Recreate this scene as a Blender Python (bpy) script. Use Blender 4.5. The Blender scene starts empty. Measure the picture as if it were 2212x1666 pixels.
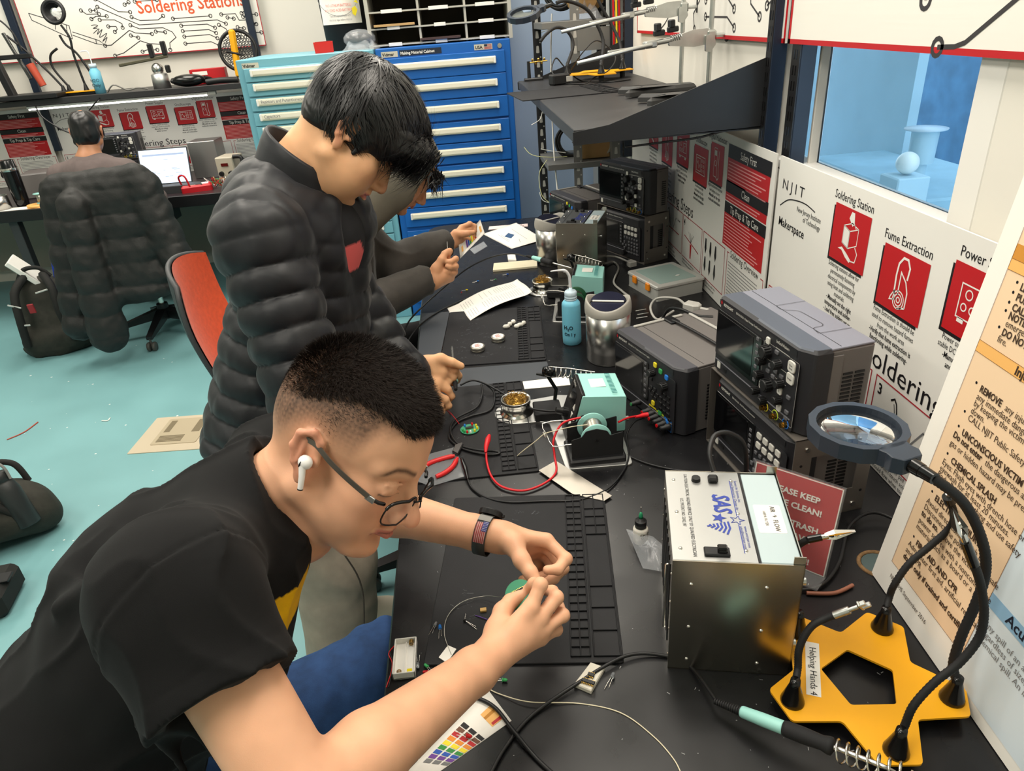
import bpy, bmesh, math, random
import numpy as np
from mathutils import Matrix, Vector, noise as mnoise
random.seed(7); np.random.seed(7)
SC = bpy.context.scene
COL = SC.collection
PI = math.pi

# ---------------------------------------------------------------- camera
CAM_H, FPX = 1.68, 1514.33
def _cam_axes(yaw=0.04308339, pitch=0.48539865, roll=0.07980942):
    f = np.array([math.sin(yaw)*math.cos(pitch), math.cos(yaw)*math.cos(pitch), -math.sin(pitch)])
    r = np.cross(f, [0, 0, 1.0]); r /= np.linalg.norm(r); d = np.cross(f, r)
    c, s = math.cos(roll), math.sin(roll)
    return np.array([c*r + s*d, -s*r + c*d, f])
AX = _cam_axes()
cd = bpy.data.cameras.new('camera'); cam = bpy.data.objects.new('camera', cd); COL.objects.link(cam)
cd.sensor_width = 36.0; cd.lens = 36.0*FPX/2212; cd.clip_start = 0.02
cam.matrix_world = Matrix(((AX[0][0], -AX[1][0], -AX[2][0], 0), (AX[0][1], -AX[1][1], -AX[2][1], 0),
                           (AX[0][2], -AX[1][2], -AX[2][2], CAM_H), (0, 0, 0, 1)))
SC.camera = cam
def ray(px, py): return AX.T @ np.array([(px-1106)/FPX, (py-833)/FPX, 1.0])
def at(px, py, d): r = ray(px, py)*d; return Vector((r[0], r[1], r[2]+CAM_H))
def onz(px, py, z): r = ray(px, py); r = r*((z-CAM_H)/r[2]); return Vector((r[0], r[1], z))
def onx(px, py, x): r = ray(px, py); r = r*(x/r[0]); return Vector((x, r[1], r[2]+CAM_H))
def ony(px, py, y): r = ray(px, py); r = r*(y/r[1]); return Vector((r[0], y, r[2]+CAM_H))

# ---------------------------------------------------------------- daylight outside, room lamps, exposure
W = bpy.data.worlds.new('sky'); SC.world = W; W.use_nodes = True
W.node_tree.nodes['Background'].inputs[0].default_value = (0.74, 0.88, 1.0, 1)
W.node_tree.nodes['Background'].inputs[1].default_value = 3.0
def area(name, loc, rot, sx, sy, power, color):
    l = bpy.data.lights.new(name, 'AREA'); l.shape = 'RECTANGLE'; l.size = sx; l.size_y = sy; l.energy = power; l.color = color
    o = bpy.data.objects.new(name, l); COL.objects.link(o); o.location = loc; o.rotation_euler = rot; return o
WARM = (1.0, 0.925, 0.815)
LAMPS = [(-0.9, 0.1), (-0.9, 2.2), (-0.9, 4.3), (-3.2, 0.1), (-3.2, 2.2), (-3.2, 4.3), (-2.2, 5.0), (0.35, 1.2), (0.35, 3.4)]  # the out-of-row one by the back wall is added to brighten it
for i, (x, y) in enumerate(LAMPS):
    area('ceiling_and_fill_lamp', (x, y, 2.93), (0, 0, 0), 0.6, 1.2, 21, WARM)
SC.view_settings.view_transform = 'Standard'; SC.view_settings.look = 'None'
SC.view_settings.exposure = 0.5; SC.view_settings.gamma = 1.0
SC.view_settings.use_curve_mapping = False
SC.cycles.use_denoising = True; SC.cycles.max_bounces = 8; SC.cycles.caustics_reflective = False; SC.cycles.caustics_refractive = False
SC.cycles.transparent_max_bounces = 12

# ---------------------------------------------------------------- materials
def lin(c):
    return tuple((x/255/12.92 if x/255 <= 0.04045 else ((x/255+0.055)/1.055)**2.4) for x in c)
MATS = {}
def mat(name, rgb, rough=0.5, metal=0.0, spec=0.5, noise=None, bump=None, emit=0, alpha=1, trans=0, ior=1.45, aniso=0, coat=0, sss=0, attr=None, sheen=0):
    """principled material; noise=(scale, amount, stretch) mottles the colour, bump=(scale, strength, stretch)"""
    if name in MATS: return MATS[name]
    m = bpy.data.materials.new(name); m.use_nodes = True; MATS[name] = m
    nt = m.node_tree; b = nt.nodes['Principled BSDF']; I = b.inputs
    c = lin(rgb)
    I['Base Color'].default_value = (*c, 1); I['Roughness'].default_value = rough; I['Metallic'].default_value = metal
    I['Specular IOR Level'].default_value = spec; I['IOR'].default_value = ior
    I['Alpha'].default_value = alpha; I['Transmission Weight'].default_value = trans
    I['Anisotropic'].default_value = aniso; I['Coat Weight'].default_value = coat
    if sss: I['Subsurface Weight'].default_value = sss; I['Subsurface Radius'].default_value = (0.9, 0.3, 0.15); I['Subsurface Scale'].default_value = 0.006
    if sheen: I['Sheen Weight'].default_value = sheen; I['Sheen Roughness'].default_value = 0.4
    if emit: I['Emission Color'].default_value = (*c, 1); I['Emission Strength'].default_value = emit
    def coords(stretch):
        tc = nt.nodes.new('ShaderNodeTexCoord'); mp = nt.nodes.new('ShaderNodeMapping')
        nt.links.new(tc.outputs['Object'], mp.inputs[0]); mp.inputs['Scale'].default_value = stretch; return mp.outputs[0]
    src = None
    if attr:
        a = nt.nodes.new('ShaderNodeAttribute'); a.attribute_name = attr; src = a.outputs['Color']; nt.links.new(src, I['Base Color'])
    if noise:
        n = nt.nodes.new('ShaderNodeTexNoise'); n.inputs['Scale'].default_value = noise[0]; n.inputs['Detail'].default_value = 5
        nt.links.new(coords(noise[2] if len(noise) > 2 else (1, 1, 1)), n.inputs['Vector'])
        r = nt.nodes.new('ShaderNodeMapRange'); r.inputs[1].default_value = .3; r.inputs[2].default_value = .7
        r.inputs[3].default_value = 1-noise[1]; r.inputs[4].default_value = 1+noise[1]
        nt.links.new(n.outputs['Fac'], r.inputs[0])
        mx = nt.nodes.new('ShaderNodeVectorMath'); mx.operation = 'SCALE'
        if src is None: mx.inputs[0].default_value = c
        else: nt.links.new(src, mx.inputs[0])
        nt.links.new(r.outputs[0], mx.inputs['Scale']); nt.links.new(mx.outputs[0], I['Base Color'])
        if len(noise) > 3:
            r2 = nt.nodes.new('ShaderNodeMapRange'); r2.inputs[1].default_value = .3; r2.inputs[2].default_value = .7
            r2.inputs[3].default_value = max(0.02, rough-noise[3]); r2.inputs[4].default_value = min(1, rough+noise[3])
            nt.links.new(n.outputs['Fac'], r2.inputs[0]); nt.links.new(r2.outputs[0], I['Roughness'])
    if bump:
        n = nt.nodes.new('ShaderNodeTexNoise'); n.inputs['Scale'].default_value = bump[0]; n.inputs['Detail'].default_value = 4
        nt.links.new(coords(bump[2] if len(bump) > 2 else (1, 1, 1)), n.inputs['Vector'])
        bp = nt.nodes.new('ShaderNodeBump'); bp.inputs['Strength'].default_value = bump[1]; bp.inputs['Distance'].default_value = bump[3] if len(bump) > 3 else 0.002
        nt.links.new(n.outputs['Fac'], bp.inputs['Height']); nt.links.new(bp.outputs[0], I['Normal'])
    return m
def M(k): return MATS[k]
mat('black', (20, 20, 22), .45); mat('black_gloss', (14, 14, 15), .18); mat('black_matte', (26, 26, 28), .8); mat('rubber', (22, 22, 24), .65, bump=(300, .15))
mat('white', (232, 230, 224), .5); mat('paper', (240, 236, 228), .7); mat('red', (186, 22, 30), .45); mat('ink', (18, 16, 20), .5); mat('grey_ink', (120, 120, 122), .6)
mat('redline', (170, 30, 45), .5); mat('steel', (190, 188, 184), .27, 1); mat('chrome', (215, 212, 205), .2, 1)
mat('brushed', (186, 180, 168), .27, 1, bump=(30, .05, (.03, 1, 1), .0006)); mat('alu', (186, 186, 184), .42, 1); mat('zinc', (196, 197, 194), .33, 1, noise=(30, .08))
mat('brass', (166, 130, 62), .3, 1); mat('gold', (205, 165, 80), .25, 1); mat('teal', (156, 214, 206), .45); mat('orange', (232, 136, 24), .4)
mat('yellow', (236, 168, 22), .38, noise=(6, .05)); mat('green', (40, 150, 90), .4); mat('blue', (40, 90, 190), .4); mat('lime', (190, 210, 60), .4)
mat('instr', (74, 74, 80), .5, bump=(900, .06)); mat('instr_side', (108, 104, 102), .5, bump=(900, .06)); mat('instr_top', (128, 130, 142), .5, bump=(900, .06)); mat('instr_dark', (40, 40, 44), .5)
mat('panel', (34, 34, 38), .5); mat('screen', (10, 10, 12), .08); mat('key', (92, 92, 96), .5); mat('key_light', (210, 208, 200), .5); mat('knob', (24, 24, 26), .5)
mat('rack', (118, 112, 106), .42, .5, noise=(8, .06)); mat('cream', (232, 222, 192), .5); mat('offwhite', (222, 220, 212), .55); mat('grey', (128, 126, 122), .5); mat('lgrey', (176, 174, 168), .5)
mat('glass', (245, 250, 255), .02, trans=1, ior=1.45); mat('clear', (235, 238, 240), .12, trans=.9, ior=1.2, alpha=.75); mat('film', (220, 224, 230), .12, alpha=.22, spec=.8)
mat('navy', (22, 34, 52), .45); mat('rope', (214, 204, 176), .5); mat('solder', (176, 172, 162), .3, 1)
mat('ledred', (200, 24, 30), .25); mat('ledgreen', (60, 160, 90), .25); mat('ledyellow', (228, 208, 40), .25); mat('ledblue', (40, 120, 210), .25); mat('ledclear', (200, 205, 210), .1, trans=.7)

# ---------------------------------------------------------------- mesh helpers
def V(*a): return Vector(a)
def frame(o, x, y=None, z=None):
    """matrix with origin o, x axis and (y or z) hints"""
    x = Vector(x).normalized()
    if z is not None:
        z = Vector(z); z = (z - x*z.dot(x)).normalized(); y = z.cross(x)
    else:
        y = Vector(y); y = (y - x*y.dot(x)).normalized(); z = x.cross(y)
    m = Matrix.Identity(4)
    for i in range(3): m[i][0], m[i][1], m[i][2], m[i][3] = x[i], y[i], z[i], o[i]
    return m
def zframe(o, z, x=(1, 0, 0)):
    z = Vector(z).normalized(); x = Vector(x)
    if abs(x.normalized().dot(z)) > .98: x = Vector((0, 1, 0))
    x = (x - z*x.dot(z)).normalized(); y = z.cross(x)
    m = Matrix.Identity(4)
    for i in range(3): m[i][0], m[i][1], m[i][2], m[i][3] = x[i], y[i], z[i], o[i]
    return m
def Tm(x, y, z): return Matrix.Translation((x, y, z))
def Rz(a): return Matrix.Rotation(math.radians(a), 4, 'Z')
def Rx(a): return Matrix.Rotation(math.radians(a), 4, 'X')
def Ry(a): return Matrix.Rotation(math.radians(a), 4, 'Y')
def cr(pts, n=8, closed=False):
    """Catmull-Rom through pts"""
    P = [Vector(p) for p in pts]; out = []
    N = len(P); segs = N if closed else N-1
    for i in range(segs):
        g = lambda k: P[k % N] if closed else P[min(max(k, 0), N-1)]
        p0, p1, p2, p3 = g(i-1), g(i), g(i+1), g(i+2)
        for j in range(n):
            t = j/n
            out.append(.5*((2*p1)+(p2-p0)*t+(2*p0-5*p1+4*p2-p3)*t*t+(3*p1-p0-3*p2+p3)*t**3))
    if not closed: out.append(P[-1])
    return out
def rpoly(pts, r, n=5):
    """2D polygon with rounded corners"""
    out = []; N = len(pts)
    for i in range(N):
        p = Vector(pts[i][:2]); a = Vector(pts[i-1][:2])-p; b = Vector(pts[(i+1) % N][:2])-p
        rr = r[i] if isinstance(r, (list, tuple)) else r
        la, lb = a.length, b.length; a.normalize(); b.normalize()
        ang = math.acos(max(-1, min(1, a.dot(b))))
        if rr <= 0 or ang > 3.1: out.append((p.x, p.y)); continue
        t = min(rr/math.tan(ang/2), la*.49, lb*.49)
        s, e = p+a*t, p+b*t
        for k in range(n+1):
            u = k/n; q = s*(1-u)**2+p*2*u*(1-u)+e*u*u; out.append((q.x, q.y))
    return out
def rrect(w, h, r, n=5, cx=0, cy=0):
    return rpoly([(cx-w/2, cy-h/2), (cx+w/2, cy-h/2), (cx+w/2, cy+h/2), (cx-w/2, cy+h/2)], r, n)
def circ(r, n=24, cx=0, cy=0, ry=None):
    return [(cx+r*math.cos(2*PI*i/n), cy+(ry or r)*math.sin(2*PI*i/n)) for i in range(n)]

class MB:
    def __init__(s, M0=None): s.v = []; s.f = []; s.m = []; s.s = []; s.M = M0 or Matrix.Identity(4)
    def add(s, vs, fs, mi=0, sm=False, M=None):
        k = len(s.v); X = s.M @ M if M is not None else s.M
        s.v += [X @ Vector(v) for v in vs]
        for f in fs: s.f.append([k+i for i in f]); s.m.append(mi); s.s.append(sm)
        return s
    def box(s, c, d, b=0, mi=0, M=None):
        """box centred at c with size d and chamfer b"""
        x, y, z = d[0]/2, d[1]/2, d[2]/2; C = Vector(c)
        b = min(b, x*.95, y*.95, z*.95)
        if b <= 0:
            vs = [C+V(i*x, j*y, k*z) for i in (-1, 1) for j in (-1, 1) for k in (-1, 1)]
            return s.add(vs, [(0, 1, 3, 2), (4, 6, 7, 5), (0, 4, 5, 1), (2, 3, 7, 6), (0, 2, 6, 4), (1, 5, 7, 3)], mi, False, M)
        vs = []; ix = {}
        for i in (-1, 1):
            for j in (-1, 1):
                for k in (-1, 1):
                    for a in range(3):
                        p = [i*(x-b), j*(y-b), k*(z-b)]; p[a] = (i*x, j*y, k*z)[a]
                        ix[i, j, k, a] = len(vs); vs.append(C+V(*p))
        fs = []
        for a in range(3):
            u, w = [t for t in range(3) if t != a]
            for sg in (-1, 1):
                q = []
                for su, sw in ((-1, -1), (1, -1), (1, 1), (-1, 1)):
                    t = [0, 0, 0]; t[a] = sg; t[u] = su; t[w] = sw; q.append(ix[(*t, a)])
                fs.append(q)
            for su in (-1, 1):
                for sw in (-1, 1):
                    t = [0, 0, 0]; t[u] = su; t[w] = sw; t[a] = -1; t2 = list(t); t2[a] = 1
                    fs.append([ix[(*t, u)], ix[(*t2, u)], ix[(*t2, w)], ix[(*t, w)]])
        for i in (-1, 1):
            for j in (-1, 1):
                for k in (-1, 1): fs.append([ix[i, j, k, a] for a in range(3)])
        return s.add(vs, fs, mi, False, M)
    def prism(s, poly, z0, z1, b=0, mi=0, M=None, sm=False, top=None, hole=None):
        """polygon extruded along z, optional chamfer b at the top, top=scale of the top outline, hole=inner outline with as many points"""
        n = len(poly); vs = []; fs = []
        def ring(pl, z): k = len(vs); vs.extend(V(p[0], p[1], z) for p in pl); return k
        def side(a, c, nn):
            for i in range(nn): fs.append((a+i, a+(i+1) % nn, c+(i+1) % nn, c+i))
        cx = sum(p[0] for p in poly)/n; cy = sum(p[1] for p in poly)/n
        def inset(pl, d):
            o = []
            for i in range(n):
                a = Vector(pl[i-1]); p = Vector(pl[i]); c = Vector(pl[(i+1) % n])
                e = (p-a); g = (c-p)
                e = e.normalized() if e.length > 1e-9 else g.normalized(); g = g.normalized() if g.length > 1e-9 else e
                nn = Vector((-(e.y+g.y), e.x+g.x)); nn = nn.normalized() if nn.length > 1e-9 else Vector((0, 0))
                o.append((p.x+nn.x*d, p.y+nn.y*d))
            return o
        tp = poly if top is None else [(cx+(p[0]-cx)*top, cy+(p[1]-cy)*top) for p in poly]
        a = ring(poly, z0)
        if b > 0:
            ar = sum(poly[i-1][0]*poly[i][1]-poly[i][0]*poly[i-1][1] for i in range(n))
            c = ring(tp, z1-b); t = ring(inset(tp, b if ar > 0 else -b), z1); side(a, c, n); side(c, t, n)
        else:
            t = ring(tp, z1); side(a, t, n)
        if hole:
            h0 = ring(hole, z0); h1 = ring(hole, z1); side(h1, h0, n)
            for i in range(n):
                j = (i+1) % n; fs.append((t+i, t+j, h1+j, h1+i)); fs.append((a+j, a+i, h0+i, h0+j))
        else:
            fs.append(list(range(t, t+n))); fs.append(list(range(a+n-1, a-1, -1)))
        return s.add(vs, fs, mi, sm, M)
    def cyl(s, p0, p1, r0, r1=None, n=20, mi=0, sm=True, cap=True):
        p0 = Vector(p0); p1 = Vector(p1); r1 = r0 if r1 is None else r1
        F = zframe(p0, p1-p0); L = (p1-p0).length; vs = []
        for z, r in ((0, r0), (L, r1)):
            for i in range(n): a = 2*PI*i/n; vs.append(F @ V(r*math.cos(a), r*math.sin(a), z))
        s.add(vs, [(i, (i+1) % n, n+(i+1) % n, n+i) for i in range(n)], mi, sm)
        if cap: s.add(vs, [list(range(n-1, -1, -1)), list(range(n, 2*n))], mi, False)
        return s
    def tube(s, pts, r, n=8, mi=0, closed=False, cap=True):
        P = [Vector(p) for p in pts]; N = len(P); vs = []; x = None
        for i in range(N):
            if closed: t = P[(i+1) % N]-P[i-1]
            else: t = P[min(i+1, N-1)]-P[max(i-1, 0)]
            t = t.normalized() if t.length > 1e-9 else V(0, 0, 1)
            if x is None: x = zframe((0, 0, 0), t).to_3x3().col[0]
            x = (x-t*x.dot(t)); x = x.normalized() if x.length > 1e-6 else zframe((0, 0, 0), t).to_3x3().col[0]
            y = t.cross(x); rr = r[i] if isinstance(r, (list, tuple)) else r
            for k in range(n): a = 2*PI*k/n; vs.append(P[i]+x*(rr*math.cos(a))+y*(rr*math.sin(a)))
        fs = []
        for i in range(N if closed else N-1):
            j = (i+1) % N
            for k in range(n): fs.append((i*n+k, i*n+(k+1) % n, j*n+(k+1) % n, j*n+k))
        s.add(vs, fs, mi, True)
        if cap and not closed: s.add(vs, [list(range(n-1, -1, -1)), list(range((N-1)*n, N*n))], mi, False)
        return s
    def lathe(s, prof, F=None, n=28, mi=0, sm=True):
        """profile [(r, z)...] turned about z of frame F; runs sharp where a point repeats"""
        vs = []; fs = []; N = len(prof)
        for r, z in prof:
            for k in range(n): a = 2*PI*k/n; vs.append(V(r*math.cos(a), r*math.sin(a), z))
        for i in range(N-1):
            if prof[i] == prof[i+1]: continue
            for k in range(n): fs.append((i*n+k, i*n+(k+1) % n, (i+1)*n+(k+1) % n, (i+1)*n+k))
        return s.add(vs, fs, mi, sm, F)
    def ell(s, c, r, F=None, n=16, mi=0):
        r = (r, r, r) if not isinstance(r, (tuple, list)) else r; vs = []; fs = []; h = n//2
        for i in range(h+1):
            t = PI*i/h
            for k in range(n): a = 2*PI*k/n; vs.append(V(c[0]+r[0]*math.sin(t)*math.cos(a), c[1]+r[1]*math.sin(t)*math.sin(a), c[2]+r[2]*math.cos(t)))
        for i in range(h):
            for k in range(n): fs.append((i*n+k, (i+1)*n+k, (i+1)*n+(k+1) % n, i*n+(k+1) % n))
        return s.add(vs, fs, mi, True, F)
    def quad(s, a, b, c, d, mi=0, M=None): return s.add([a, b, c, d], [(0, 1, 2, 3)], mi, False, M)
    def torus(s, R, r, F=None, n=28, m=8, mi=0, a0=0, a1=2*PI):
        full = abs(a1-a0-2*PI) < 1e-6; k = n if full else n+1
        pts = [V(R*math.cos(a0+(a1-a0)*i/n), R*math.sin(a0+(a1-a0)*i/n), 0) for i in range(k)]
        if F is not None: pts = [F @ p for p in pts]
        return s.tube(pts, r, m, mi, closed=full)
    # flat drawing in the local xy plane at height z
    def rect(s, x0, y0, x1, y1, z=0, mi=0, M=None): return s.add([(x0, y0, z), (x1, y0, z), (x1, y1, z), (x0, y1, z)], [(0, 1, 2, 3)], mi, False, M)
    def poly(s, pts, z=0, mi=0, M=None): return s.add([(p[0], p[1], z) for p in pts], [list(range(len(pts)))], mi, False, M)
    def line(s, pts, w, z=0, mi=0, closed=False, M=None):
        P = [Vector(p[:2]) for p in pts]; N = len(P); vs = []
        for i in range(N):
            a = P[i-1] if (i > 0 or closed) else P[i]; c = P[(i+1) % N] if (i < N-1 or closed) else P[i]
            e = (P[i]-a); g = (c-P[i])
            e = e.normalized() if e.length > 1e-9 else g.normalized(); g = g.normalized() if g.length > 1e-9 else e
            nn = Vector((-(e.y+g.y), e.x+g.x)); nn = nn.normalized() if nn.length > 1e-6 else Vector((-e.y, e.x))
            k = w/2/max(.5, nn.dot(Vector((-e.y, e.x))))
            vs += [(P[i].x+nn.x*k, P[i].y+nn.y*k, z), (P[i].x-nn.x*k, P[i].y-nn.y*k, z)]
        fs = [(2*i+1, 2*((i+1) % N)+1, 2*((i+1) % N), 2*i) for i in range(N if closed else N-1)]
        return s.add(vs, fs, mi, False, M)
    def disc(s, cx, cy, r, z=0, mi=0, n=18, M=None): return s.poly(circ(r, n, cx, cy), z, mi, M)
    def ring(s, cx, cy, r, w, z=0, mi=0, n=20, M=None): return s.line(circ(r, n, cx, cy), w, z, mi, True, M)
    def build(s, name, mats, parent=None, weld=False):
        me = bpy.data.meshes.new(name)
        me.from_pydata([tuple(v) for v in s.v], [], s.f)
        if not isinstance(mats, (list, tuple)): mats = [mats]
        for m in mats: me.materials.append(MATS[m] if isinstance(m, str) else m)
        if s.f:
            me.polygons.foreach_set('material_index', s.m); me.polygons.foreach_set('use_smooth', s.s)
        me.validate(); me.update()
        if weld:
            bm = bmesh.new(); bm.from_mesh(me); bmesh.ops.remove_doubles(bm, verts=bm.verts, dist=1e-5); bmesh.ops.recalc_face_normals(bm, faces=bm.faces); bm.to_mesh(me); bm.free()
        o = bpy.data.objects.new(name, me); COL.objects.link(o)
        if parent is not None: o.parent = parent
        return o
def tag(o, label=None, cat=None, group=None, kind=None):
    if label: o['label'] = label
    if cat: o['category'] = cat
    if group: o['group'] = group
    if kind: o['kind'] = kind
    return o
def thing(name, label, cat, loc=(0, 0, 0), rz=0, group=None, mtx=None):
    o = bpy.data.objects.new(name, None); COL.objects.link(o); o.empty_display_size = .05
    if mtx is not None: o.matrix_world = mtx
    else: o.location = loc; o.rotation_euler = (0, 0, math.radians(rz))
    return tag(o, label, cat, group)
def copy_tree(o, loc=None, rz=None, label=None, group=None, mtx=None):
    kids = {}
    for c in bpy.data.objects:
        if c.parent is not None: kids.setdefault(c.parent, []).append(c)
    def cp(s, par):
        c = s.copy(); COL.objects.link(c); c.parent = par
        for k in kids.get(s, []): cp(k, c)
        return c
    r = cp(o, None)
    if mtx is not None: r.matrix_world = mtx
    else:
        if loc is not None: r.location = loc
        if rz is not None: r.rotation_euler = (0, 0, math.radians(rz))
    return tag(r, label, None, group)
def struct(name, mb, mats, parent=None):
    o = mb.build(name, mats, parent)
    if parent is None: o['kind'] = 'structure'
    return o

# ---------------------------------------------------------------- lettering (queued, made in one go)
TEXTS = []
def txt(parent, name, s, size, M0, m='ink', align='LEFT', xs=1.0, bold=0.0, shear=0, ls=1.0):
    TEXTS.append((parent, name, s, size, M0, m, align, xs, bold, shear, ls))
def tx(parent, name, s, size, x, y, z=.0006, m='ink', align='LEFT', xs=1.0, bold=0.0, rot=0, shear=0, ls=1.0, base=None):
    X = Tm(x, y, z) @ Rz(rot)
    txt(parent, name, s, size, base @ X if base is not None else X, m, align, xs, bold, shear, ls)
def flush_text():
    objs = []
    for (par, name, s, size, M0, m, align, xs, bold, shear, ls) in TEXTS:
        c = bpy.data.curves.new('t', 'FONT'); c.body = s; c.size = size; c.align_x = align; c.resolution_u = 2
        c.offset = bold*size; c.shear = shear; c.space_line = ls; c.fill_mode = 'FRONT'
        o = bpy.data.objects.new('t', c); COL.objects.link(o); objs.append((o, c))
    bpy.context.view_layer.update(); dg = bpy.context.evaluated_depsgraph_get()
    G = {}
    for (o, c), (par, name, s, size, M0, m, align, xs, bold, shear, ls) in zip(objs, TEXTS):
        me = o.evaluated_get(dg).to_mesh()
        mb = G.setdefault((par, name, m), MB())
        X = M0 @ Matrix.Diagonal((xs, 1, 1, 1))
        mb.add([v.co for v in me.vertices], [list(p.vertices) for p in me.polygons], 0, False, X)
        o.evaluated_get(dg).to_mesh_clear()
    for o, c in objs: bpy.data.objects.remove(o); bpy.data.curves.remove(c)
    for (par, name, m), mb in G.items():
        if mb.f: mb.build(name, m, par)

# ================================================================ the room
TT = 0.76; XW = 0.86
mat('floor', (122, 170, 174), .42, noise=(3, .05, (1, 1, 1), .08)); mat('wall', (226, 222, 212), .7); mat('daylight_tint', (172, 192, 220), .55, noise=(2, .03)); mat('ceil', (230, 228, 222), .8)
mat('outdark', (74, 112, 140), .8, noise=(6, .2)); mat('outlight', (186, 212, 222), .7, noise=(3, .06)); mat('outground', (160, 194, 208), .8, noise=(5, .12))
struct('floor', MB().box((-2.5, 2, -.05), (9, 9, .1)), 'floor')
struct('ceiling', MB().box((-2.5, 2, 3.05), (9, 9, .1)), 'ceil')
struct('wall_back', MB().box((-3.1, 6.0, 1.5), (7.8, .08, 3)), 'wall')
struct('wall_column', MB().box((.66, 5.0, 1.5), (.62, .5, 3), .01), 'daylight_tint')  # pale blue colour stands in for window daylight falling on this wall
struct('wall_left', MB().box((-6.6, 2, 1.5), (.1, 9, 3)), 'wall')
struct('wall_near', MB().box((-2.5, -2.0, 1.5), (9, .1, 3)), 'wall')
wr = MB()      # right wall round the window opening
WY0, WY1, WZ0, WZ1 = 1.13, 1.95, 1.255, 2.35
wr.box((XW+.015, (WY1+6)/2, 1.5), (.03, 6-WY1, 3)); wr.box((XW+.015, (WY0-2)/2, 1.5), (.03, WY0+2, 3))
wr.box((XW+.015, (WY0+WY1)/2, WZ0/2), (.03, WY1-WY0, WZ0)); wr.box((XW+.015, (WY0+WY1)/2, (WZ1+3)/2), (.03, WY1-WY0, 3-WZ1))
struct('wall_right', wr, 'wall')
w1 = struct('window_1', MB().box((XW+.035, WY0+.035, 1.8), (.07, .07, 1.09), .004).box((XW+.055, 1.835, 1.8), (.03, .012, 1.09), .002), 'white')
MB().box((XW+.04, 1.54, WZ0+.015), (.08, .82, .025), .003).build('window_sill', 'white', w1)
MB().box((XW+.065, 1.54, 1.8), (.006, .82, 1.1)).build('window_pane', mat('pane', (222, 236, 244), .01, trans=1, ior=1.05, spec=.5), w1)
struct('wall_outside', MB().box((3.65, 4.5, 1.5), (.1, 9, 5)), 'outdark')
struct('trim_outside', MB().box((2.22, 4.30, 1.5), (.05, 1.62, 5)), 'outlight')
struct('ground_outside', MB().box((2.6, 4.5, .30), (3.2, 9, .1)).box((2.05, 3.15, .62), (.5, 1.0, .6), .01), 'outground')

# wall uprights with slots
def upright(x, y, z0, z1, label, w=.034):
    t = thing('slotted_upright', label, 'shelf upright', (x, y, 0))
    m = MB().box((0, 0, (z0+z1)/2), (.04, w, z1-z0), .002)
    m.build('post', 'navy', t)
    s = MB()
    s.box((-.021, 0, (z0+z1)/2), (.002, w*.92, z1-z0), 0, 1)
    z = z0+.02
    while z < z1-.03:
        s.box((-.0222, -.007, z), (.001, .005, .022)); s.box((-.0222, .007, z), (.001, .005, .022)); z += .036
    s.build('slot_strip', ['black_gloss', 'black'], t)
upright(.84, 1.955, 1.0, 2.2, 'black slotted wall upright holding the near shelf bracket')
upright(.866, 1.850, 1.2, 2.2, 'black slotted wall upright nearest the window glass', .05)
upright(.84, 3.66, 1.0, 2.2, 'black slotted wall upright at the far end of the shelf')

# table
def rounded_top(x0, x1, y0, y1, r):
    return rpoly([(x0, y0), (x1, y0), (x1, y1), (x0, y1)], r, 6)
mat('bench', (23, 23, 25), .3, noise=(9, .25, (1, 1, 1), .07), spec=.45)
t = thing('workbench', 'long black workbench along the window wall', 'workbench', (0, 0, 0))
MB().prism(rounded_top(-.205, .85, .1, 3.55, [.02, .02, .1, .1]), TT-.04, TT, .003).build('worktop', 'bench', t)
for x in (-.12, .78):
    for y in (.35, 1.75, 3.35): MB().box((x, y, .36), (.05, .05, .72), .004).build('leg', 'black', t)
MB().box((.33, .8, .66), (.86, .03, .1)).box((.33, 3.3, .66), (.86, .03, .1)).build('apron', 'black', t)
# scratches, flux residue and clippings lying on the worktop
sc = MB(); R = random.Random(3)
for i in range(260):
    x = R.uniform(-.15, .62); y = R.uniform(.5, 2.2); a = R.uniform(0, PI); l = R.choice((.0012, .0015, .002, .005))
    sc.line([(x, y), (x+l*math.cos(a), y+l*math.sin(a))], R.uniform(.0006, .0014), TT+.0003)
tag(sc.build('bench_specks', mat('speck', (150, 150, 150), .6)), 'tiny pale specks scattered over the black worktop', 'specks', kind='stuff')
t = thing('cable_grommet', 'round cable hole with worn fibreboard rim behind the tilted notice', 'cable hole', (.672, .915, TT))
MB().torus(.032, .004, None, 24, 6).build('rim', mat('fibre', (120, 92, 60), .9, noise=(200, .3)), t)
MB().disc(0, 0, .028, .0008).build('opening', mat('hole', (70, 84, 84), .9), t)

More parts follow.
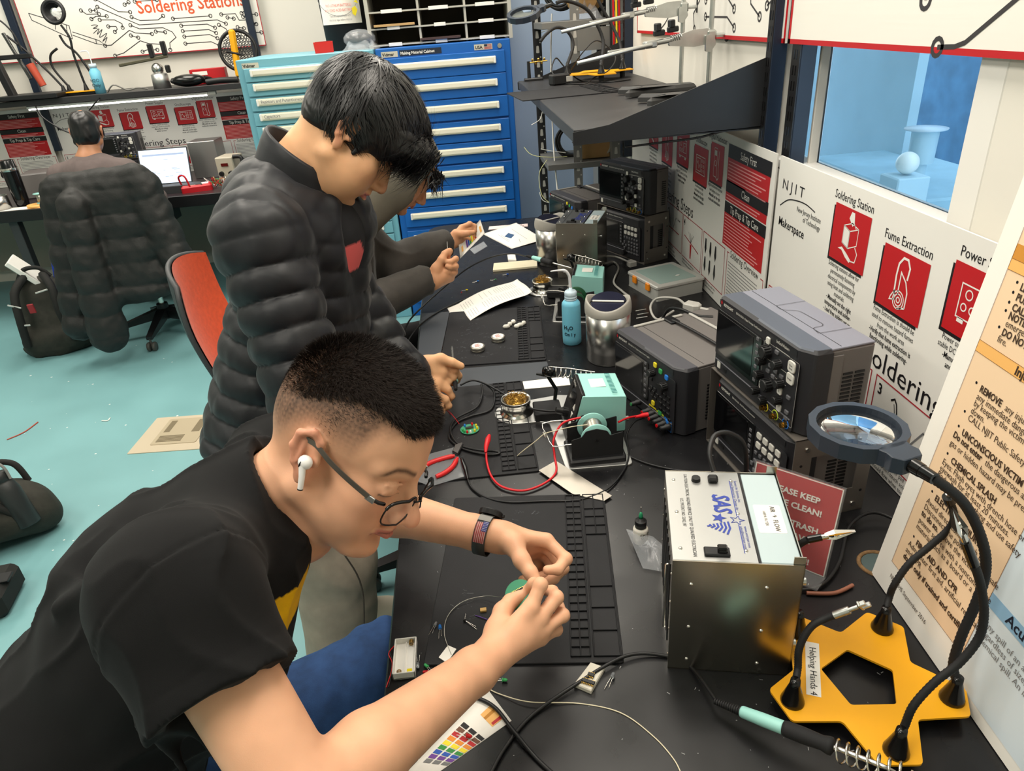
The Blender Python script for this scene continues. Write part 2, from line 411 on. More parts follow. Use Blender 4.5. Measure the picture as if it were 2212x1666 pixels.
# ================================================================ instruction boards, signs
YN = V(0, -1, 0)
def icon(kind, L, x, y, s, z, mi=0):
    """white line drawings inside a red tile; unit square scaled to s with lower left corner x, y"""
    P = lambda pts: [(x+a*s, y+b*s) for a, b in pts]
    w = .018*s
    if kind == 0:     # soldering station
        L.poly(P([(.28, .36), (.5, .3), (.5, .62), (.28, .68)]), z, mi)
        L.line(P([(.28, .36), (.5, .3), (.78, .42), (.78, .72), (.55, .78), (.28, .68)]), w, z, mi, True); L.line(P([(.28, .68), (.5, .62), (.78, .72)]), w, z, mi); L.line(P([(.5, .3), (.5, .62)]), w, z, mi)
        L.poly(P([(.42, .84), (.48, .97), (.58, .97), (.62, .78), (.56, .72)]), z, mi); L.line(P([(.62, .78), (.7, .7)]), w, z, mi)
        L.poly(P([(.16, .22), (.3, .22), (.46, .12), (.62, .06), (.66, .12), (.5, .2), (.3, .28)]), z, mi); L.line(P([(.64, .1), (.8, .12), (.84, .28), (.74, .38)]), w*1.3, z, mi)
    elif kind == 1:   # fume extractor
        L.line(P([(.36, .3), (.34, .6), (.36, .8), (.46, .92), (.58, .92), (.66, .8), (.64, .6)]), .04*s, z, mi)
        L.line(P([(.46, .3), (.46, .68), (.62, .56), (.7, .4), (.7, .14)]), .03*s, z, mi)
        for r in (.15, .1, .045): L.ring(x+.5*s, y+.22*s, r*s, .022*s, z, mi)
        L.line(P([(.28, .22), (.36, .34), (.4, .2), (.26, .16)]), .025*s, z, mi, True); L.line(P([(.5, .08), (.7, .14)]), .03*s, z, mi)
    elif kind == 2:   # power supply
        L.line(P([(.12, .25), (.88, .25), (.88, .75), (.12, .75)]), .022*s, z, mi, True)
        for a, b, r in ((.3, .62, .07), (.24, .42, .055), (.42, .42, .055)): L.ring(x+a*s, y+b*s, r*s, .02*s, z, mi)
        L.line(P([(.55, .38), (.82, .38), (.82, .66), (.55, .66)]), .02*s, z, mi, True); L.line(P([(.58, .42), (.66, .56), (.76, .6)]), .02*s, z, mi)
        L.rect(x+.16*s, y+.18*s, x+.3*s, y+.25*s, z, mi); L.rect(x+.7*s, y+.18*s, x+.84*s, y+.25*s, z, mi)
    elif kind == 3:   # oscilloscope
        L.line(P([(.1, .25), (.9, .25), (.9, .75), (.1, .75)]), .022*s, z, mi, True); L.line(P([(.16, .32), (.52, .32), (.52, .68), (.16, .68)]), .02*s, z, mi, True)
        L.line(P([(.2, .5), (.28, .6), (.36, .4), (.46, .52)]), .02*s, z, mi)
        for a in (.62, .78):
            for b in (.36, .5, .64): L.ring(x+a*s, y+b*s, .04*s, .016*s, z, mi, 10)
    else:             # multimeter
        L.line(rpoly(P([(.28, .14), (.52, .14), (.52, .9), (.28, .9)]), .03*s, 3), .02*s, z, mi, True); L.rect(x+.32*s, y+.7*s, x+.48*s, y+.84*s, z, mi)
        L.ring(x+.4*s, y+.5*s, .07*s, .018*s, z, mi); L.line(P([(.66, .85), (.64, .4), (.68, .15), (.6, .08), (.5, .12)]), .03*s, z, mi)
PARA = [("Soldering stations allow for\npermnantely fastening\nelectrical components by\nusing heat and soldering\nmaterials.", "- Manually set the right\ntemperature and solder-\n- Lead free solders set to\n650 F - 750 F-"),
        ("Fume Extraction is should be\nused to remove hazard fumes\nfrom the work area", "-Verify that fume extraction is\nfunctioning while soldering-"),
        ("Power supplies provide a\nstable DC power to circuits", "-Manually set voltage\nand/or current-"),
        ("Oscilloscopes help\ntest/analyze circuits", "-Manually set the right\nmode and connections-"),
        ("Digital multimeters help test\nand analyze circuitry", "-Manually set the right\nmode and connections-")]
def instruction_board(M0, label, W=1.61, H=.55):
    t = thing('instruction_board', label, 'instruction board', mtx=M0)
    MB().box((W/2, H/2, -.002), (W, H, .004)).build('panel', 'white', t)
    A = MB()        # coloured print: 0 red, 1 black, 2 white, 3 red line
    tx(t, 'lettering', 'N J I T', .036, .028, .474, xs=1.28)
    A.line(cr([(.027, .429), (.07, .452), (.12, .461), (.17, .463), (.217, .456)], 6), .003, .0005, 1)
    tx(t, 'lettering', 'New Jersey Institute\nof Technology', .018, .25, .437, align='RIGHT', xs=.85)
    tx(t, 'lettering', 'Makerspace', .031, .028, .38, bold=.012, xs=1.0)
    names = ['Soldering Station', 'Fume Extraction', 'Power Supply', 'Oscilloscope', 'Digital Multimiter']
    us = [.308, .516, .724, .932, 1.105]; vs = [.379, .347, .377, .352, .385]; ws = [.148, .147, .147, .147, .12]
    for i in range(5):
        u, v, w = us[i], vs[i], ws[i]
        A.rect(u-.006, v-.007, u+w-.006, v+.116, .0004, 1); A.rect(u, v, u+w, v+.123, .0008, 0); icon(i, A, u+(w-.118)/2, v+.003, .118, .0012, 2)
        tx(t, 'lettering', names[i], .0265, u+w/2-.004, v+.132, align='CENTER', xs=.88)
        a, b = PARA[i]; n = a.count('\n')+1
        tx(t, 'lettering', a, .0155, u+w/2-.004, v-.018, align='CENTER', xs=.78)
        tx(t, 'lettering', b, .0155, u+w/2-.004, v-.018-n*.0155, align='CENTER', xs=.78, bold=.014)
    for (y0, y1, s) in ((.485, .525, 'Safety First'), (.382, .418, 'Clean'), (.318, .353, 'Tip Prep & Tip Care')):
        A.rect(1.262, y0, 1.586, y1, .0010, 1); tx(t, 'bar_lettering', s, .032, 1.424, (y0+y1)/2-.011, .0016, 'white', 'CENTER', .85)
    for (y0, y1) in ((.409, .485), (.356, .384), (.215, .322)):
        A.rect(1.262, y0, 1.582, y1, .0006, 0)
        y = y1-.0125; R = random.Random(int(y0*1000))
        while y > y0+.004: A.rect(1.27, y, 1.27+R.uniform(.2, .3), y+.0036, .0010, 4); y -= .0098
    tx(t, 'lettering', 'Soldering Steps', .064, .508, .214, xs=1.12)
    for u0, u1 in ((.012, .27), (.285, .549), (.569, .828), (.838, 1.06), (1.077, 1.29)): A.line([(u0, .045), (u1, .045), (u1, .203), (u0, .203)], .003, .0005, 3, True)
    A.line([(1.33, .2), (1.313, .2), (1.313, .02), (1.6, .02), (1.6, .2), (1.58, .2)], .003, .0005, 3); tx(t, 'lettering', 'Soldering Overview', .033, 1.338, .19, xs=.85)
    y = .17; R = random.Random(5)
    while y > .03: A.rect(1.325, y, 1.325+R.uniform(.2, .26), y+.0025, .0005, 5); y -= .0105
    for i, u in enumerate((.02, .293, .58, .848)): tx(t, 'lettering', str(i+1), .033, u, .168, bold=.02)
    # step drawings: irons, pads, tips
    for u in (.06, .34, .63):
        A.line([(u, .175), (u+.012, .183), (u+.02, .175), (u+.035, .13), (u+.05, .115)], .004, .0005, 1); A.line([(u+.012, .172), (u+.03, .125)], .002, .0005, 1); A.line([(u+.02, .11), (u+.16, .11)], .004, .0005, 3)
    A.line([(.744, .166), (.70, .10)], .004, .0005, 5); tx(t, 'lettering', 'Solder', .013, .765, .16); A.line([(.742, .163), (.76, .163)], .0015, .0005, 1)
    A.line([(.86, .13), (1.03, .105)], .004, .0005, 3); A.poly([(.93, .115), (.95, .113), (.945, .06), (.935, .06)], .0006, 0)
    for a in (-.03, -.01, .012, .03): A.line([(.94, .12), (.94+a, .155)], .0015, .0006, 1)
    for i in range(3):
        for j, y in enumerate((.15, .085)):
            u = 1.105+i*.05; A.poly([(u-.005, y+.035), (u+.005, y+.035), (u+.010, y), (u, y-.02), (u-.010, y)], .0006, 1)
    tx(t, 'lettering', 'Heat component/solder pad\njoint or pad; Don\'t touch solder\nSolder should flow when touched\nto pad/lead and form cone', .0145, .572, .034, xs=.9)
    for u0 in (.02, .29, .845, 1.08): tx(t, 'lettering', 'Apply heat, then feed solder into\nthe joint and let it wet the pad', .0125, u0, .03, xs=.85)
    A.build('print', ['red', 'ink', 'white', 'redline', mat('pinktxt', (226, 150, 150), .6), 'grey_ink'], t)
    return t
def wallframe(y0, z0, x=XW): return frame((x, y0, z0), (0, -1, 0), (0, 0, 1))
instruction_board(wallframe(1.81, TT+.002, .815), 'white soldering instruction board behind the near oscilloscope')
instruction_board(wallframe(3.44, TT+.002, .815), 'white soldering instruction board behind the far oscilloscope, under the shelf')

def trace(A, pts, w, r, mi=0, z=.0006, a=True, b=True):
    A.line(pts, w, z, mi)
    if a: A.ring(pts[0][0], pts[0][1], r, w, z, mi, 12)
    if b: A.ring(pts[-1][0], pts[-1][1], r, w, z, mi, 12)
def border(A, W, H, w, mi, z=.0004):
    A.rect(0, 0, W, w, z, mi); A.rect(0, H-w, W, H, z, mi); A.rect(0, 0, w, H, z, mi); A.rect(W-w, 0, W, H, z, mi)
def circuit_sign(y0, y1, z0, label, traces):
    t = thing('circuit_sign', label, 'sign', mtx=wallframe(y0, z0, .842))
    W = y0-y1; H = .62
    MB().box((W/2, H/2, -.003), (W, H, .006)).build('panel', mat('fluted', (233, 230, 222), .55, bump=(90, .12, (.02, 1, .02))), t)
    A = MB(); border(A, W, H, .011, 0)
    A.build('red_border', 'red', t); A = MB()
    for q in traces:
        uv = [(y0-onx(px, py, .842).y, onx(px, py, .842).z-z0) for px, py in q['p']]
        trace(A, uv, .008 if q.get('w') else .0055, .014 if q.get('w') else .011, 0, .0006, q.get('a', 1), q.get('b', 1))
    A.build('circuit_print', mat('charcoal', (52, 50, 52), .6), t)
circuit_sign(1.897, .25, 1.567, 'big white circuit-pattern sign with red edge above the window', [dict(p=[(2025, 102), (2062, 101), (2085, 92), (2212, -15), (2300, -90)], w=1, b=0), dict(p=[(2000, 0), (2010, -60), (2100, -120)], w=1)])
circuit_sign(3.49, 1.915, 1.567, 'white circuit-pattern sign with red edge behind the lab stands', [dict(p=[(1524, 36), (1571, 37), (1586, 60)]), dict(p=[(1641, 36), (1622, 8), (1622, -20)], b=0), dict(p=[(1657, 12), (1675, -6)], b=0),
    dict(p=[(1586, 19), (1572, -5)], b=0), dict(p=[(1500, 63), (1498, 30), (1512, 0)], b=0), dict(p=[(1425, 66), (1437, 50), (1459, 10)], b=0), dict(p=[(1525, 0), (1540, -8)], b=0)])

# tilted emergency notice leaning at the right
O_ = V(.648, .894, TT+.002); U_ = V(-.04627, -.99893, 0); V_ = V(.12398, -.00574, .99227)
t = thing('emergency_notice', 'tall leaning notice with peach and blue columns of emergency instructions', 'notice', mtx=frame(O_, U_, V_))
MB().box((.23, .36, -.002), (.46, .72, .004)).build('panel', 'paper', t)
A = MB(); A.rect(.036, .06, .232, .70, .0004, 0); A.rect(.036, .588, .232, .608, .0008, 1); A.rect(.036, .573, .232, .588, .0008, 2); A.rect(.036, .452, .232, .469, .0008, 2)
A.rect(.232, .02, .43, .70, .0004, 3); A.rect(.232, .158, .43, .180, .0008, 4); A.line([(.036, .06), (.232, .06), (.232, .7), (.036, .7)], .0007, .0010, 5, True)
for y in (.588, .573, .469, .452): A.line([(.036, y), (.232, y)], .0006, .0011, 5)
for v in (.5615, .5475, .5335, .5215, .4975, .4115, .3645, .3395, .2915, .2215, .1325): A.disc(.061, v+.001, .0022, .0006, 6, 10)
A.build('print', [mat('peach', (238, 206, 170), .7), mat('ochre', (206, 140, 52), .6), mat('tan', (240, 182, 104), .6), mat('iceblue', (214, 226, 234), .7), mat('skyblue', (140, 182, 214), .6), mat('brownline', (130, 84, 40), .6), 'ink'], t)
def L(s, x, y, bold=0, size=.0142): tx(t, 'lettering', s, size, x, y-.004, .0012, mat('brown_ink', (62, 44, 30), .6), xs=.86, bold=.028 if bold else 0)
for s, y in (('LEAVE THE AREA', .559), ('PULL FIRE ALARM', .545), ('CALL 973-596-3111', .531), ('NOTIFY others of the', .519), ('DO NOT attempt to fight', .495)): L(s, .07, y, 1)
L('emergency situation', .07, .508); L('fire.', .067, .484)
tx(t, 'lettering', 'Injury', .017, .117, .455, .0012, mat('brown_ink', (62, 44, 30), .6), bold=.03)
for s, x, y, b in (('REMOVE', .072, .409, 1), ('                any injured from', .072, .409, 0), ('any immediate danger.  Help', .072, .397, 0), ('by keeping the victim warm', .072, .386, 0), ('down.', .072, .374, 0), ('CALL NJIT Public Safety', .072, .362, 0), ('UNCONSCIOUS VICTIM', .072, .337, 1), ('Do not enter', .058, .325, 1), ('                      the dangerous area. A le', .058, .325, 0), ('gas or hidden hazard may be present.', .058, .311, 0),
    ('CHEMICAL SPLASH', .073, .289, 1), ('Eyes: Flush eyes with drench hose or', .058, .277, 0), ('eyewash for at least 20 minutes.', .058, .266, 0), ('Body: Remove clothing and use safety', .058, .255, 0), ('ELECTRICAL INJURY', .072, .219, 1), ('Avoid direct contact with the', .058, .204, 0), ('Disconnect the power source if safe', .058, .192, 0), ('to do so.', .058, .180, 1), ('                Move the victim away', .058, .180, 0), ('power source with a nonconductive', .058, .166, 0), ('material such as a board or a rope.', .058, .154, 0),
    ('FIRST AID AND CPR', .071, .130, 1), ('Administer first aid, artificial respiration', .056, .117, 0), ('and CPR', .056, .104, 0), ('do so only if trained and certified', .056, .091, 1)): L(s, x, y, b)
L('NJIT EHS September 2016', .045, .038, 0, .0115)
tx(t, 'lettering', 'Acute Spill', .022, .268, .163, .0012, 'navy', bold=.02)
for i, s in enumerate(('Any spill of an acutely toxic', 'regardless of size, must be', 'chemical spill. An incident report', '                              filed.')): tx(t, 'lettering', s, .0142, .241, .131-i*.0135, .0012, 'grey_ink', xs=.9)
for i, y in enumerate((.40, .36, .30)): A = tx(t, 'lettering', '\u2022 Hazardous spill\n  who cleans', .0142, .27, y, .0012, 'grey_ink', xs=.9)

# acrylic stand with the red notice
t = thing('acrylic_sign', 'red notice in a clear acrylic stand behind the near fume extractor', 'sign', mtx=frame((.4495, .9935, TT+.012), (.717, -.697, 0), (.013, .03, .165)))
MB().box((.076, .085, .003), (.156, .178, .0016)).box((.076, .085, -.003), (.156, .178, .0016)).box((.076, -.003, .022), (.156, .003, .05)).build('acrylic_holder', mat('acrylic', (225, 230, 232), .06, alpha=.07, spec=.5), t)
MB().box((.076, .085, 0), (.15, .172, .002)).build('card', mat('cardred', (190, 34, 36), .35), t); MB().line([(.0015, .0), (.1505, .0), (.1505, .1705), (.0015, .1705)], .002, .0012, 0, True).build('card_edge', 'paper', t)
for s, x, y in (('PLEASE KEEP', .076, .133), ('SPACE CLEAN!', .076, .110), ('OF ALL TRASH', .076, .076), ('YOU LEAVE.', .076, .053), ('THANK YOU!', .076, .012)): tx(t, 'lettering', s, .0155, x, y, .0042, 'white', 'CENTER', 1.0, .035)

# ================================================================ bench instruments
def rep(o, locs, parent, scale=None):
    """copies of a part at further places"""
    out = [o]
    for i, l in enumerate(locs):
        c = o if i == 0 else o.copy()
        if i: COL.objects.link(c); c.parent = parent
        c.location = l
        if scale: c.scale = scale[i]
        out.append(c)
    return out
def instrument(kind, label, cat, M0, w=.315, h=.16, d=.13, detail=1, serial=''):
    nm = {'scope': 'oscilloscope', 'gen': 'waveform_generator', 'psu': 'bench_power_supply'}[kind]
    t = thing(nm, label, cat, mtx=M0)
    B = MB()
    B.prism(rpoly([(0, .02), (w*.012, .0), (w-.03, .0), (w, .018), (w, .05), (0, .05)], [.01, .01, .02, .012, 0, 0], 4), .004, h, .006, 0)          # front bezel
    B.prism(rpoly([(.004, .05), (w-.004, .05), (w-.006, d), (.006, d)], [0, 0, .012, .012], 4), .004, h-.002, .006, 1)
    B.box((w/2, .07, h-.0012), (w-.02, .001, .002), 0, 3)
    B.build('case', ['instr_dark', 'instr_side', 'instr_top', 'black'], t)
    MB().prism([(.004, .0495), (w-.004, .0495), (w-.007, d-.004), (.007, d-.004)], h-.0035, h-.0006, .001).build('top_cover', 'instr_top' if kind == 'scope' else 'instr_side', t)
    MB().prism(rpoly([(.004, .004), (w-.03, .003), (w-.004, .02), (w-.004, .05), (.004, .05)], [.004, .01, .012, 0, 0], 3), h-.004, h+.0005, .003).build('top_rim', 'instr' if kind != 'scope' else mat('slate', (82, 88, 100), .45), t)
    F = frame((0, 0, 0), (1, 0, 0), None, (0, -1, 0))          # local drawing plane on the front: x right, y up, z towards the viewer
    P = MB(F)
    P.prism(rrect(w*.93, h*.80, .008, 4, w*.475, h*.42), 0, .0012, 0, 0)
    P.prism(rrect(w*.55, h*.60, .006, 4, w*.285, h*.53), .0012, .003, .001, 1)
    P.box((w*.47, h*.16, .002), (w*.9, .003, .003), .001, 2)
    P.rect(w*.02, h*.885, w*.9, h*.955, .0008, 0)
    P.build('front_panel', ['panel', 'black_gloss', 'instr'], t)
    MB(F).prism(rrect(w*.44, h*.50, .003, 3, w*.25, h*.54), .003, .0036).build('screen', 'screen', t)
    P = MB(F); P.poly([(w*.035, h*.925), (w*.046, h*.955), (w*.058, h*.925), (w*.046, h*.895)], .0014)
    P.build('logo_mark', 'red', t)
    tx(t, 'lettering', 'KEYSIGHT', .0085, w*.075, h*.90, .0016, 'offwhite', base=F, bold=.02)
    tx(t, 'lettering', {'scope': 'EDUX1052A  Digital Storage Oscilloscope', 'gen': 'EDU33212A  Arb/Waveform Generator', 'psu': 'EDU36311A  Triple Output Power Supply'}[kind], .0062, w*.235, h*.905, .0016, 'offwhite', base=F, xs=.9)
    MB(F).prism(rrect(.013, .017, .003, 3, w*.07, h*.105), 0, .003, .001).build('power_button', 'key_light', t)
    P = MB(F); P.box((w*.15, h*.09, .001), (.013, .008, .002), 0, 0); P.rect(w*.105, h*.13, w*.118, h*.145, .001, 1); P.rect(w*.105, h*.075, w*.118, h*.09, .001, 1); P.line([(w*.23, h*.12), (w*.25, h*.09), (w*.27, h*.12)], .0012, .001, 1)
    P.build('usb_port', ['black', 'offwhite'], t)
    def knobs(L, r=.0085, ln=.016):
        m = MB(); m.lathe([(r*1.05, 0), (r*1.05, .002), (r*.95, .003), (r*.92, ln-.002), (r*.8, ln), (r*.8, ln), (0, ln)], None, 20)
        for i in range(14): a = i*PI/7; m.box((r*.95*math.cos(a), r*.95*math.sin(a), ln*.5), (.0018, .0018, ln*.8))
        o = m.build('knob', 'knob', t); o.matrix_local = F
        rep(o, [F @ V(w*a, h*b, .001) for a, b, *_ in L], t, [(c[2],)*2+(1,) if len(c) > 2 else (1, 1, 1) for c in L])
    def keys(L, kw, kh, m='key', name='button', th=.003):
        o = MB().prism(rrect(kw, kh, min(kw, kh)*.3, 3), 0, th, .0008).build(name, m, t); o.matrix_local = F
        rep(o, [F @ V(w*a, h*b, .001) for a, b in L], t)
    keys([(.515, .80-.085*i) for i in range(7)] if kind != 'gen' else [(.515, .72-.075*i) for i in range(6)], .010, .008, 'key', 'softkey')
    if kind == 'scope':
        knobs([(.63, .74, 1.5), (.595, .60, .95), (.755, .69, 1.05), (.585, .42, 1.), (.80, .50, 1.), (.68, .375, 1.45), (.565, .20, .9), (.80, .30, 1.), (.655, .155, .95)])
        keys([(.62, .86)], .012, .014, 'key_light'); keys([(.875, .76), (.875, .62)], .022, .022, 'key_light')
        keys([(.79, .40), (.60, .30), (.80, .20)], .014, .016, 'key_light')
        keys([(.72, .80), (.67, .60), (.73, .58), (.79, .57), (.65, .52), (.71, .50), (.75, .45), (.88, .40), (.88, .22), (.64, .27), (.88, .15)], .012, .008)
        P = MB(F); P.line(rrect(w*.36, h*.76, .004, 3, w*.76, h*.46), .0008, .0015, 0, True); P.rect(w*.70, h*.84, w*.84, h*.85, .0015, 0); P.rect(w*.63, h*.645, w*.84, h*.652, .0015, 0); P.rect(w*.68, h*.50, w*.84, h*.507, .0015, 0)
        P.build('panel_print', 'lgrey', t)
        tx(t, 'lettering', 'InfiniiVision', .009, w*.70, h*.90, .0016, 'offwhite', base=F)
        tx(t, 'lettering', 'Run\nStop', .0058, w*.875, h*.765, .0045, 'ink', 'CENTER', base=F); tx(t, 'lettering', 'Single', .0058, w*.875, h*.61, .0045, 'ink', 'CENTER', base=F); tx(t, 'lettering', '1', .01, w*.79, h*.385, .0045, 'ink', 'CENTER', base=F)
        for a, m in ((.66, 'ledyellow'), (.77, 'lime'), (.88, 'ledblue')):
            b = MB(F).cyl((w*a, h*.065, 0), (w*a, h*.065, .012), .005, .005, 14).cyl((w*a, h*.065, .006), (w*a, h*.065, .007), .0065, .0065, 14).cyl((w*a-.007, h*.065, .009), (w*a+.007, h*.065, .009), .0013, None, 6).build('bnc_socket', 'brass', t)
            MB(F).torus(.0095, .0012, Tm(w*a, h*.075, .0012), 20, 6).build('channel_ring', m, b)
    elif kind == 'gen':
        keys([(.62+.075*i, .74-.13*j) for j in range(2) for i in range(4)], .017, .014, 'key_light')
        keys([(.60+.055*i, .49) for i in range(6)], .010, .008); keys([(.70+.06*i, .40-.08*j) for j in range(4) for i in range(4)], .011, .008)
        keys([(.60, .37), (.60, .23), (.565, .30), (.635, .30)], .010, .010); knobs([(.61, .12, 1.2)])
    else:
        knobs([(.63, .74, 1.1), (.805, .66, 1.25)])
        for a, b, m in ((.655, .87, 'ledyellow'), (.735, .83, 'ledgreen'), (.82, .80, 'ledblue'), (.64, .27, 'ledyellow'), (.745, .20, 'ledgreen'), (.855, .14, 'ledblue')): keys([(a, b)], .013, .013, m, 'colour_button')
        keys([(.60, .62), (.70, .60), (.61, .50), (.66, .50), (.585, .44), (.64, .44), (.70, .44), (.62, .37), (.67, .37)], .011, .009, 'black')
        keys([(.75+.055*i, .52-.085*j) for j in range(4) for i in range(3)]+[(.75, .26), (.88, .2)], .011, .009, 'black')
        for i, (a, m) in enumerate(((.43, 'ledgreen'), (.605, 'ledred'), (.655, 'knob'), (.715, 'ledred'), (.775, 'knob'), (.83, 'ledred'), (.885, 'knob'))):
            p = MB(F).lathe([(.0075, 0), (.0075, .012), (.006, .013), (.006, .026), (.0055, .027), (0, .027)], Tm(w*a, h*(.13-.09*(a-.6) if i else .12), 0), 16).build('binding_post', 'knob', t)
            MB(F).cyl((w*a, h*(.13-.09*(a-.6) if i else .12), .025), (w*a, h*(.13-.09*(a-.6) if i else .12), .029), .0045, .0045, 14).build('post_tip', m, p)
        P = MB(F)
        for k, a in enumerate((.63, .745, .857)): P.line(rrect(w*.105, h*.17, .003, 3, w*a, h*(.13-.09*(a-.6))), .0012, .0015, k, True); P.rect(w*(a-.05), h*(.19-.09*(a-.6)), w*(a+.05), h*(.215-.09*(a-.6)), .0015, k)
        P.build('output_print', ['ledyellow', 'lime', 'ledblue'], t)
        # strap handle and ribs on the lid
        s = MB().tube(cr([(.03, .15, h+.001), (.06, .15, h+.006), (w/2, .15, h+.008), (w-.06, .15, h+.006), (w-.03, .15, h+.001)], 6), .004, 8)
        s.box((.032, .15, h+.003), (.045, .028, .006), .002); s.box((w-.032, .15, h+.003), (.045, .028, .006), .002); s.build('carry_strap', 'black', t)
        r = MB().box((w/2, d*.72, h+.002), (w*.86, .008, .006), .002); r.box((w*.06, d*.4, h+.002), (.008, d*.5, .006), .002); r.build('lid_rib', 'lgrey', t)
    # right-hand side: panel step, vents; left-hand the same
    S = frame((w-.0045, 0, 0), (0, 1, 0), None, (1, 0, 0)); v = MB(S)
    if kind == 'scope': v.box((.062, h*.52, .0015), (.022, h*.8, .003), .001, 1)
    for cx in (.088, .112):
        for i in range(12):
            if cx < d-.01: v.box((cx, h*.18+i*h*.046, .0004), (.019, h*.022, .002), 0, 0)
    v.build('side_vent', ['black', 'instr_side'], t)
    if kind == 'scope':
        ln = MB(); x0, x1 = w*.36, w*.70
        ln.line(rpoly([(w*.32, d-.006), (w*.32, .07), (w*.40, .066), (w*.44, .095), (w*.70, .098), (w*.70, .07), (w*.78, .066), (w*.78, d-.006)], [0, .004, .02, .02, .02, .01, .004, 0], 4), .0011, h+.0006)
        ln.build('lid_seam', 'instr_dark', t)
        MB().box((w/2, d-.02, h*.45), (w*.92, .05, h*.8), .01).build('rear_cover', 'instr_side', t)
    f = MB()
    for x in (.03, w-.03):
        for y in (.025, d-.02): f.box((x, y, .003), (.02, .014, .006), .001)
    f.build('foot', 'rubber', t)
    return t
def ffr(x, y, z, dx, dy): return frame((x, y, z), (dx, dy, 0), None, (0, 0, 1))
def rack(label, M0, w=.33, d=.17, h=.193):
    t = thing('steel_stand', label, 'instrument stand', mtx=M0)
    MB().box((w/2, d/2, h-.001), (w, d, .002), 0).build('top_plate', 'rack', t)
    MB().box((w/2, d/2, .001), (w, d, .002), 0).build('bottom_plate', 'rack', t)
    for x in (.001, w-.001):
        S = frame((x, 0, 0), (0, 1, 0), None, (1, 0, 0)); m = MB(S)
        m.prism([(0, 0), (d, 0), (d, h), (0, h)], -.001, .001, 0, 0, None, False, None, rpoly([(d*.22, h*.3), (d*.82, h*.3), (d*.82, h*.78), (d*.22, h*.78)], 0))
        o = m.build('side_plate', 'rack', t)
        s = MB(S); sg = 1 if x > .1 else -1
        for a, b in ((.15, .88), (.85, .88), (.15, .1), (.85, .1)): s.cyl((d*a, h*b, 0), (d*a, h*b, sg*.004), .006, .005, 12)
        s.build('screw', 'chrome', o)
        s = MB(S)
        for a, b in ((.1, .7), (.93, .7), (.1, .25), (.93, .25)): s.cyl((d*a, h*b, 0), (d*a, h*b, sg*.0014), .003, .003, 10)
        s.build('screw_hole', 'black', o)
    return t
dxn, dyn = .149, -.989
rack('grey steel stand holding up the near oscilloscope', ffr(.507, 1.371, TT, dxn, dyn))
instrument('scope', 'grey oscilloscope on top of the near steel stand, blank screen', 'oscilloscope', ffr(.513, 1.366, TT+.193, dxn, dyn), .318, .174, .14)
instrument('gen', 'dark waveform generator inside the near steel stand', 'waveform generator', ffr(.518, 1.355, TT+.002, dxn, dyn), .30, .172, .16)
pu = V(.092, -.276, 0).normalized()
instrument('psu', 'bench power supply with coloured buttons beside the steel waste bin', 'power supply', ffr(.352, 1.662, TT, pu.x, pu.y), .291, .178, .30)
rf = V(.42, -.9, 0).normalized()
rack('grey steel stand holding up the far oscilloscope', ffr(.548, 2.945, TT, rf.x, rf.y), .315, .12, .193)
instrument('scope', 'smaller-looking far oscilloscope on the far steel stand', 'oscilloscope', ffr(.556, 2.935, TT+.193, rf.x, rf.y), .305, .174, .115)
instrument('gen', 'dark waveform generator inside the far steel stand', 'waveform generator', ffr(.556, 2.935, TT+.002, rf.x, rf.y), .29, .172, .11)
instrument('psu', 'bench power supply seen behind the far fume extractor', 'power supply', ffr(.395, 3.36, TT, pu.x, pu.y), .291, .168, .26)

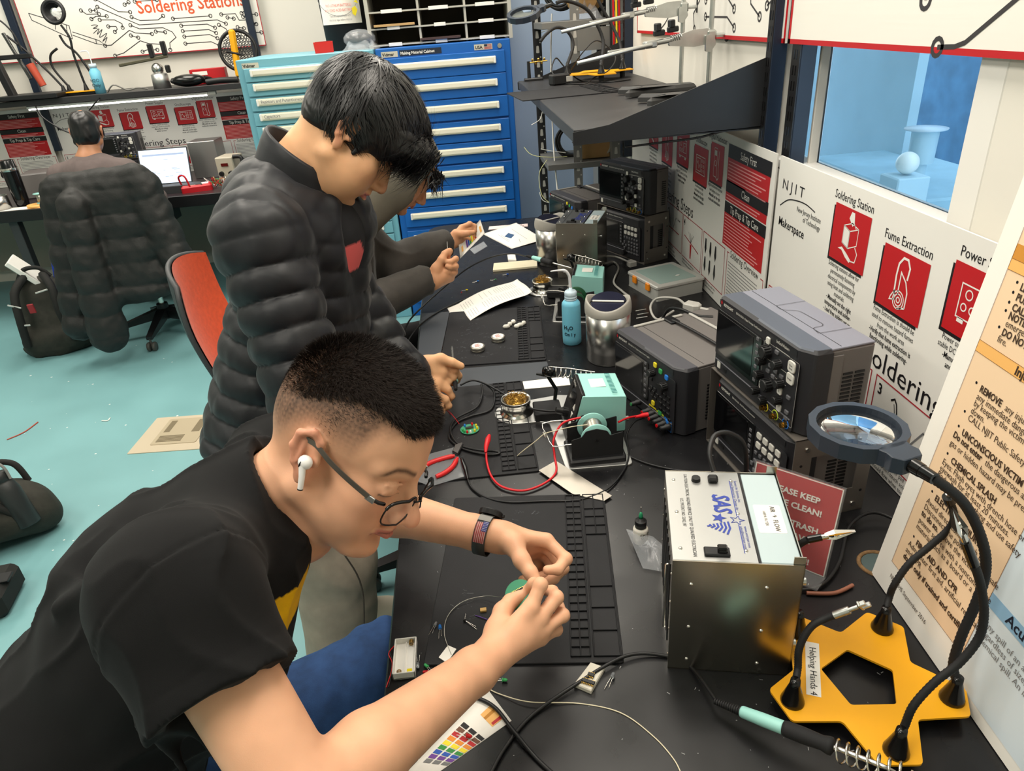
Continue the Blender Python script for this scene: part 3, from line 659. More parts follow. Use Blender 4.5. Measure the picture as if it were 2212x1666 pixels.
# ---------------------------------------------------------------- fume extractors
def screws(m, pts, r=.003, F=None):
    for p, n in pts: m.lathe([(r, 0), (r*.8, r*.5), (r*.3, r*.7), (0, r*.72)], zframe(p, n), 10)
def extractor(label, M0, w, d, h, near):
    t = thing('fume_extractor', label, 'fume extractor', mtx=M0)
    s = MB()
    s.box((w/2, .0008, h/2), (w, .0016, h)); s.box((w/2, d-.0008, h/2), (w, .0016, h)); s.box((w-.0008, d/2, h/2), (.0016, d, h)); s.box((w/2, d/2, .001), (w, d, .002))
    s.box((w-.008, .003, h+.006), (.016, .0016, .014)); s.box((w-.008, d-.001, h+.006), (.016, .0016, .014))
    s.build('housing', 'brushed', t)
    MB().box((w*.33, d/2, h-.001), (w*.66, d-.004, .002), .0006).build('top_panel', 'alu', t)
    MB().box((w*.665, d/2, h-.002), (.004, d-.004, .004)).build('gasket', 'black', t)
    f = MB().box((w*.83, d/2, h-.012), (w*.31, d-.008, .022), .0015).build('filter', mat('filtergrey', (178, 194, 198), .55), t)
    lb = MB().prism(rrect(w*.22, d*.30, .003, 3, w*.83, d*.46), h-.001, h-.0006).build('filter_label', 'paper', f)
    X = Tm(w*.83, d*.46, h) @ Rz(-90)
    tx(t, 'filter_lettering', 'AIR  \u2191  FLOW', .0105, 0, .004, .0001, 'ink', 'CENTER', base=X, xs=.9); tx(t, 'filter_lettering', 'HEPA FILTER', .0062, 0, -.008, .0001, 'ink', 'CENTER', base=X)
    g = MB(frame((0, d, 0), (0, -1, 0), (0, 0, 1)))        # the intake grille on the left face
    g.box((d/2, h/2, -.001), (d-.002, h-.002, .002))
    g.build('intake_panel', 'brushed', t)
    g = MB(frame((0, d, 0), (0, -1, 0), (0, 0, 1)))
    for i in range(9): g.box((d*.14+i*d*.09, h*.5, .0006), (.009, h*.72, .002), .0005, 0)
    g.build('intake_slot', ['black'], t)
    MB(frame((0, d, 0), (0, -1, 0), (0, 0, 1))).tube([(d*.88, h*.28, .004), (d*.88, h*.28, .007), (d*.88, h*.86, .007), (d*.88, h*.86, .004)], .0018, 8).build('wire_guard', 'chrome', t)
    for p, n, r in [((.018+a*(w-.06), 0, .02+b*(h-.06)), (0, -1, 0), .003) for a in (.08, .95) for b in (.02, .45, .98)]+[((w*a, d*b, h), (0, 0, 1), .003) for a in (.07, .58) for b in (.12, .5, .88)]+[((0, d*a, h*b), (-1, 0, 0), .0025) for a in (.04, .96) for b in (.1, .35, .6, .85)]:
        s = MB(); screws(s, [(p, n)], r); s.build('screw', 'chrome', t)
    for z in (h*.75, h*.18): MB().cyl((w, .03, z), (w+.012, .03, z), .003).cyl((w+.006, .03, z), (w+.012, .03, z), .006).build('thumb_screw', 'zinc', t)
    MB().cyl((w*.27, d*.88, h), (w*.27, d*.88, h+.006), .0075, .007, 18).build('fuse_cap', 'black', t)
    MB().box((w*.42, d*.88, h+.004), (.016, .016, .01), .003).build('cable_gland', 'black', t)
    k = MB().box((w*.35, d*.09, h+.002), (.036, .018, .005), .0015).build('rocker_switch', 'black', t)
    MB().box((w*.39, d*.09, h+.007), (.014, .012, .012), .002, 0, Tm(0, 0, 0)).build('rocker', 'black_gloss', k)
    X = Tm(w*.36, d*.5, h) @ Rz(-90); inkb = mat('blueprint', (44, 62, 150), .5)
    tx(t, 'panel_lettering', 'SAS', .036, -.002, .006, .0004, inkb, 'RIGHT', base=X, bold=.03, shear=.2, xs=.8)
    tx(t, 'panel_lettering', 'Sentry Air Systems, Inc.\nClean Solutions for Cleaner Air', .006, -.085, .044, .0004, inkb, base=X)
    tx(t, 'panel_lettering', 'www.sentryair.com\nsales@sentryair.com', .006, .03, .044, .0004, inkb, base=X)
    tx(t, 'panel_lettering', 'CAUTION-ELECTRICAL HAZARD-SERVICE ONLY BY QUALIFIED ELECTRICIAN', .0075, 0, -.035, .0004, 'ink', 'CENTER', base=X, xs=.78)
    tx(t, 'panel_lettering', 'U.S. PATENT NO. 5,042,197', .0075, 0, -.045, .0004, 'ink', 'CENTER', base=X, xs=.78)
    L = MB(X); star = [((.011 if i % 2 == 0 else .0045)*math.sin(i*PI/5)+.016, (.011 if i % 2 == 0 else .0045)*math.cos(i*PI/5)+.036) for i in range(10)]
    L.line(star, .0012, .0004, 0, True); L.line([(-.085, .037), (.006, .037)], .0012, .0004); L.line([(.026, .037), (.09, .037)], .0012, .0004)
    for i in range(6): L.line([(.020+i*.0016, .022-i*.0055), (.036-i*.001, .0235-i*.0055), (.050-i*.0035, .018-i*.0055)], .0030, .0004)
    L.poly([(.012+(.012 if i % 2 == 0 else .005)*math.sin(i*PI/5), .010+(.012 if i % 2 == 0 else .005)*math.cos(i*PI/5)) for i in range(10)], .0005)
    L.build('panel_logo', inkb, t)
    return t
sx = V(.975, -.22, 0).normalized()
extractor('near stainless fume extractor with its switch panel facing up', ffr(.24, .747, TT, sx.x, sx.y), .18, .222, .22, True)
sf = V(.93, -.36, 0).normalized()
extractor('far stainless fume extractor beside the far steel stand', ffr(.325, 2.60, TT, sf.x, sf.y), .158, .2, .215, False)

# ================================================================ things on the worktop
def P(px, py, z=TT): return onz(px, py, z)
def cable(name, label, pts, r, m='black', cat='cable', group=None, n=8, sm=8):
    return tag(MB().tube(cr(pts, sm), r, n).build(name, m), label, cat, group)
cable('mains_cord', 'black cord curling out behind the red notice to the wall', [V(.44, .90, TT+.01), V(.488, .875, TT+.006), V(.542, .872, TT+.008), V(.60, .918, TT+.012), V(.66, 1.0, TT+.02), V(.727, 1.03, TT+.02), V(.775, .98, TT+.01), V(.79, .93, TT+.006)], .0035)
cable('copper_strap', 'short copper coloured strap on the bench by the red notice', [V(.515, .862, TT+.005), V(.56, .855, TT+.005), V(.60, .868, TT+.005)], .0035, mat('copper', (150, 96, 76), .5), 'strap')
cable('extractor_cord', 'black mains cord arching out of the near fume extractor', [V(.363, .935, TT+.228), V(.362, .958, TT+.250), V(.38, .985, TT+.266), V(.41, .99, TT+.262), V(.435, .985, TT+.23), V(.44, .985, TT+.12), V(.43, 1.0, TT+.006)], .0045)
def coil(m, p0, p1, R, r, turns, n=10, R1=None):
    F = zframe(p0, Vector(p1)-Vector(p0)); L = (Vector(p1)-Vector(p0)).length; N = int(turns*n); R1 = R1 or R
    m.tube([F @ V((R+(R1-R)*i/N)*math.cos(2*PI*i/n), (R+(R1-R)*i/N)*math.sin(2*PI*i/n), L*i/N) for i in range(N+1)], r, 6)

# ---- silicone mats
mat('silicone', (24, 24, 27), .62, noise=(14, .18), bump=(500, .1), spec=.35); mat('scuff', (84, 85, 90), .8)
def silicone_mat(label, bl, br, side, Wd=.322, H=.445, scuffs=30, seed=1, z=TT):
    x = Vector((br[0]-bl[0], br[1]-bl[1], 0)).normalized(); R = random.Random(seed)
    t = thing('silicone_mat', label, 'work mat', mtx=frame((br[0], br[1], z), -x, None, (0, 0, 1)) @ Rz(180) @ Tm(-Wd, 0, 0))
    MB().prism(rrect(Wd, H, .006, 4, Wd/2, H/2), 0, .004, .001).build('mat_sheet', 'silicone', t)
    r = MB(); z0, zh = .0045, .003
    def bar(x0, y0, x1, y1): r.box(((x0+x1)/2, (y0+y1)/2, z0+zh/2-.0005), (abs(x1-x0)+.0022, abs(y1-y0)+.0022, zh), .0006)
    X0, X1, X2, Y0, Y1 = Wd-.083, Wd-.052, Wd-.004, .012, H-.006
    for xx in (X0, X0+.0155, X1): bar(xx, Y0, xx, Y1)
    n = 22
    for i in range(n+1): y = Y0+(Y1-Y0)*i/n; bar(X0, y, X1, y)
    r.build('small_tray_ribs', 'silicone', t); r = MB()
    XL = X1+.006
    for xx in (XL, X2): bar(xx, Y0, xx, Y1)
    ys = [0, .125, .245, .365, .70, .765, .83, .89, 1.0] if H > .4 else [0, .2, .4, .6, .8, 1]
    for a in ys: y = Y0+(Y1-Y0)*a; bar(XL, y, X2, y)
    bar((XL+X2)/2, Y0+(Y1-Y0)*.70, (XL+X2)/2, Y1)
    r.build('large_tray_ribs', 'silicone', t)
    s = MB()
    for i in range(scuffs):
        x, y = R.uniform(.04, Wd-.1), R.uniform(.04, H-.04)
        a = R.uniform(-.5, .9)
        for k in range(R.randint(2, 7)):
            xx = x+R.gauss(0, .008); yy = y+R.gauss(0, .004); l = abs(R.gauss(0, .005))+.0012; w = abs(R.gauss(0, .0007))+.0002; a += R.gauss(0, .25)
            s.line([(xx, yy), (xx+l*.5*math.cos(a), yy+l*.5*math.sin(a)+R.gauss(0, .0006)), (xx+l*math.cos(a), yy+l*math.sin(a))], w, .0042)
    if scuffs: tag(s.build('scuff_marks', 'scuff', t), kind='stuff')
    return t
silicone_mat('near black silicone mat under the hands in the foreground', (-.146, .804), (.175, .764), None, .322, .442, 16, 1)
silicone_mat('middle black silicone mat under the small circuit board and tangled lead', (-.21, 1.312), (.103, 1.311), None, .32, .448, 26, 2)
silicone_mat('far black silicone mat under the two round tins, scuffed white', (-.122, 1.903), (.19, 1.88), None, .322, .435, 70, 3)
tag(MB().prism([(-.2, 1.768), (.19, 1.755), (.19, 1.87), (-.2, 1.885)], TT, TT+.0015).build('sheen_strip', mat('darkslate', (62, 66, 72), .5)), 'flat grey strip painting the worktop sheen between the middle and far mats', 'strip')  # grey strip puts the bare worktop's reflected light into colour
tag(MB().prism([(-.2, 1.92), (-.135, 1.915), (-.10, 2.35), (-.2, 2.36)], TT, TT+.0012).build('edge_strip', 'darkslate'), 'flat grey strip along the worktop edge left of the far mat', 'strip')

# ---- soldering stations
def brass_wool(name, parent, c, r, h, seed, m='brass', n=90):
    R = random.Random(seed); b = MB()
    b.ell((c[0], c[1], c[2]), (r*.9, r*.9, h*.55), None, 14)
    for i in range(n):
        a = R.uniform(0, 2*PI); q = r*math.sqrt(R.random())*.85; p = V(c[0]+q*math.cos(a), c[1]+q*math.sin(a), c[2]+h*(.5+.4*R.random())*(1-.4*(q/r)**2))
        d = V(R.gauss(0, 1), R.gauss(0, 1), R.gauss(0, .4)).normalized(); k = R.uniform(.002, .0045)
        F = zframe(p, d); N = R.randint(8, 16)
        b.tube([F @ V(k*math.cos(j*.9), k*math.sin(j*.9), (j-N/2)*.0011) for j in range(N)], .0005, 4)
    return tag(b.build(name, m, parent), kind='stuff')
def stand_and_tin(lbl, M0, holder=True, seed=1, spring=(( .0, .30, .105), (.115, .255, .10)), wool='brass', tin_c=(-.088, .28)):
    t = thing('iron_stand', lbl[0], 'soldering stand', mtx=M0)
    cx, cy = tin_c
    ol = ([(0, 0), (.152, -.006), (.156, .11), (.11, .33), (.03, .35)] if holder else [(0, 0), (.25, 0), (.25, .11), (.10, .15), (.03, cy+.045)])+[(cx+.058*math.cos(a), cy+.058*math.sin(a)) for a in [math.radians(70+i*20) for i in range(11)]]+[(cx+.05, cy-.058), (-.012, .21)]
    MB().prism(rpoly(ol, [.01, .012, .02, .02, .02]+[0]*11+[.02, .02], 4), 0, .005, .001).build('stand_plate', 'alu', t)
    if holder: MB().prism(rrect(.07, .07, .005, 3, -.01, .255), .005, .026, .002).build('sponge_tray', 'black_matte', t)
    if holder:
        p0, p1 = Vector(spring[0]), Vector(spring[1]); d = (p1-p0).normalized()
        m = MB(); coil(m, p0+d*.02, p1, .013, .0014, 8, 12, .010); m.tube([p0+V(0, 0, .013), p0+d*.06+V(0, 0, .015), p1+V(0, 0, .012)], .0013, 6)
        m.build('spring', 'chrome', t)
        m = MB().lathe([(.0, 0), (.010, 0), (.0145, .012), (.0145, .034), (.012, .034), (.010, .006), (0, .006)], zframe(p0-d*.012, d), 18)
        m.cyl(p0-d*.03+V(0, 0, -.012), p0+V(0, 0, -.012), .003, .006, 8); m.tube([p0+V(0, .0, -.014), V(p0.x+.02, p0.y, .05), V(p0.x+.01, p0.y-.02, .006)], .005, 8)
        m.build('holder_funnel', 'black_gloss', t)
    t2 = thing('tip_cleaner_tin', lbl[1], 'tin', mtx=M0 @ Tm(cx, cy, .005))
    MB().lathe([(.043, 0), (.043, .002), (.037, .004), (.036, .028), (.0385, .030), (.0385, .040), (.0385, .040), (.035, .0405), (.032, .036), (.032, .02), (0, .02)], None, 36).build('tin_body', 'chrome', t2)
    brass_wool('brass_wool', t2, (0, 0, .030), .031, .024, seed, wool)
    return t
def station(label, M0, knob=True):
    t = thing('soldering_station', label, 'soldering station', mtx=M0)
    # x towards the wall, front panel faces -x and leans back
    prof = [(.0, .012), (.14, .012), (.14, .112), (.036, .118)]
    F = frame((0, 0, 0), (1, 0, 0), (0, 0, 1))           # draw in xz, extrude along -y
    MB(F).prism(rpoly([(.012, .016), (.14, .016), (.143, .108), (.04, .118)], [.001, .004, .003, .003], 3), -.122, 0, 0).build('housing', 'teal', t)
    MB(F).prism(rpoly([(-.004, .0), (.136, .0), (.138, .016), (.0, .016)], .003, 3), -.124, .002, 0).build('base', 'black', t)
    N = Vector((-.102, 0, .034)).normalized(); X = Vector((0, 1, 0)); up = Vector((.034, 0, .102)).normalized()
    G = frame((.008, .122, .014), (0, -1, 0), up)
    fp = MB(G).prism(rpoly([(.0, 0), (.122, 0), (.118, .112), (.004, .112)], .004, 3), -.004, .004, .0015).build('front_panel', 'black', t)
    MB(G).prism(rrect(.055, .04, .002, 3, .055, .072), .004, .0046).build('display', 'screen', fp)
    for i, s in enumerate((1, -1)): MB(G).prism([(.09, .063+i*-.022+s*.008), (.083, .063+i*-.022-s*.006), (.097, .063+i*-.022-s*.006)], .004, .0055).build('arrow_button', 'key_light', fp)
    MB(G).cyl((.098, .022, .004), (.098, .022, .007), .0055, .005, 16).build('power_button', 'key_light', fp)
    tx(fp, 'lettering', 'Weller', .012, .02, .097, .0046, 'offwhite', base=G)
    c = MB(G).cyl((.05, .026, .004), (.05, .026, .018), .011, .011, 18); c.cyl((.05, .026, .016), (.05, .026, .034), .0095, .008, 16)
    for i in range(10): c.box((.05+.0105*math.cos(i*PI/5), .026+.0105*math.sin(i*PI/5), .011), (.002, .002, .012))
    c.build('cable_socket', 'black', t)
    s = MB()
    for i in range(15): s.box((.118, .012+i*.007, .1155), (.012, .0022, .001))
    s.build('vent_slots', mat('tealdark', (70, 140, 140), .6), t)
    MB().prism(rrect(.05, .042, .002, 3, .075, .07), .1172, .1178, 0).build('sticker', 'paper', t).rotation_euler = (0, math.radians(2.2), 0)
    if knob: MB().cyl((.143, .03, .03), (.155, .03, .03), .006, .006, 12).build('rear_plug', 'lgrey', t)
    return G
def spool_holder(lbl, M0, thread=True, flange='teal'):
    t = thing('solder_spool_holder', lbl[0], 'spool holder', mtx=M0)
    MB().prism(rrect(.132, .098, .008, 4, .07, .052), 0, .014, .004).build('base', 'black', t)
    F = frame((0, 0, 0), (1, 0, 0), (0, 0, 1))
    pl = rpoly([(.012, .01), (.130, .01), (.130, .072), (.100, .066), (.094, .078), (.070, .086), (.046, .082), (.036, .068), (.012, .062)], [.002, .002, .002, .004, .01, .012, .01, .006, .004], 4)
    MB(F).prism(pl, -.018, -.016).build('side_plate', 'black_matte', t); MB(F).prism(pl, -.088, -.086).build('side_plate', 'black_matte', t)
    MB().cyl((.07, .014, .057), (.07, .09, .057), .003, None, 10).build('axle', 'black', t)
    w = MB(); w.tube(cr([(.03, .018, .052), (.0, .02, .05), (-.03, .02, .05), (-.04, .05, .065), (-.045, .086, .072), (.0, .088, .075), (.03, .088, .07)], 2), .0014, 6); coil(w, (-.043, .045, .062), (-.046, .056, .066), .003, .001, 4)
    w.build('wire_guide', 'chrome', t)
    s = thing('solder_spool', lbl[1], 'solder spool', mtx=M0)
    prof = lambda y0, y1: [(0, y0), (.034, y0), (.035, y0+.001), (.035, y1), (.034, y1+.001), (0, y1+.001)]
    G = zframe((.07, 0, .057), (0, 1, 0), (1, 0, 0))
    MB().lathe(prof(.024, .027), G, 36).build('flange', flange, s); MB().lathe(prof(.076, .079), G, 36).build('flange', flange, s)
    m = MB()
    m.lathe([(.0215, .027)]+[(.0225+.0006*math.sin(i*1.6), .027+.049*i/48) for i in range(49)]+[(.0215, .076)], G, 28); m.build('wound_solder', 'solder', s)
    if thread:
        m = MB().tube(cr([(.055, .05, .079), (.02, .05, .078), (-.02, .05, .072), (-.045, .05, .066), (-.065, .05, .05), (-.095, .055, .024), (-.110, .06, .008)], 6), .0011, 6)
        m.build('solder_strand', 'rope', s)
    return t
M_near = Tm(.163, 1.303, TT)
stand_and_tin(('aluminium iron stand with coil spring, beside the middle mat', 'tin of brass wool on the aluminium stand beside the middle mat'), M_near, True, 4)
G_near = Tm(.163, 1.303, TT) @ Tm(.02, .112, .006); station('teal soldering station in the middle, behind its solder spool', G_near)
spool_holder(('black spool holder in front of the middle soldering station', 'spool of solder with teal flanges in the black holder, middle station'), Tm(.168, 1.306, TT+.005))
M_far = Tm(.245, 2.16, TT) @ Rz(-14)
stand_and_tin(('far aluminium iron stand holding an iron in its spring', 'far tin of brass wool behind the crumpled instruction sheet'), M_far, True, 5, (((.035, .33, .12), (.15, .28, .105))), 'brass', (-.07, .30))
station('far teal soldering station behind the blue water bottle', Tm(.245, 2.16, TT) @ Rz(-14) @ Tm(.02, .115, .006))
spool_holder(('black spool holder hidden behind the blue water bottle', 'spool with dark green flanges behind the blue water bottle'), M_far @ Tm(.005, .004, .005), False, mat('darkgreen', (30, 84, 52), .4))
# the station corner at the very front
M_fr = Tm(.305, .318, TT) @ Rz(-6)
stand_and_tin(('aluminium iron stand at the front edge of the picture', 'glass-rimmed cup of brass wool at the front edge of the picture'), M_fr, False, 9, wool='gold', tin_c=(-.055, .165))
tag(MB().prism(rrect(.09, .05, .006, 4), 0, .016, .003).build('cleaning_sponge', mat('sponge', (236, 190, 60), .9, bump=(400, .6))), 'yellow cleaning sponge on the front iron stand', 'sponge').matrix_world = Tm(.345, .452, TT+.0062) @ Rz(-14)

# ---- irons and their leads
def iron(label, tail, tip, lead=None, flange=True, teal_len=.05, s=1.0, up=(0, 0, 1)):
    """pencil iron from its strain relief (tail) towards the tip"""
    a, b = Vector(tail), Vector(tip); d = (b-a); L = d.length; d.normalize(); F = zframe(a, d)
    t = thing('soldering_iron', label, 'soldering iron', mtx=F)
    m = MB()
    for i in range(12): m.lathe([(.0035+.0002*i, i*.0034), (.0045+.0002*i, i*.0034+.0004), (.0045+.0002*i, i*.0034+.0022), (.0035+.0002*i, i*.0034+.0026)], None, 14)
    m.cyl((0, 0, 0), (0, 0, .044), .003, .0055, 12); m.build('strain_relief', 'rubber', t)
    MB().lathe([(0, .040), (.0072, .040), (.0082, .042), (.0092, .072), (.0092, .098), (.0088, .100), (0, .1)], None, 22).build('grip_body', 'teal', t)
    MB().lathe([(0, .1), (.0095, .1), (.0105, .105), (.0108, .125), (.0095, .15), (.0115, .158), (.0115, .162), (.006, .165), (0, .165)], None, 22).build('foam_grip', 'black_matte', t)
    MB().lathe([(.0035, .165), (.0033, max(.17, L-.015)), (.0008, L), (0, L)], None, 12).build('tip', 'steel', t)
    if lead: MB(F.inverted()).tube(cr([a+d*.004]+list(lead), 8), .0028, 8).build('lead', 'black', t)
    return t
iron('black and teal soldering iron lying in the front stand, lead on the bench', (.284, .661, .785), (.45, .50, .835),
     [P(1490, 1440, TT+.004), P(1430, 1416, TT+.004), P(1350, 1418, TT+.008), P(1250, 1475, TT+.009), P(1150, 1545, TT+.004), P(1095, 1610, TT+.004), P(1062, 1668, TT+.004), P(1030, 1740, TT+.004)])
m = MB(); coil(m, (.402, .548, .815), (.46, .49, .84), .014, .0014, 7, 12, .012)
tag(m.build('holder_spring', 'chrome'), 'wire coil spring round the front soldering iron', 'spring')
cable('power_lead', 'thick black lead crossing the colour chart at the front', [P(990, 1500, TT+.004), P(1030, 1508, TT+.005), P(1070, 1530, TT+.006), P(1110, 1580, TT+.01), P(1160, 1640, TT+.004), P(1215, 1690, TT+.004)], .0032)
cable('solder_wire', 'long thin pale solder wire curving over the bench front', [P(1050, 1485, TT+.002), P(1080, 1500, TT+.002), P(1145, 1517, TT+.008), P(1250, 1520, TT+.001), P(1340, 1540, TT+.001), P(1410, 1590, TT+.001), P(1455, 1640, TT+.001), P(1475, 1680, TT+.001)], .0009, 'rope', 'solder wire')
cable('solder_wire', 'thin solder wire looping round the parts on the near mat', [P(975, 1415, TT+.006), P(960, 1370, TT+.006), P(968, 1330, TT+.006), P(1000, 1300, TT+.008), P(1050, 1288, TT+.012), P(1095, 1293, TT+.03), P(1120, 1300, TT+.05)], .0006, 'solder', 'solder wire')

# ---- water bottle, waste bins
t = thing('wash_bottle', 'blue water squeeze bottle with bent spout and H2O lettering', 'bottle', (.285, 1.99, TT))
MB().lathe([(0, 0), (.026, 0), (.0285, .003), (.0292, .02), (.0285, .128), (.0275, .134), (.022, .141), (.0175, .144), (.0175, .15), (0, .15)], None, 36).build('bottle_body', mat('skyplastic', (120, 196, 222), .38, sss=.2), t)
MB().lathe([(0, .15), (.0178, .143), (.019, .144), (.019, .148), (.0178, .149), (.019, .15), (.019, .155), (.0178, .156), (.0188, .158), (.0188, .168), (.016, .172), (.006, .174), (.005, .182), (0, .182)], None, 28).build('screw_cap', mat('iceplastic', (196, 216, 228), .35, sss=.1), t)
MB().tube(cr([(0, 0, .17), (-.001, 0, .205), (-.004, 0, .222), (-.014, .0, .236), (-.03, 0, .239), (-.058, .001, .238)], 6), [.0045]*20+[.0045-.0003*i for i in range(11)], 10).build('spout', mat('spout', (226, 226, 228), .35, sss=.1), t)
def bottle_text(t, lines, r, ang0, m):
    for s, size, z, dx in lines:
        x = dx
        for ch in s:
            a = ang0+x/r; n = V(math.sin(a), -math.cos(a), 0)
            txt(t, 'lettering', ch, size, frame((n.x*(r+.0004), n.y*(r+.0004), z), (math.cos(a), math.sin(a), 0), (0, 0, 1)), m, 'CENTER', .9, .03)
            x += size*.62
bottle_text(t, [('H', .018, .055, -.017), ('2', .012, .051, -.008), ('O', .017, .055, .001), ('Only', .015, .034, -.016)], .0292, -.25, 'navy')
def waste_bin(label, loc, rz, s=1.0):
    t = thing('countertop_bin', label, 'waste bin', loc, rz)
    MB().lathe([(0, 0), (.060, 0), (.0615, .003), (.0615, .006), (.0615, .006), (.0635, .006), (.0645, .160), (0, .160)], None, 48).build('bin_body', 'steel', t)
    m = MB(); N = 48; vs = []; fs = []; rows = 9     # lid: wavy collar
    for j in range(rows):
        for i in range(N):
            a = 2*PI*i/N; top = .184+.011*math.cos(2*a)
            u = j/(rows-1)
            if u <= .6: z = .150+(top-.150)*u/.6; r = .0665+.0012*math.sin(u/.6*PI)-.004*(u/.6)**2
            else: z = top+.002*math.sin((u-.6)/.4*PI)-.02*((u-.6)/.4)**1.5; r = .0625-.010*((u-.6)/.4)
            vs.append((r*math.cos(a), r*math.sin(a), z))
    for j in range(rows-1):
        for i in range(N): fs.append((j*N+i, j*N+(i+1) % N, (j+1)*N+(i+1) % N, (j+1)*N+i))
    m.add(vs, fs, 0, True); m.build('lid_collar', mat('putty', (168, 164, 156), .5), t)
    f = MB(); k = 24      # half-round swing flap, tilted
    for (c, mi, dz) in ((.049, 0, 0), (.051, 1, -.0015)):
        f.poly([(c*math.cos(PI*i/k), -c*math.sin(PI*i/k)*1.0) for i in range(k+1)], dz, mi, Tm(0, .002, .176) @ Rx(10))
        f.poly([(c*math.cos(PI*i/k), c*math.sin(PI*i/k)*.96) for i in range(k+1)], dz, mi, Tm(0, .004, .180) @ Rx(14))
    f.box((0, .004, .179), (.09, .006, .004), .001, 2)
    f.build('swing_flap', [mat('flapblue', (58, 60, 82), .28, .6), 'chrome', 'white'], t)
    return t
waste_bin('brushed steel counter bin with a grey swing lid, beside the blue bottle', (.372, 1.855, TT), -18)
waste_bin('steel counter bin half hidden behind the far fume extractor', (.330, 2.80, TT), 30)

# ---- compartment box with orange latches
t = thing('compartment_box', 'clear plastic parts box with two orange latches by the wall', 'storage box', mtx=frame((.625, 2.255, TT), (.96, .29, 0), None, (0, 0, 1)))
MB().prism(rrect(.19, .20, .01, 4, .095, .10), 0, .046, .0, 0, None, False, None, rrect(.18, .19, .008, 4, .095, .10)).box((.095, .1, .001), (.188, .198, .002)).build('box_base', mat('frost', (206, 206, 200), .3, trans=.35), t)
MB().prism(rrect(.198, .208, .012, 4, .095, .10), .046, .056, .003).build('lid', mat('frost2', (214, 214, 208), .25, trans=.3), t)
MB().prism(rrect(.15, .165, .006, 4, .095, .10), .0555, .0568).build('lid_window', mat('lidgreen', (150, 172, 166), .2), t)
l = MB().box((-.005, .145, .040), (.008, .026, .028), .003).build('latch', 'orange', t); MB().box((-.005, .055, .040), (.008, .026, .028), .003).build('latch', 'orange', t)
MB().ell((.12, .06, .058), (.009, .005, .001)).build('white_scrap', 'white', t)

# ---- papers
def sheet(name, label, corners, cat, curl=None, n=14, th=.0006, m='paper', z=TT):
    """quad of paper from four corner points, curl(u, v) lifts it"""
    a, b, c, d = [Vector(p) for p in corners]; vs = []; fs = []
    for k in (0, 1):
        for i in range(n+1):
            for j in range(n+1):
                u, v = i/n, j/n; p = (a*(1-u)+b*u)*(1-v)+(d*(1-u)+c*u)*v
                vs.append((p.x, p.y, p.z+(curl(u, v) if curl else 0)+.0008-th*k))
    N = (n+1)**2
    for i in range(n):
        for j in range(n):
            q = (i*(n+1)+j, (i+1)*(n+1)+j, (i+1)*(n+1)+j+1, i*(n+1)+j+1); fs.append(q); fs.append(tuple(N+x for x in reversed(q)))
    e = [i*(n+1) for i in range(n+1)]+[n*(n+1)+j for j in range(1, n+1)]+[i*(n+1)+n for i in range(n-1, -1, -1)]+[j for j in range(n-1, 0, -1)]
    for i in range(len(e)): fs.append((e[i], e[(i+1) % len(e)], N+e[(i+1) % len(e)], N+e[i]))
    t = thing(name, label, cat); mb = MB(); mb.add(vs, fs, 0, True); mb.build('page', m, t); 
    def f(u, v):
        p = (a*(1-u)+b*u)*(1-v)+(d*(1-u)+c*u)*v; return V(p.x, p.y, p.z+(curl(u, v) if curl else 0)+.0013)
    return t, f
cu = lambda u, v: .018*max(0, math.sin((v-.12)*PI*1.25))+.02*v**3+.004*math.sin(u*5)*v
t, f = sheet('instruction_sheet', 'crumpled printed instruction sheet lying over the far mat', (P(988, 706), P(966, 666), P(1118, 612), P(1150, 642)), 'paper', cu)
t2c = f
def printlines(t, f, rows, name='print', m='grey_ink', w=.0009):
    b = MB()
    for (u0, u1, v0, v1) in rows:
        n = 8; A = [f(u0+(u1-u0)*i/n, v0+(v1-v0)*i/n) for i in range(n+1)]
        d = (A[-1]-A[0]).cross(V(0, 0, 1)).normalized()*w/2
        for i in range(n): b.quad(A[i]-d, A[i+1]-d, A[i+1]+d, A[i]+d)
    return b.build(name, m, t)
rows = []
R = random.Random(2)
for i in range(26):
    v = .1+.032*i
    if i in (7, 8): continue
    if 8 < i < 17 and i % 2: rows.append((.15, .45, v, v)); continue
    rows.append((.08, .08+R.uniform(.3, .38), v, v)); rows.append((.55, .55+R.uniform(.28, .38), v, v))
printlines(t, f, rows)
nb = [P(1105, 538), P(1043, 506), P(1115, 484), P(1176, 520)]
t, f = sheet('spiral_notebook', 'open spiral notebook page with a small blue logo at the bench end', nb, 'notebook', lambda u, v: .006*v)
m = MB()
for i in range(16):
    p = nb[2]*(1-i/15)+nb[3]*(i/15); m.torus(.006, .0008, Matrix.Translation((p.x, p.y, TT+.007)) @ Rz(60) @ Rx(90), 12, 5)
m.build('spiral_binding', 'black', t)
q = MB(); q.quad(f(.42, .36), f(.58, .30), f(.68, .50), f(.52, .55)); q.build('logo_patch', mat('inkblue', (52, 84, 124), .6), t)
printlines(t, f, [(.3, .75, .2, .25), (.35, .7, .25, .3), (.2, .8, .65, .7), (.15, .3, .4, .5)], w=.0016)
tag(MB().prism([tuple(p[:2]) for p in (P(1055, 497), P(1057, 490), P(1140, 484), P(1140, 490))], TT+.0005, TT+.002).build('label_strip', mat('pinkwhite', (236, 214, 210), .6)), 'narrow white label strip behind the spiral notebook', 'label strip')
tag(MB().prism([tuple(p[:2]) for p in (P(1133, 842), P(1129, 826), P(1228, 814), P(1232, 833))], TT+.0005, TT+.0022).build('label_strip', 'paper'), 'white label strip behind the brass wool tin on the middle mat', 'label strip')
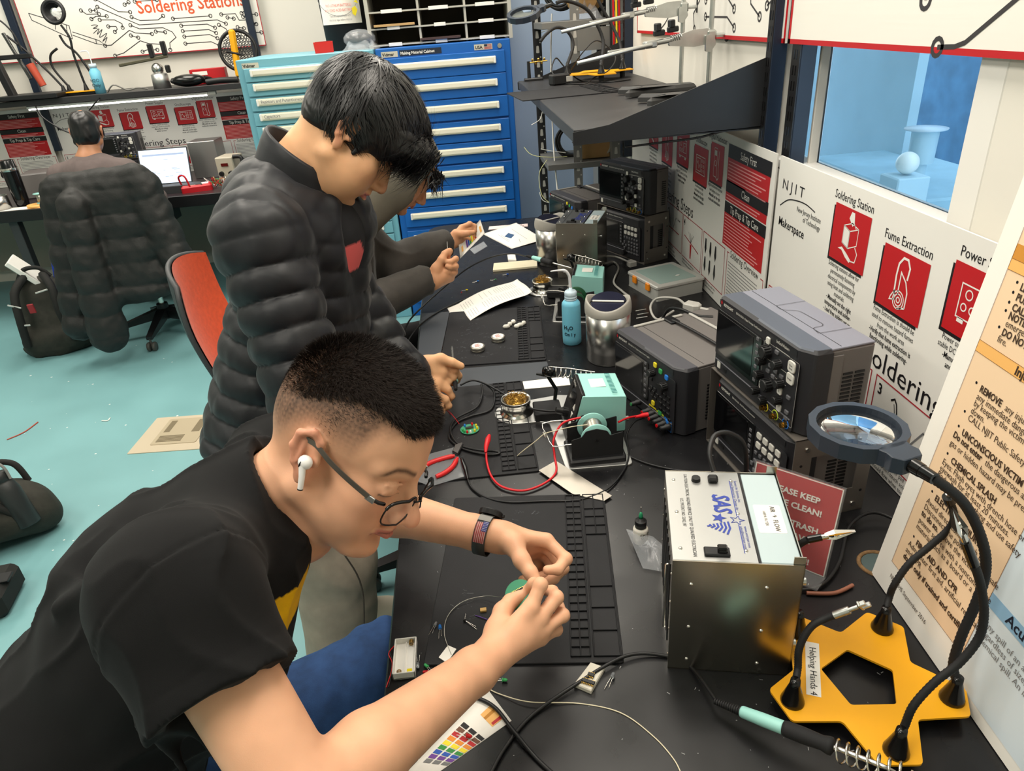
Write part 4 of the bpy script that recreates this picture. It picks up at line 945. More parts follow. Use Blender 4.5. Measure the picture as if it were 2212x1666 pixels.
# card with resistor colours at the front
cc = [P(950, 1668), P(880, 1668), P(1052, 1488), P(1105, 1558)]
t, f = sheet('colour_code_card', 'white resistor colour chart under the forearm at the front', cc, 'card', None, 4)
def chart(t, f, A, sc=1):
    cols = [(20, 20, 20), (110, 70, 50), (186, 30, 36), (230, 140, 40), (240, 220, 40), (50, 140, 60), (36, 84, 180), (110, 60, 150), (120, 120, 120)]
    for i, c in enumerate(cols):
        b = MB()
        for (u0, u1) in A:
            v1 = .62-i*.058; v0 = v1-.048; b.quad(f(u0, v0), f(u1, v0), f(u1, v1), f(u0, v1))
        b.build('colour_cell', mat('chip%d' % i, c, .6), t)
chart(t, f, [(.30, .52), (.02, .24), (.58, .80)])
b = MB(); b.quad(f(.16, .78), f(.62, .78), f(.62, .93), f(.16, .93)); b.build('resistor_drawing', 'tan', t)
b = MB(); b.quad(f(.18, .80), f(.26, .80), f(.26, .93), f(.18, .93)); b.build('red_band', 'red', t)
b = MB(); b.quad(f(.42, .78), f(.50, .78), f(.50, .93), f(.42, .93)); b.build('gold_band', 'ochre', t)
o = f(0, 0); X = (f(1, 0)-f(0, 0)).normalized(); Yv = (f(0, 1)-f(0, 0)).normalized(); B = frame(o, X, Yv); wu = (f(1, 0)-f(0, 0)).length; wv = (f(0, 1)-f(0, 0)).length
tx(t, 'lettering', 'Multiplier', .0065, wu*.36, wv*.70, .0004, 'ink', base=B); tx(t, 'lettering', 'Tolerance', .0065, wu*.62, wv*.655, .0004, 'ink', base=B)
for i, s in enumerate(('x1', 'x10', 'x10\u00b2', 'x10\u00b3', 'x10\u2074', 'x10\u2075', 'x10\u2076', 'x10\u2077', 'x10\u2078')): tx(t, 'cell_lettering', s, .0052, wu*.36, wv*(.585-i*.058), .0006, 'white', base=B)
for i, s in enumerate(('', '\u00b11%', '\u00b12%', '\u00b13%', '\u00b14%', '\u00b10.5%', '\u00b10.25%', '\u00b10.1%', '\u00b10.05%')):
    if s: tx(t, 'cell_lettering', s, .0052, wu*.61, wv*(.585-i*.058), .0006, 'white', base=B)

# ---- tins, battery holder, pcb, pliers, small parts
def flux_tin(label, p, g):
    t = thing('flux_tin', label, 'tin', (p.x, p.y, TT+.004), 20, g)
    MB().lathe([(0, 0), (.0185, 0), (.0195, .001), (.0195, .005), (.0188, .0056), (.0202, .006), (.0205, .0065), (.0205, .0135), (.0195, .0145), (.017, .0148), (.017, .0143), (0, .0143)], None, 32).build('tin_body', mat('tinplate', (206, 200, 188), .36, 1), t); t.scale = (1.1, 1.1, 1.1)
    MB().disc(0, 0, .0165, .0149).build('paper_label', 'paper', t); m = MB()
    for i in range(5): m.line([(-.01+i*.001, -.008+i*.004), (.009-(i % 2)*.004, -.007+i*.004)], .0016, .0152)
    m.build('label_print', 'redline', t)
flux_tin('round silver flux tin nearer the camera on the far mat', P(1032, 752, TT+.012), 'flux tins on the far mat'); flux_tin('round silver flux tin farther back on the far mat', P(1076, 731, TT+.012), 'flux tins on the far mat')
R = random.Random(8); m = MB()
for i in range(6):
    p = P(1094+i*7.5, 708-(i % 3)*4-R.random()*3, TT+.008); m.ell((p.x, p.y, TT+.011), (R.uniform(.008, .013), R.uniform(.006, .011), .008), None, 8)
tag(m.build('cotton_scraps', mat('cotton', (238, 234, 224), .9, bump=(300, .6))), 'torn white cotton scraps on the far mat', 'cotton', kind='stuff')
hb = P(877, 1432)
t = thing('battery_holder', 'white two-cell battery holder at the bench edge', 'battery holder', mtx=frame((-.192, .783, TT), (.034, .0, 0), None, (0, 0, 1)))
m = MB().box((.018, .036, .002), (.036, .072, .004), .001); m.box((.001, .036, .008), (.002, .072, .014), .0006); m.box((.035, .036, .008), (.002, .072, .014), .0006); m.box((.018, .001, .008), (.036, .002, .014), .0006); m.box((.018, .071, .008), (.036, .002, .014), .0006); m.box((.018, .036, .005), (.0016, .07, .004))
m.build('holder_tray', 'white', t); m = MB()
coil(m, (.010, .003, .009), (.010, .010, .009), .0035, .0005, 4); coil(m, (.027, .062, .009), (.027, .069, .009), .0035, .0005, 4); m.build('contact_spring', 'brass', t)
MB().prism(rrect(.008, .006, .001, 2, .026, .012), .004, .006).build('yellow_mark', 'ledyellow', t)
MB().tube(cr([(.0, .06, .012), (-.010, .05, .006), (-.004, .035, .002), (-.004, .015, .002), (-.010, -.012, .001)], 6), .0009, 6).build('red_lead', 'ledred', t)
MB().tube(cr([(.0, .062, .010), (-.008, .053, .006), (-.003, .036, .002), (-.003, .013, .002), (-.006, -.012, .001)], 6), .0009, 6).build('black_lead', 'black', t)
def led(label, px, py, ang, m, z=TT+.004, group=None, s=1.0):
    p = P(px, py, z); t = thing('loose_led', label, 'LED', mtx=Matrix.Translation(p) @ Rz(ang) @ Matrix.Scale(s, 4))
    MB().lathe([(0, -.003), (.0032, -.003), (.0032, -.0018), (.0026, -.0018), (.0026, .003), (.0018, .0052), (0, .0058)], zframe((0, 0, .003), (1, 0, 0)), 14).build('lens', m, t)
    MB().tube([(-.003, .0012, .003), (-.012, .003, .0012), (-.022, .004, .0008)], .0004, 5).build('leg', 'chrome', t); MB().tube([(-.003, -.0012, .003), (-.012, -.0006, .0012), (-.018, -.001, .0008)], .0004, 5).build('leg', 'chrome', t)
    return t
led('clear LED lying on the near mat beside a blue one', 941, 1352, 70, 'ledclear'); led('blue LED lying on the near mat beside a clear one', 951, 1358, 95, 'ledblue')
led('green LED beside the battery holder, partly under the forearm', 922, 1442, 130, 'ledgreen', TT+.001); led('red LED beside the battery holder, partly under the forearm', 921, 1455, 170, 'ledred', TT+.001)
led('green LED on the bare bench just right of the forearm', 1089, 1472, -10, 'ledgreen', TT+.001); led('clear LED standing against the side of the battery holder', 903, 1440, -85, 'ledclear', TT+.001)
led('grey clear LED right of the white foam block', 1323, 1464, 60, 'ledclear', TT+.001, None, 1.15); led('red LED lying on the resistor chart', 1012, 1593, -20, 'ledred', TT+.003)
led('yellow LED on the bench near the hooded person', 1008, 628, 0, 'ledyellow', TT+.001); led('red LED tip on the bench near the hooded person', 997, 633, 80, 'ledred', TT+.001, None, .8)
led('blue LED among clipped leads near the cream breadboard', 1032, 609, 20, 'ledblue', TT+.001); led('green LED near the cream breadboard', 1070, 605, 10, 'ledgreen', TT+.001, None, .9); led('blue banded part beside the cream breadboard', 1096, 594, 0, 'blue', TT+.001)
tag(MB().prism([tuple(p[:2]) for p in (P(948, 1422, TT+.004), P(968, 1396, TT+.004), P(986, 1404, TT+.004), P(966, 1434, TT+.004))], TT+.0045, TT+.006).build('paper_tag', 'paper'), 'small white paper square on the near mat', 'paper tag')
tag(MB().box(P(1044, 1318, TT+.006), (.011, .008, .004), .0005, 0).build('tan_block', mat('tanblock', (200, 160, 92), .6)), 'tiny tan block on the near mat', 'component')
cable('purple_wire', 'short purple wire on the near mat beside the hand', [P(1027, 1330, TT+.005), P(1040, 1334, TT+.006), P(1056, 1340, TT+.005)], .0008, mat('purple', (110, 70, 160), .5), 'wire')
m = MB(); m.ell(P(1004, 1342, TT+.006), (.003, .0025, .0025), None, 10); 
tt = thing('transistor', 'black transistor with long bent legs on the near mat', 'component', P(1004, 1342, TT+.005)); q = P(1004, 1342, TT+.005)
MB().ell((0, 0, .002), (.003, .0025, .0025), None, 10).build('transistor_case', 'black', tt)
for e in ((1030, 1360), (1028, 1354), (1006, 1326)): MB().tube([(0, 0, .002), P(*e, TT+.005)-q], .0004, 5).build('leg', 'chrome', tt)
# foam with chips
fo = [P(1240, 1484), P(1277, 1500), P(1307, 1448), P(1276, 1437)]
t = thing('foam_block', 'white foam block holding two black chips on the bench', 'foam block', fo[0])
MB(Matrix.Translation(-fo[0])).prism([tuple(p[:2]) for p in fo], TT, TT+.008, .002).build('foam', mat('foam', (226, 220, 206), .9, bump=(250, .4)), t)
def chip(label, px, py, rz, n, z, parent=None, mtx=None):
    t = thing('chip', label, 'chip', mtx=mtx if mtx is not None else Matrix.Translation(P(px, py, z)) @ Rz(rz)); L = n*.00254
    MB().box((0, 0, .0035), (L, .0065, .0033), .0006).build('chip_body', 'black', t); m = MB()
    for i in range(n):
        for s in (-1, 1): m.box((-L/2+.00127+i*.00254, s*.0042, .002), (.001, .001, .004))
    m.build('pin_row', 'gold', t); return t
chip('longer black chip in the white foam block', 1271, 1476, -30, 8, TT+.008); chip('shorter black chip in the white foam block', 1277, 1461, -30, 4, TT+.008)
# the finished round board on the middle mat
def board(label, M0, comps=True):
    t = thing('circuit_board', label, 'circuit board', mtx=M0)
    MB().prism(circ(.024, 36), 0, .0016).build('board', mat('pcb', (52, 140, 104), .45), t)
    m = MB(); m.box((0, .004, .0035), (.02, .0075, .0035), .0006); m.build('chip_body', 'black', t); m = MB()
    for i in range(8):
        for s in (-1, 1): m.box((-.0089+i*.00254, .004+s*.0045, .0025), (.0011, .0013, .0026))
    m.build('pin_row', 'gold', t)
    if comps:
        for i, (a, c) in enumerate(((190, 'ledgreen'), (215, 'ledgreen'), (240, 'ledred'), (300, 'ledyellow'), (340, 'ledyellow'), (20, 'ledyellow'), (60, 'ledred'), (120, 'ledblue'), (265, 'white'))):
            a = math.radians(a); MB().lathe([(.0028, .0016), (.0028, .006), (.0018, .0085), (0, .009)], Tm(.019*math.cos(a), .019*math.sin(a), 0), 12).build('led', c, t)
    return t
board('small green circuit board with coloured LEDs on the middle mat', Matrix.Translation(P(1015, 928, TT+.006)) @ Rz(10))
cable('red_wire', 'thin red wire from the small board up to the fingers', [P(992, 916, TT+.01), P(980, 900, TT+.02), P(968, 886, TT+.03)], .0007, 'ledred', 'wire')
# pliers on a clear bag
def film(name, label, pts, cat, seed, h=.012, cen=None):
    R = random.Random(seed); P2 = [Vector(p) for p in pts]; c = sum(P2, V(0, 0, 0))/len(P2); vs = [c+V(0, 0, h)]; fs = []; N = len(P2); K = 5
    for k in range(1, K+1):
        for i in range(N*4):
            a = P2[(i//4) % N].lerp(P2[(i//4+1) % N], (i % 4)/4); p = c.lerp(a, k/K); vs.append(p+V(0, 0, .001+max(0, (h+R.gauss(0, h*.35))*(1-(k/K)**2))))
    n = N*4
    for i in range(n): fs.append((0, 1+i, 1+(i+1) % n))
    for k in range(K-1):
        for i in range(n): fs.append((1+k*n+i, 1+(k+1)*n+i, 1+(k+1)*n+(i+1) % n, 1+k*n+(i+1) % n))
    m = MB(); m.add(vs, fs, 0, True); return tag(m.build(name, 'film'), label, cat)
film('plastic_bag', 'clear plastic bag under the red-handled cutters', [P(915, 985, TT+.004), P(985, 966, TT+.004), P(1004, 1030, TT+.004), P(930, 1052, TT+.004), P(900, 1040, TT+.004)], 'plastic bag', 3, .004)
t = thing('flush_cutters', 'red-handled flush cutters on the clear plastic bag', 'pliers', P(988, 980, TT+.010)); o = P(988, 980, TT+.010)
for pts in ([(982, 985), (960, 990), (930, 1000), (905, 1015)], [(988, 990), (978, 1008), (960, 1022), (942, 1030)]):
    MB(Matrix.Translation(-o)).tube(cr([P(*p, TT+.012) for p in pts], 5), [.004]*2+[.0058]*12+[.005]*2, 10).build('handle', mat('gripred', (208, 32, 34), .4), t)
MB(Matrix.Translation(-o)).prism([tuple(p[:2]) for p in (P(978, 986), P(990, 992), P(1002, 970), P(1000, 967), P(984, 972))], TT+.009, TT+.016, .002).build('jaws', mat('gunmetal', (96, 96, 96), .35, .9), t)
# clip leads
t = thing('clip_lead', 'red test lead looping over the bench from a red clip to the power supply', 'test lead')
MB().tube(cr([P(1050, 975, TT+.03), P(1052, 1000, TT+.015), P(1062, 1030, TT+.008), P(1085, 1052, TT+.006), P(1130, 1060, TT+.006), P(1175, 1045, TT+.006), P(1201, 1020, TT+.01), P(1198, 985, TT+.03), P(1196, 950, TT+.06), P(1215, 915, TT+.085), P(1255, 902, TT+.095)], 8), .0026, 8).build('lead', mat('leadred', (206, 28, 38), .4), t)
MB().tube(cr([P(1336, 912, TT+.06), P(1360, 902, TT+.055), P(1395, 897, TT+.05)], 5), .0026, 8).build('lead_end', 'leadred', t)
MB().tube([P(1373, 901, TT+.053), P(1392, 897, TT+.05), P(1400, 896, TT+.05)], [.003, .006, .006], 10).build('banana_plug', 'leadred', t)
MB().tube([P(1049, 978, TT+.03), P(1050, 966, TT+.035), P(1054, 950, TT+.038), P(1057, 941, TT+.036)], [.003, .0055, .007, .004], 10).build('clip_boot', 'leadred', t)
t = thing('clip_lead', 'black test lead sweeping across the bench to the spool holder', 'test lead')
MB().tube(cr([P(1010, 1035, TT+.008), P(1020, 1055, TT+.004), P(1050, 1075, TT+.004), P(1100, 1085, TT+.006), P(1170, 1083, TT+.006), P(1250, 1080, TT+.005), P(1310, 1058, TT+.005), P(1345, 1020, TT+.005), P(1358, 985, TT+.006), P(1354, 940, TT+.01), P(1370, 912, TT+.03), P(1392, 903, TT+.045)], 8), .0022, 8).build('lead', 'black', t)
MB().tube([P(1010, 1036, TT+.008), P(1004, 1010, TT+.012), P(998, 992, TT+.013)], [.003, .006, .004], 10).build('clip_boot', 'black_gloss', t)
cable('mains_lead', 'thin black mains lead trailing from the near fume extractor', [P(1310, 930), P(1325, 965, TT+.003), P(1380, 995, TT+.003), P(1440, 1012, TT+.003), P(1500, 1020, TT+.003)], .002)
cable('iron_lead', 'tangled black iron lead on the middle mat', [P(1212, 888, TT+.05), P(1180, 888, TT+.04), P(1140, 880, TT+.03), P(1090, 852, TT+.025), P(1050, 830, TT+.03), P(1020, 822, TT+.03), P(995, 832, TT+.03)], .0028)
cable('iron_lead', 'black lead loop on the middle mat round the circuit board', [P(1050, 830, TT+.03), P(1068, 850, TT+.012), P(1060, 885, TT+.008), P(1015, 900, TT+.008), P(985, 915, TT+.008), P(970, 945, TT+.008), P(1000, 970, TT+.008), P(1050, 982, TT+.008), P(1078, 980, TT+.008), P(1070, 975, TT+.01), P(1030, 972, TT+.01), P(990, 960, TT+.01), P(973, 930, TT+.012), P(985, 905, TT+.012), P(1030, 880, TT+.01), P(1042, 850, TT+.012), P(1040, 830, TT+.02)], .0028)
tag(MB().prism([tuple(p[:2]) for p in (P(1164, 1021), P(1201, 1000), P(1322, 1076), P(1305, 1087), P(1237, 1072))], TT+.0045, TT+.006).build('metal_sheet', mat('satin', (166, 160, 150), .35, .8)), 'pointed bare metal sheet between the middle stand and near mat', 'metal sheet')
# far-bench bits
tag(MB().prism(rpoly([tuple(p[:2]) for p in (P(1065, 588), P(1067, 573), P(1160, 565), P(1161, 579))], .002, 2), TT+.001, TT+.009, .001).build('breadboard_strip', 'cream'), 'long cream plastic strip on the bench near the far stand', 'plastic strip')
tag(MB().prism(rpoly([tuple(p[:2]) for p in (P(1098, 566), P(1096, 553), P(1113, 552), P(1116, 567))], .003, 2), TT+.001, TT+.012, .002).build('white_tag', 'paper'), 'small white folded tag behind the cream plastic strip', 'paper tag')
tag(MB().prism(rpoly([tuple(p[:2]) for p in (P(1015, 540), P(1045, 523), P(1053, 533), P(1025, 550))], .002, 2), TT+.001, TT+.004, .001).build('parts_bag', 'film'), 'small clear parts bag under the held card', 'parts bag')
# grey mains cable and plugs on the power supply
t = thing('mains_cable', 'grey mains cable with a plug lying on the near power supply', 'mains cable')
MB().tube(cr([P(1455, 672, .80), P(1420, 690, .80), P(1405, 665, .82), P(1420, 645, .85), P(1460, 645, .88), P(1482, 660, .93)], 8), .0038, 8).build('cable', 'lgrey', t)
a, b = P(1480, 660, .935), P(1512, 667, .935)
MB(frame(a, b-a, None, (0, 0, 1))).prism(rpoly([(0, -.015), (.034, -.017), (.046, -.008), (.046, .008), (.034, .017), (0, .015)], .003, 3), -.012, .012, .003).box((.058, 0, 0), (.026, .010, .010), .002).build('plug', 'lgrey', t)
cable('mains_cable', 'black mains cable across the top of the near power supply', [P(1430, 690, .82), P(1445, 668, .90), P(1470, 668, .94), P(1505, 682, .938), P(1540, 685, .938)], .0042)
t = thing('mains_cable', 'grey mains cable snaking along the bench from the far extractor', 'mains cable')
MB().tube(cr([P(1305, 570, .775), P(1325, 566, .765), P(1336, 580, .765), P(1326, 610, .765), P(1345, 630, .765), P(1358, 642, .765), P(1352, 660, .765)], 8), .0042, 8).build('cable', 'lgrey', t)
MB().tube(cr([P(1303, 554, .79), P(1330, 555, .78), P(1358, 566, .78)], 6), .0042, 8).build('cable_end', 'lgrey', t)
a, b = P(1358, 566, .785), P(1377, 575, .785)
MB(frame(a, b-a, None, (0, 0, 1))).prism(rpoly([(0, -.01), (.02, -.016), (.035, -.016), (.035, .016), (.02, .016), (0, .01)], .003, 3), -.01, .01, .003).build('socket_end', 'lgrey', t)
t = thing('bench_clutter', 'heap of metal probes and leads behind the near power supply', 'test probes', kind=None) if False else None
for i, (a, b) in enumerate((((1372, 672), (1395, 668)), ((1376, 680), (1400, 676)), ((1374, 688), (1398, 684)))):
    tag(MB().cyl(P(*a, .80), P(*b, .80), .003, None, 10).build('metal_probe', 'chrome'), ('silver probe, topmost of three behind the steel bin', 'silver probe, middle of three behind the steel bin', 'silver probe, lowest of three behind the steel bin')[i], 'probe', 'probes behind the steel bin')
cable('iron_lead', 'long black lead curving from the hooded person to the far iron', [P(868, 735, TT-.02), P(880, 700, TT+.01), P(905, 670, TT+.03), P(960, 620, TT+.05), P(1010, 580, TT+.05), P(1060, 556, TT+.05), P(1105, 548, TT+.06), P(1138, 554, TT+.08)], .003)
cable('iron_lead', 'black lead lying nearer the camera along the far bench edge', [P(876, 745, TT-.02), P(905, 705, TT+.005), P(950, 672, TT+.005), P(1010, 645, TT+.005), P(1060, 636, TT+.004)], .003)
iron('black and teal iron resting in the far stand spring', P(1138, 553, TT+.085), P(1236, 580, TT+.10))
# flux bottle in a bag
t = thing('flux_bottle', 'small white dropper bottle with green needle tip', 'bottle', (.27, 1.045, TT))
MB().lathe([(0, 0), (.0135, 0), (.0145, .001), (.0145, .030), (.013, .034), (.0095, .036), (.0095, .040), (0, .04)], None, 26).build('bottle_body', mat('milky', (222, 218, 208), .35, sss=.1), t)
MB().lathe([(0, .036), (.0112, .036), (.0112, .050), (.0105, .051), (.006, .051), (.005, .056), (0, .056)], None, 22).build('cap', 'black', t)
n = MB().lathe([(0, .056), (.0042, .056), (.0042, .062), (.003, .067), (.0016, .07), (0, .07)], None, 14).build('needle_hub', mat('hubgreen', (40, 140, 96), .3), t); MB().cyl((0, 0, .07), (0, 0, .082), .0008, None, 8).build('needle', 'chrome', t)
bottle_text(t, [('CHIP', .008, .022, -.003), ('QUIK', .006, .016, -.002)], .0145, .1, 'ink')
film('plastic_bag', 'clear plastic bag around the base of the dropper bottle', [V(.245, 1.06, TT+.02), V(.29, 1.03, TT+.02), V(.318, 1.0, TT+.004), V(.29, .95, TT+.004), V(.255, .965, TT+.004)], 'plastic bag', 5, .012)

# ================================================================ helping hands (star base, flexible arms)
def flex(m, pts, r=.0058, n=10, every=.0042, sm=14):
    """ribbed gooseneck along a smooth path"""
    C = cr(pts, sm); out = [C[0]]; acc = 0
    for a, b in zip(C, C[1:]): 
        k = max(1, int((b-a).length/(every/2)))
        for i in range(1, k+1): out.append(a.lerp(b, i/k))
    m.tube(out, [r if (i//1) % 2 else r*.9 for i in range(len(out))], n)
def croc(parent, p, d, s=1.0):
    F = zframe(p, d, (0, 0, 1)); m = MB(F)
    m.cyl((0, 0, 0), (0, 0, .012*s), .0035*s, None, 10)
    for g in (-1, 1): m.add([V(.003*g*s, -.003*s, .008*s), V(.003*g*s, .003*s, .008*s), V(.005*g*s, .0042*s, .02*s), V(.005*g*s, -.0042*s, .02*s), V(.0008*g*s, .0015*s, .045*s), V(.0008*g*s, -.0015*s, .045*s), V(.001*g*s, .003*s, .02*s), V(.001*g*s, -.003*s, .02*s)], [(0, 1, 2, 3), (3, 2, 4, 5), (7, 6, 4, 5), (0, 3, 7), (1, 6, 2), (3, 5, 7), (2, 6, 4)])
    m.cyl((-.004*s, 0, .022*s), (.004*s, 0, .022*s), .003*s, None, 10)
    return m.build('crocodile_clip', 'chrome', parent)
def magnifier(parent, c, up, handle, R=.062, lens_r=.047, m='mag'):
    F = frame(c, handle, None, up)
    mat('mag', (44, 52, 64), .38); mat('magside', (32, 32, 34), .5)
    N = 14; ol = [(R*math.cos(2*PI*(i+.5)/N), R*math.sin(2*PI*(i+.5)/N)) for i in range(N)]
    ho = [(lens_r*1.06*math.cos(2*PI*(i+.5)/N), lens_r*1.06*math.sin(2*PI*(i+.5)/N)) for i in range(N)]
    M8 = lambda pl, k: [tuple(Vector(pl[i]).lerp(Vector(pl[(i+1) % N]), j/k)) for i in range(N) for j in range(k)]
    o = MB(F)
    ring_out = M8(ol, 3); hole = [(lens_r*1.06*math.cos(2*PI*(i+1.5)/(3*N)), lens_r*1.06*math.sin(2*PI*(i+1.5)/(3*N))) for i in range(3*N)]
    o.prism(ring_out, -.014, .008, 0, 0, None, False, None, hole)
    hnd = rpoly([(R*.86, -.024), (R+.004, -.02), (R+.014, -.022), (R+.026, -.014), (R+.026, .014), (R+.014, .022), (R+.004, .02), (R*.86, .024)], .003, 2)
    o.prism(hnd, -.014, .008, .001)
    r = o.build('magnifier_frame', 'mag', parent)
    MB(F).lathe([(0, .0055), (lens_r*.5, .0045), (lens_r*.85, .002), (lens_r*1.05, 0), (lens_r*1.05, -.001), (lens_r*.85, -.003), (lens_r*.5, -.0055), (0, -.0065)], None, 40).build('lens', mat('lens', (240, 244, 248), .02, trans=1, ior=1.14, spec=.8), r)
    MB(F).cyl((R+.024, 0, -.003), (R+.040, 0, -.003), .010, .009, 16).cyl((R+.038, 0, -.003), (R+.058, 0, -.003), .0085, .0075, 16).build('collar', 'black_gloss', parent)
    return F
def star_base(t, outline, hole, z, zb, feet):
    m = MB(); pts = rpoly(outline, .009, 4); hl = rpoly(hole, .006, 4)
    # skin between outline and pentagon hole: bridge by triangulated fill
    bm = bmesh.new()
    e = []
    for pl in (pts, hl):
        vs = [bm.verts.new((p[0], p[1], z)) for p in pl]
        e += [bm.edges.new((vs[i], vs[(i+1) % len(vs)])) for i in range(len(vs))]
    bmesh.ops.triangle_fill(bm, edges=e, use_beauty=True); bm.verts.index_update()
    vs = [v.co.copy() for v in bm.verts]; fs = [[v.index for v in f.verts] for f in bm.faces]; bm.free()
    th = .0035; n = len(vs); m.add(vs, fs); m.add([v-V(0, 0, th) for v in vs], [f[::-1] for f in fs])
    for pl in (pts, hl):
        k = len(pl); m.add([(p[0], p[1], z) for p in pl]+[(p[0], p[1], z-th) for p in pl], [(i, (i+1) % k, k+(i+1) % k, k+i) for i in range(k)])
    m.build('star_base', 'yellow', t, True)
    for f in feet: MB().cyl((f[0], f[1], zb), (f[0], f[1], z-th), .011, .013, 16).build('rubber_foot', 'rubber', t)
def cone(t, p, lean=(0, 0, 1)): 
    return MB().lathe([(0, 0), (.0165, 0), (.0165, .003), (.0155, .006), (.0075, .034), (.0068, .044), (0, .044)], zframe(p, lean), 22).build('arm_socket', 'black_gloss', t)
zc = lambda a, b: (1472+a/2.99, 1180+b/2.99)
zd = lambda a, b: (1780+a*432/991, 940+b*726/1666)
ZS = TT+.024
star = [tuple(onz(*zc(*p), ZS)[:2]) for p in ((565, 925), (715, 1132), (1040, 1130), (1275, 1415), (1562, 1412), (1527, 1120), (1870, 1100), (1838, 920), (1478, 750), (1435, 520), (1200, 425), (1030, 560), (770, 455), (680, 520), (722, 800))]
pent = [tuple(onz(*zc(*p), ZS)[:2]) for p in ((900, 792), (1072, 668), (1365, 800), (1390, 1020), (1095, 1026))]
t = thing('helping_hands', 'near yellow star-based helping hands with flexible arms and magnifier', 'helping hands')
base_pts = [onz(*zc(*p), ZS) for p in ((715, 1000), (1385, 1325), (1745, 985), (1295, 530), (742, 555))]
star_base(t, star, pent, ZS, TT, [b.lerp(V(*[sum(q[i] for q in base_pts)/5 for i in range(3)]), .12) for b in base_pts])
for b in base_pts: cone(t, b)
def near_arm(parent, b, pix, d0, d1, r=.0055):
    n = len(pix); pts = [b+V(0, 0, .036)]+[at(px, py, d0+(d1-d0)*(i+1)/n) for i, (px, py) in enumerate(pix)]
    m = MB(); flex(m, pts, r); m.build('flexible_arm', 'rubber', parent); return pts
depth = lambda p: float(AX[2] @ np.array([p[0], p[1], p[2]-CAM_H]))
# arm with bare clamp (front left)
b = base_pts[0]; a = near_arm(t, b, [zc(752, 790), zc(757, 680), zc(790, 590), zc(850, 510), zc(935, 465), zc(985, 447)], depth(b), depth(b)-.03)
e = a[-1]; d = (a[-1]-a[-2]).normalized(); m = MB(); m.cyl(e, e+d*.022, .0055, .0055, 12); m.cyl(e+d*.022, e+d*.034, .003, None, 10); m.build('arm_tip', 'zinc', t)
m = MB(zframe(e+d*.034, d)); m.box((0, 0, .004), (.02, .008, .004), .001); m.box((.006, 0, .010), (.005, .007, .012), .001); m.box((-.006, 0, .008), (.005, .007, .009), .001); m.build('tip_clamp', 'zinc', t)
# front arm
b = base_pts[1]; a = near_arm(t, b, [zd(400, 1440), zd(445, 1340), zd(550, 1225), zd(670, 1130), zd(765, 1010), zd(792, 900), zd(785, 790), zd(765, 700), zd(742, 640)], depth(b), depth(b)-.10)
e = a[-1]; d = (a[-1]-a[-2]).normalized(); m = MB(); m.cyl(e, e+d*.045, .0062, .0058, 12); m.build('arm_tip', 'black_gloss', t); croc(t, e+d*.045, d, 1.3)
# magnifier arm
c = at(1852, 928, .935); hx = onz(1990, 1012, c.z)-c
Fm = magnifier(t, c, (.03, -.05, 1), hx, .0625, .049)
b = base_pts[2]; e0 = Fm @ V(.116, 0, -.003)
pts = [b+V(0, 0, .036)]
pix = [zd(640, 1140), zd(680, 1000), zd(742, 860), zd(792, 720), zd(800, 600), zd(765, 470), zd(705, 355), zd(640, 285)]
for i, p in enumerate(pix): u = (i+1)/9; pts.append(at(*p, depth(b)*(1-u)+depth(e0)*u))
pts.append(e0); m = MB(); flex(m, pts, .0068); m.build('flexible_arm', 'rubber', t)
# rear arm with plain end
b = base_pts[3]; a = near_arm(t, b, [zd(325, 800), zd(350, 740), zd(420, 640), zd(520, 555), zd(605, 480), zd(640, 430), zd(642, 380), zd(625, 330)], depth(b), depth(b)-.09)
e = a[-1]; d = (a[-1]-a[-2]).normalized(); m = MB(); m.cyl(e, e+d*.012, .0085, .0085, 14); m.build('arm_tip', 'black_gloss', t); MB().cyl(e+d*.012, e+d*.018, .0035, .003, 10).build('tip_screw', 'zinc', t)
# arm hidden behind the extractor, clip in front of the red notice
b = base_pts[4]; a = near_arm(t, b, [(1716, 1330), (1712, 1260), (1711, 1215), (1722, 1182), (1745, 1166)], depth(b), depth(b)-.05)
e = a[-1]; d = (at(1800, 1156, depth(e)-.01)-e).normalized(); m = MB(); m.cyl(e, e+d*.02, .006, .0055, 12); m.build('arm_tip', 'black_gloss', t); croc(t, e+d*.016, d, 1.15)
MB().box((.335+.0, .705, TT+.03), (.001, .001, .001))
lab = base_pts[0].lerp(base_pts[4], .42)
fx = (onz(*zc(835, 960), ZS)-onz(*zc(825, 622), ZS)); L0 = onz(*zc(803, 622), ZS)
B = frame(L0+V(0, 0, .0006), fx, None, (0, 0, 1)) @ Rz(0)
MB(B).rect(-.002, -.001, fx.length, .019, 0).build('name_tape', 'white', t)
tx(t, 'tape_lettering', 'Helping Hands 4', .0135, .008, .005, .0005, 'ink', base=B, xs=1.0)

# ================================================================ wall shelf and what stands on it
ZT = 1.395
t = thing('wall_shelf', 'black shelf on angled brackets above the instruments', 'shelf')
MB().box((.573, 2.82, ZT-.018), (.535, 1.70, .036), .002).build('shelf_board', mat('shelfblack', (40, 40, 42), .42, noise=(6, .12), bump=(400, .05)), t)
for y in (1.965, 3.668):
    m = MB(frame((0, y, 0), (1, 0, 0), (0, 0, 1)))
    m.prism([(.302, ZT-.040), (.835, ZT-.030), (.835, ZT+.145), (.40, ZT+.006), (.302, ZT-.006)], -.002, .002)
    m.box((.57, ZT-.037, .02 if y > 3 else -.02), (.53, .003, .04)); m.build('bracket', mat('bracket', (21, 22, 25), .5, noise=(7, .35)), t)
cable('shelf_cable', 'thin black cable hanging below the wall shelf', [V(.45, 1.99, ZT-.06), V(.55, 1.985, ZT-.055), V(.65, 1.98, ZT-.05), V(.74, 1.975, ZT-.035), V(.83, 1.97, ZT-.035)], .003)
R1 = V(.6, 3.33, ZT)
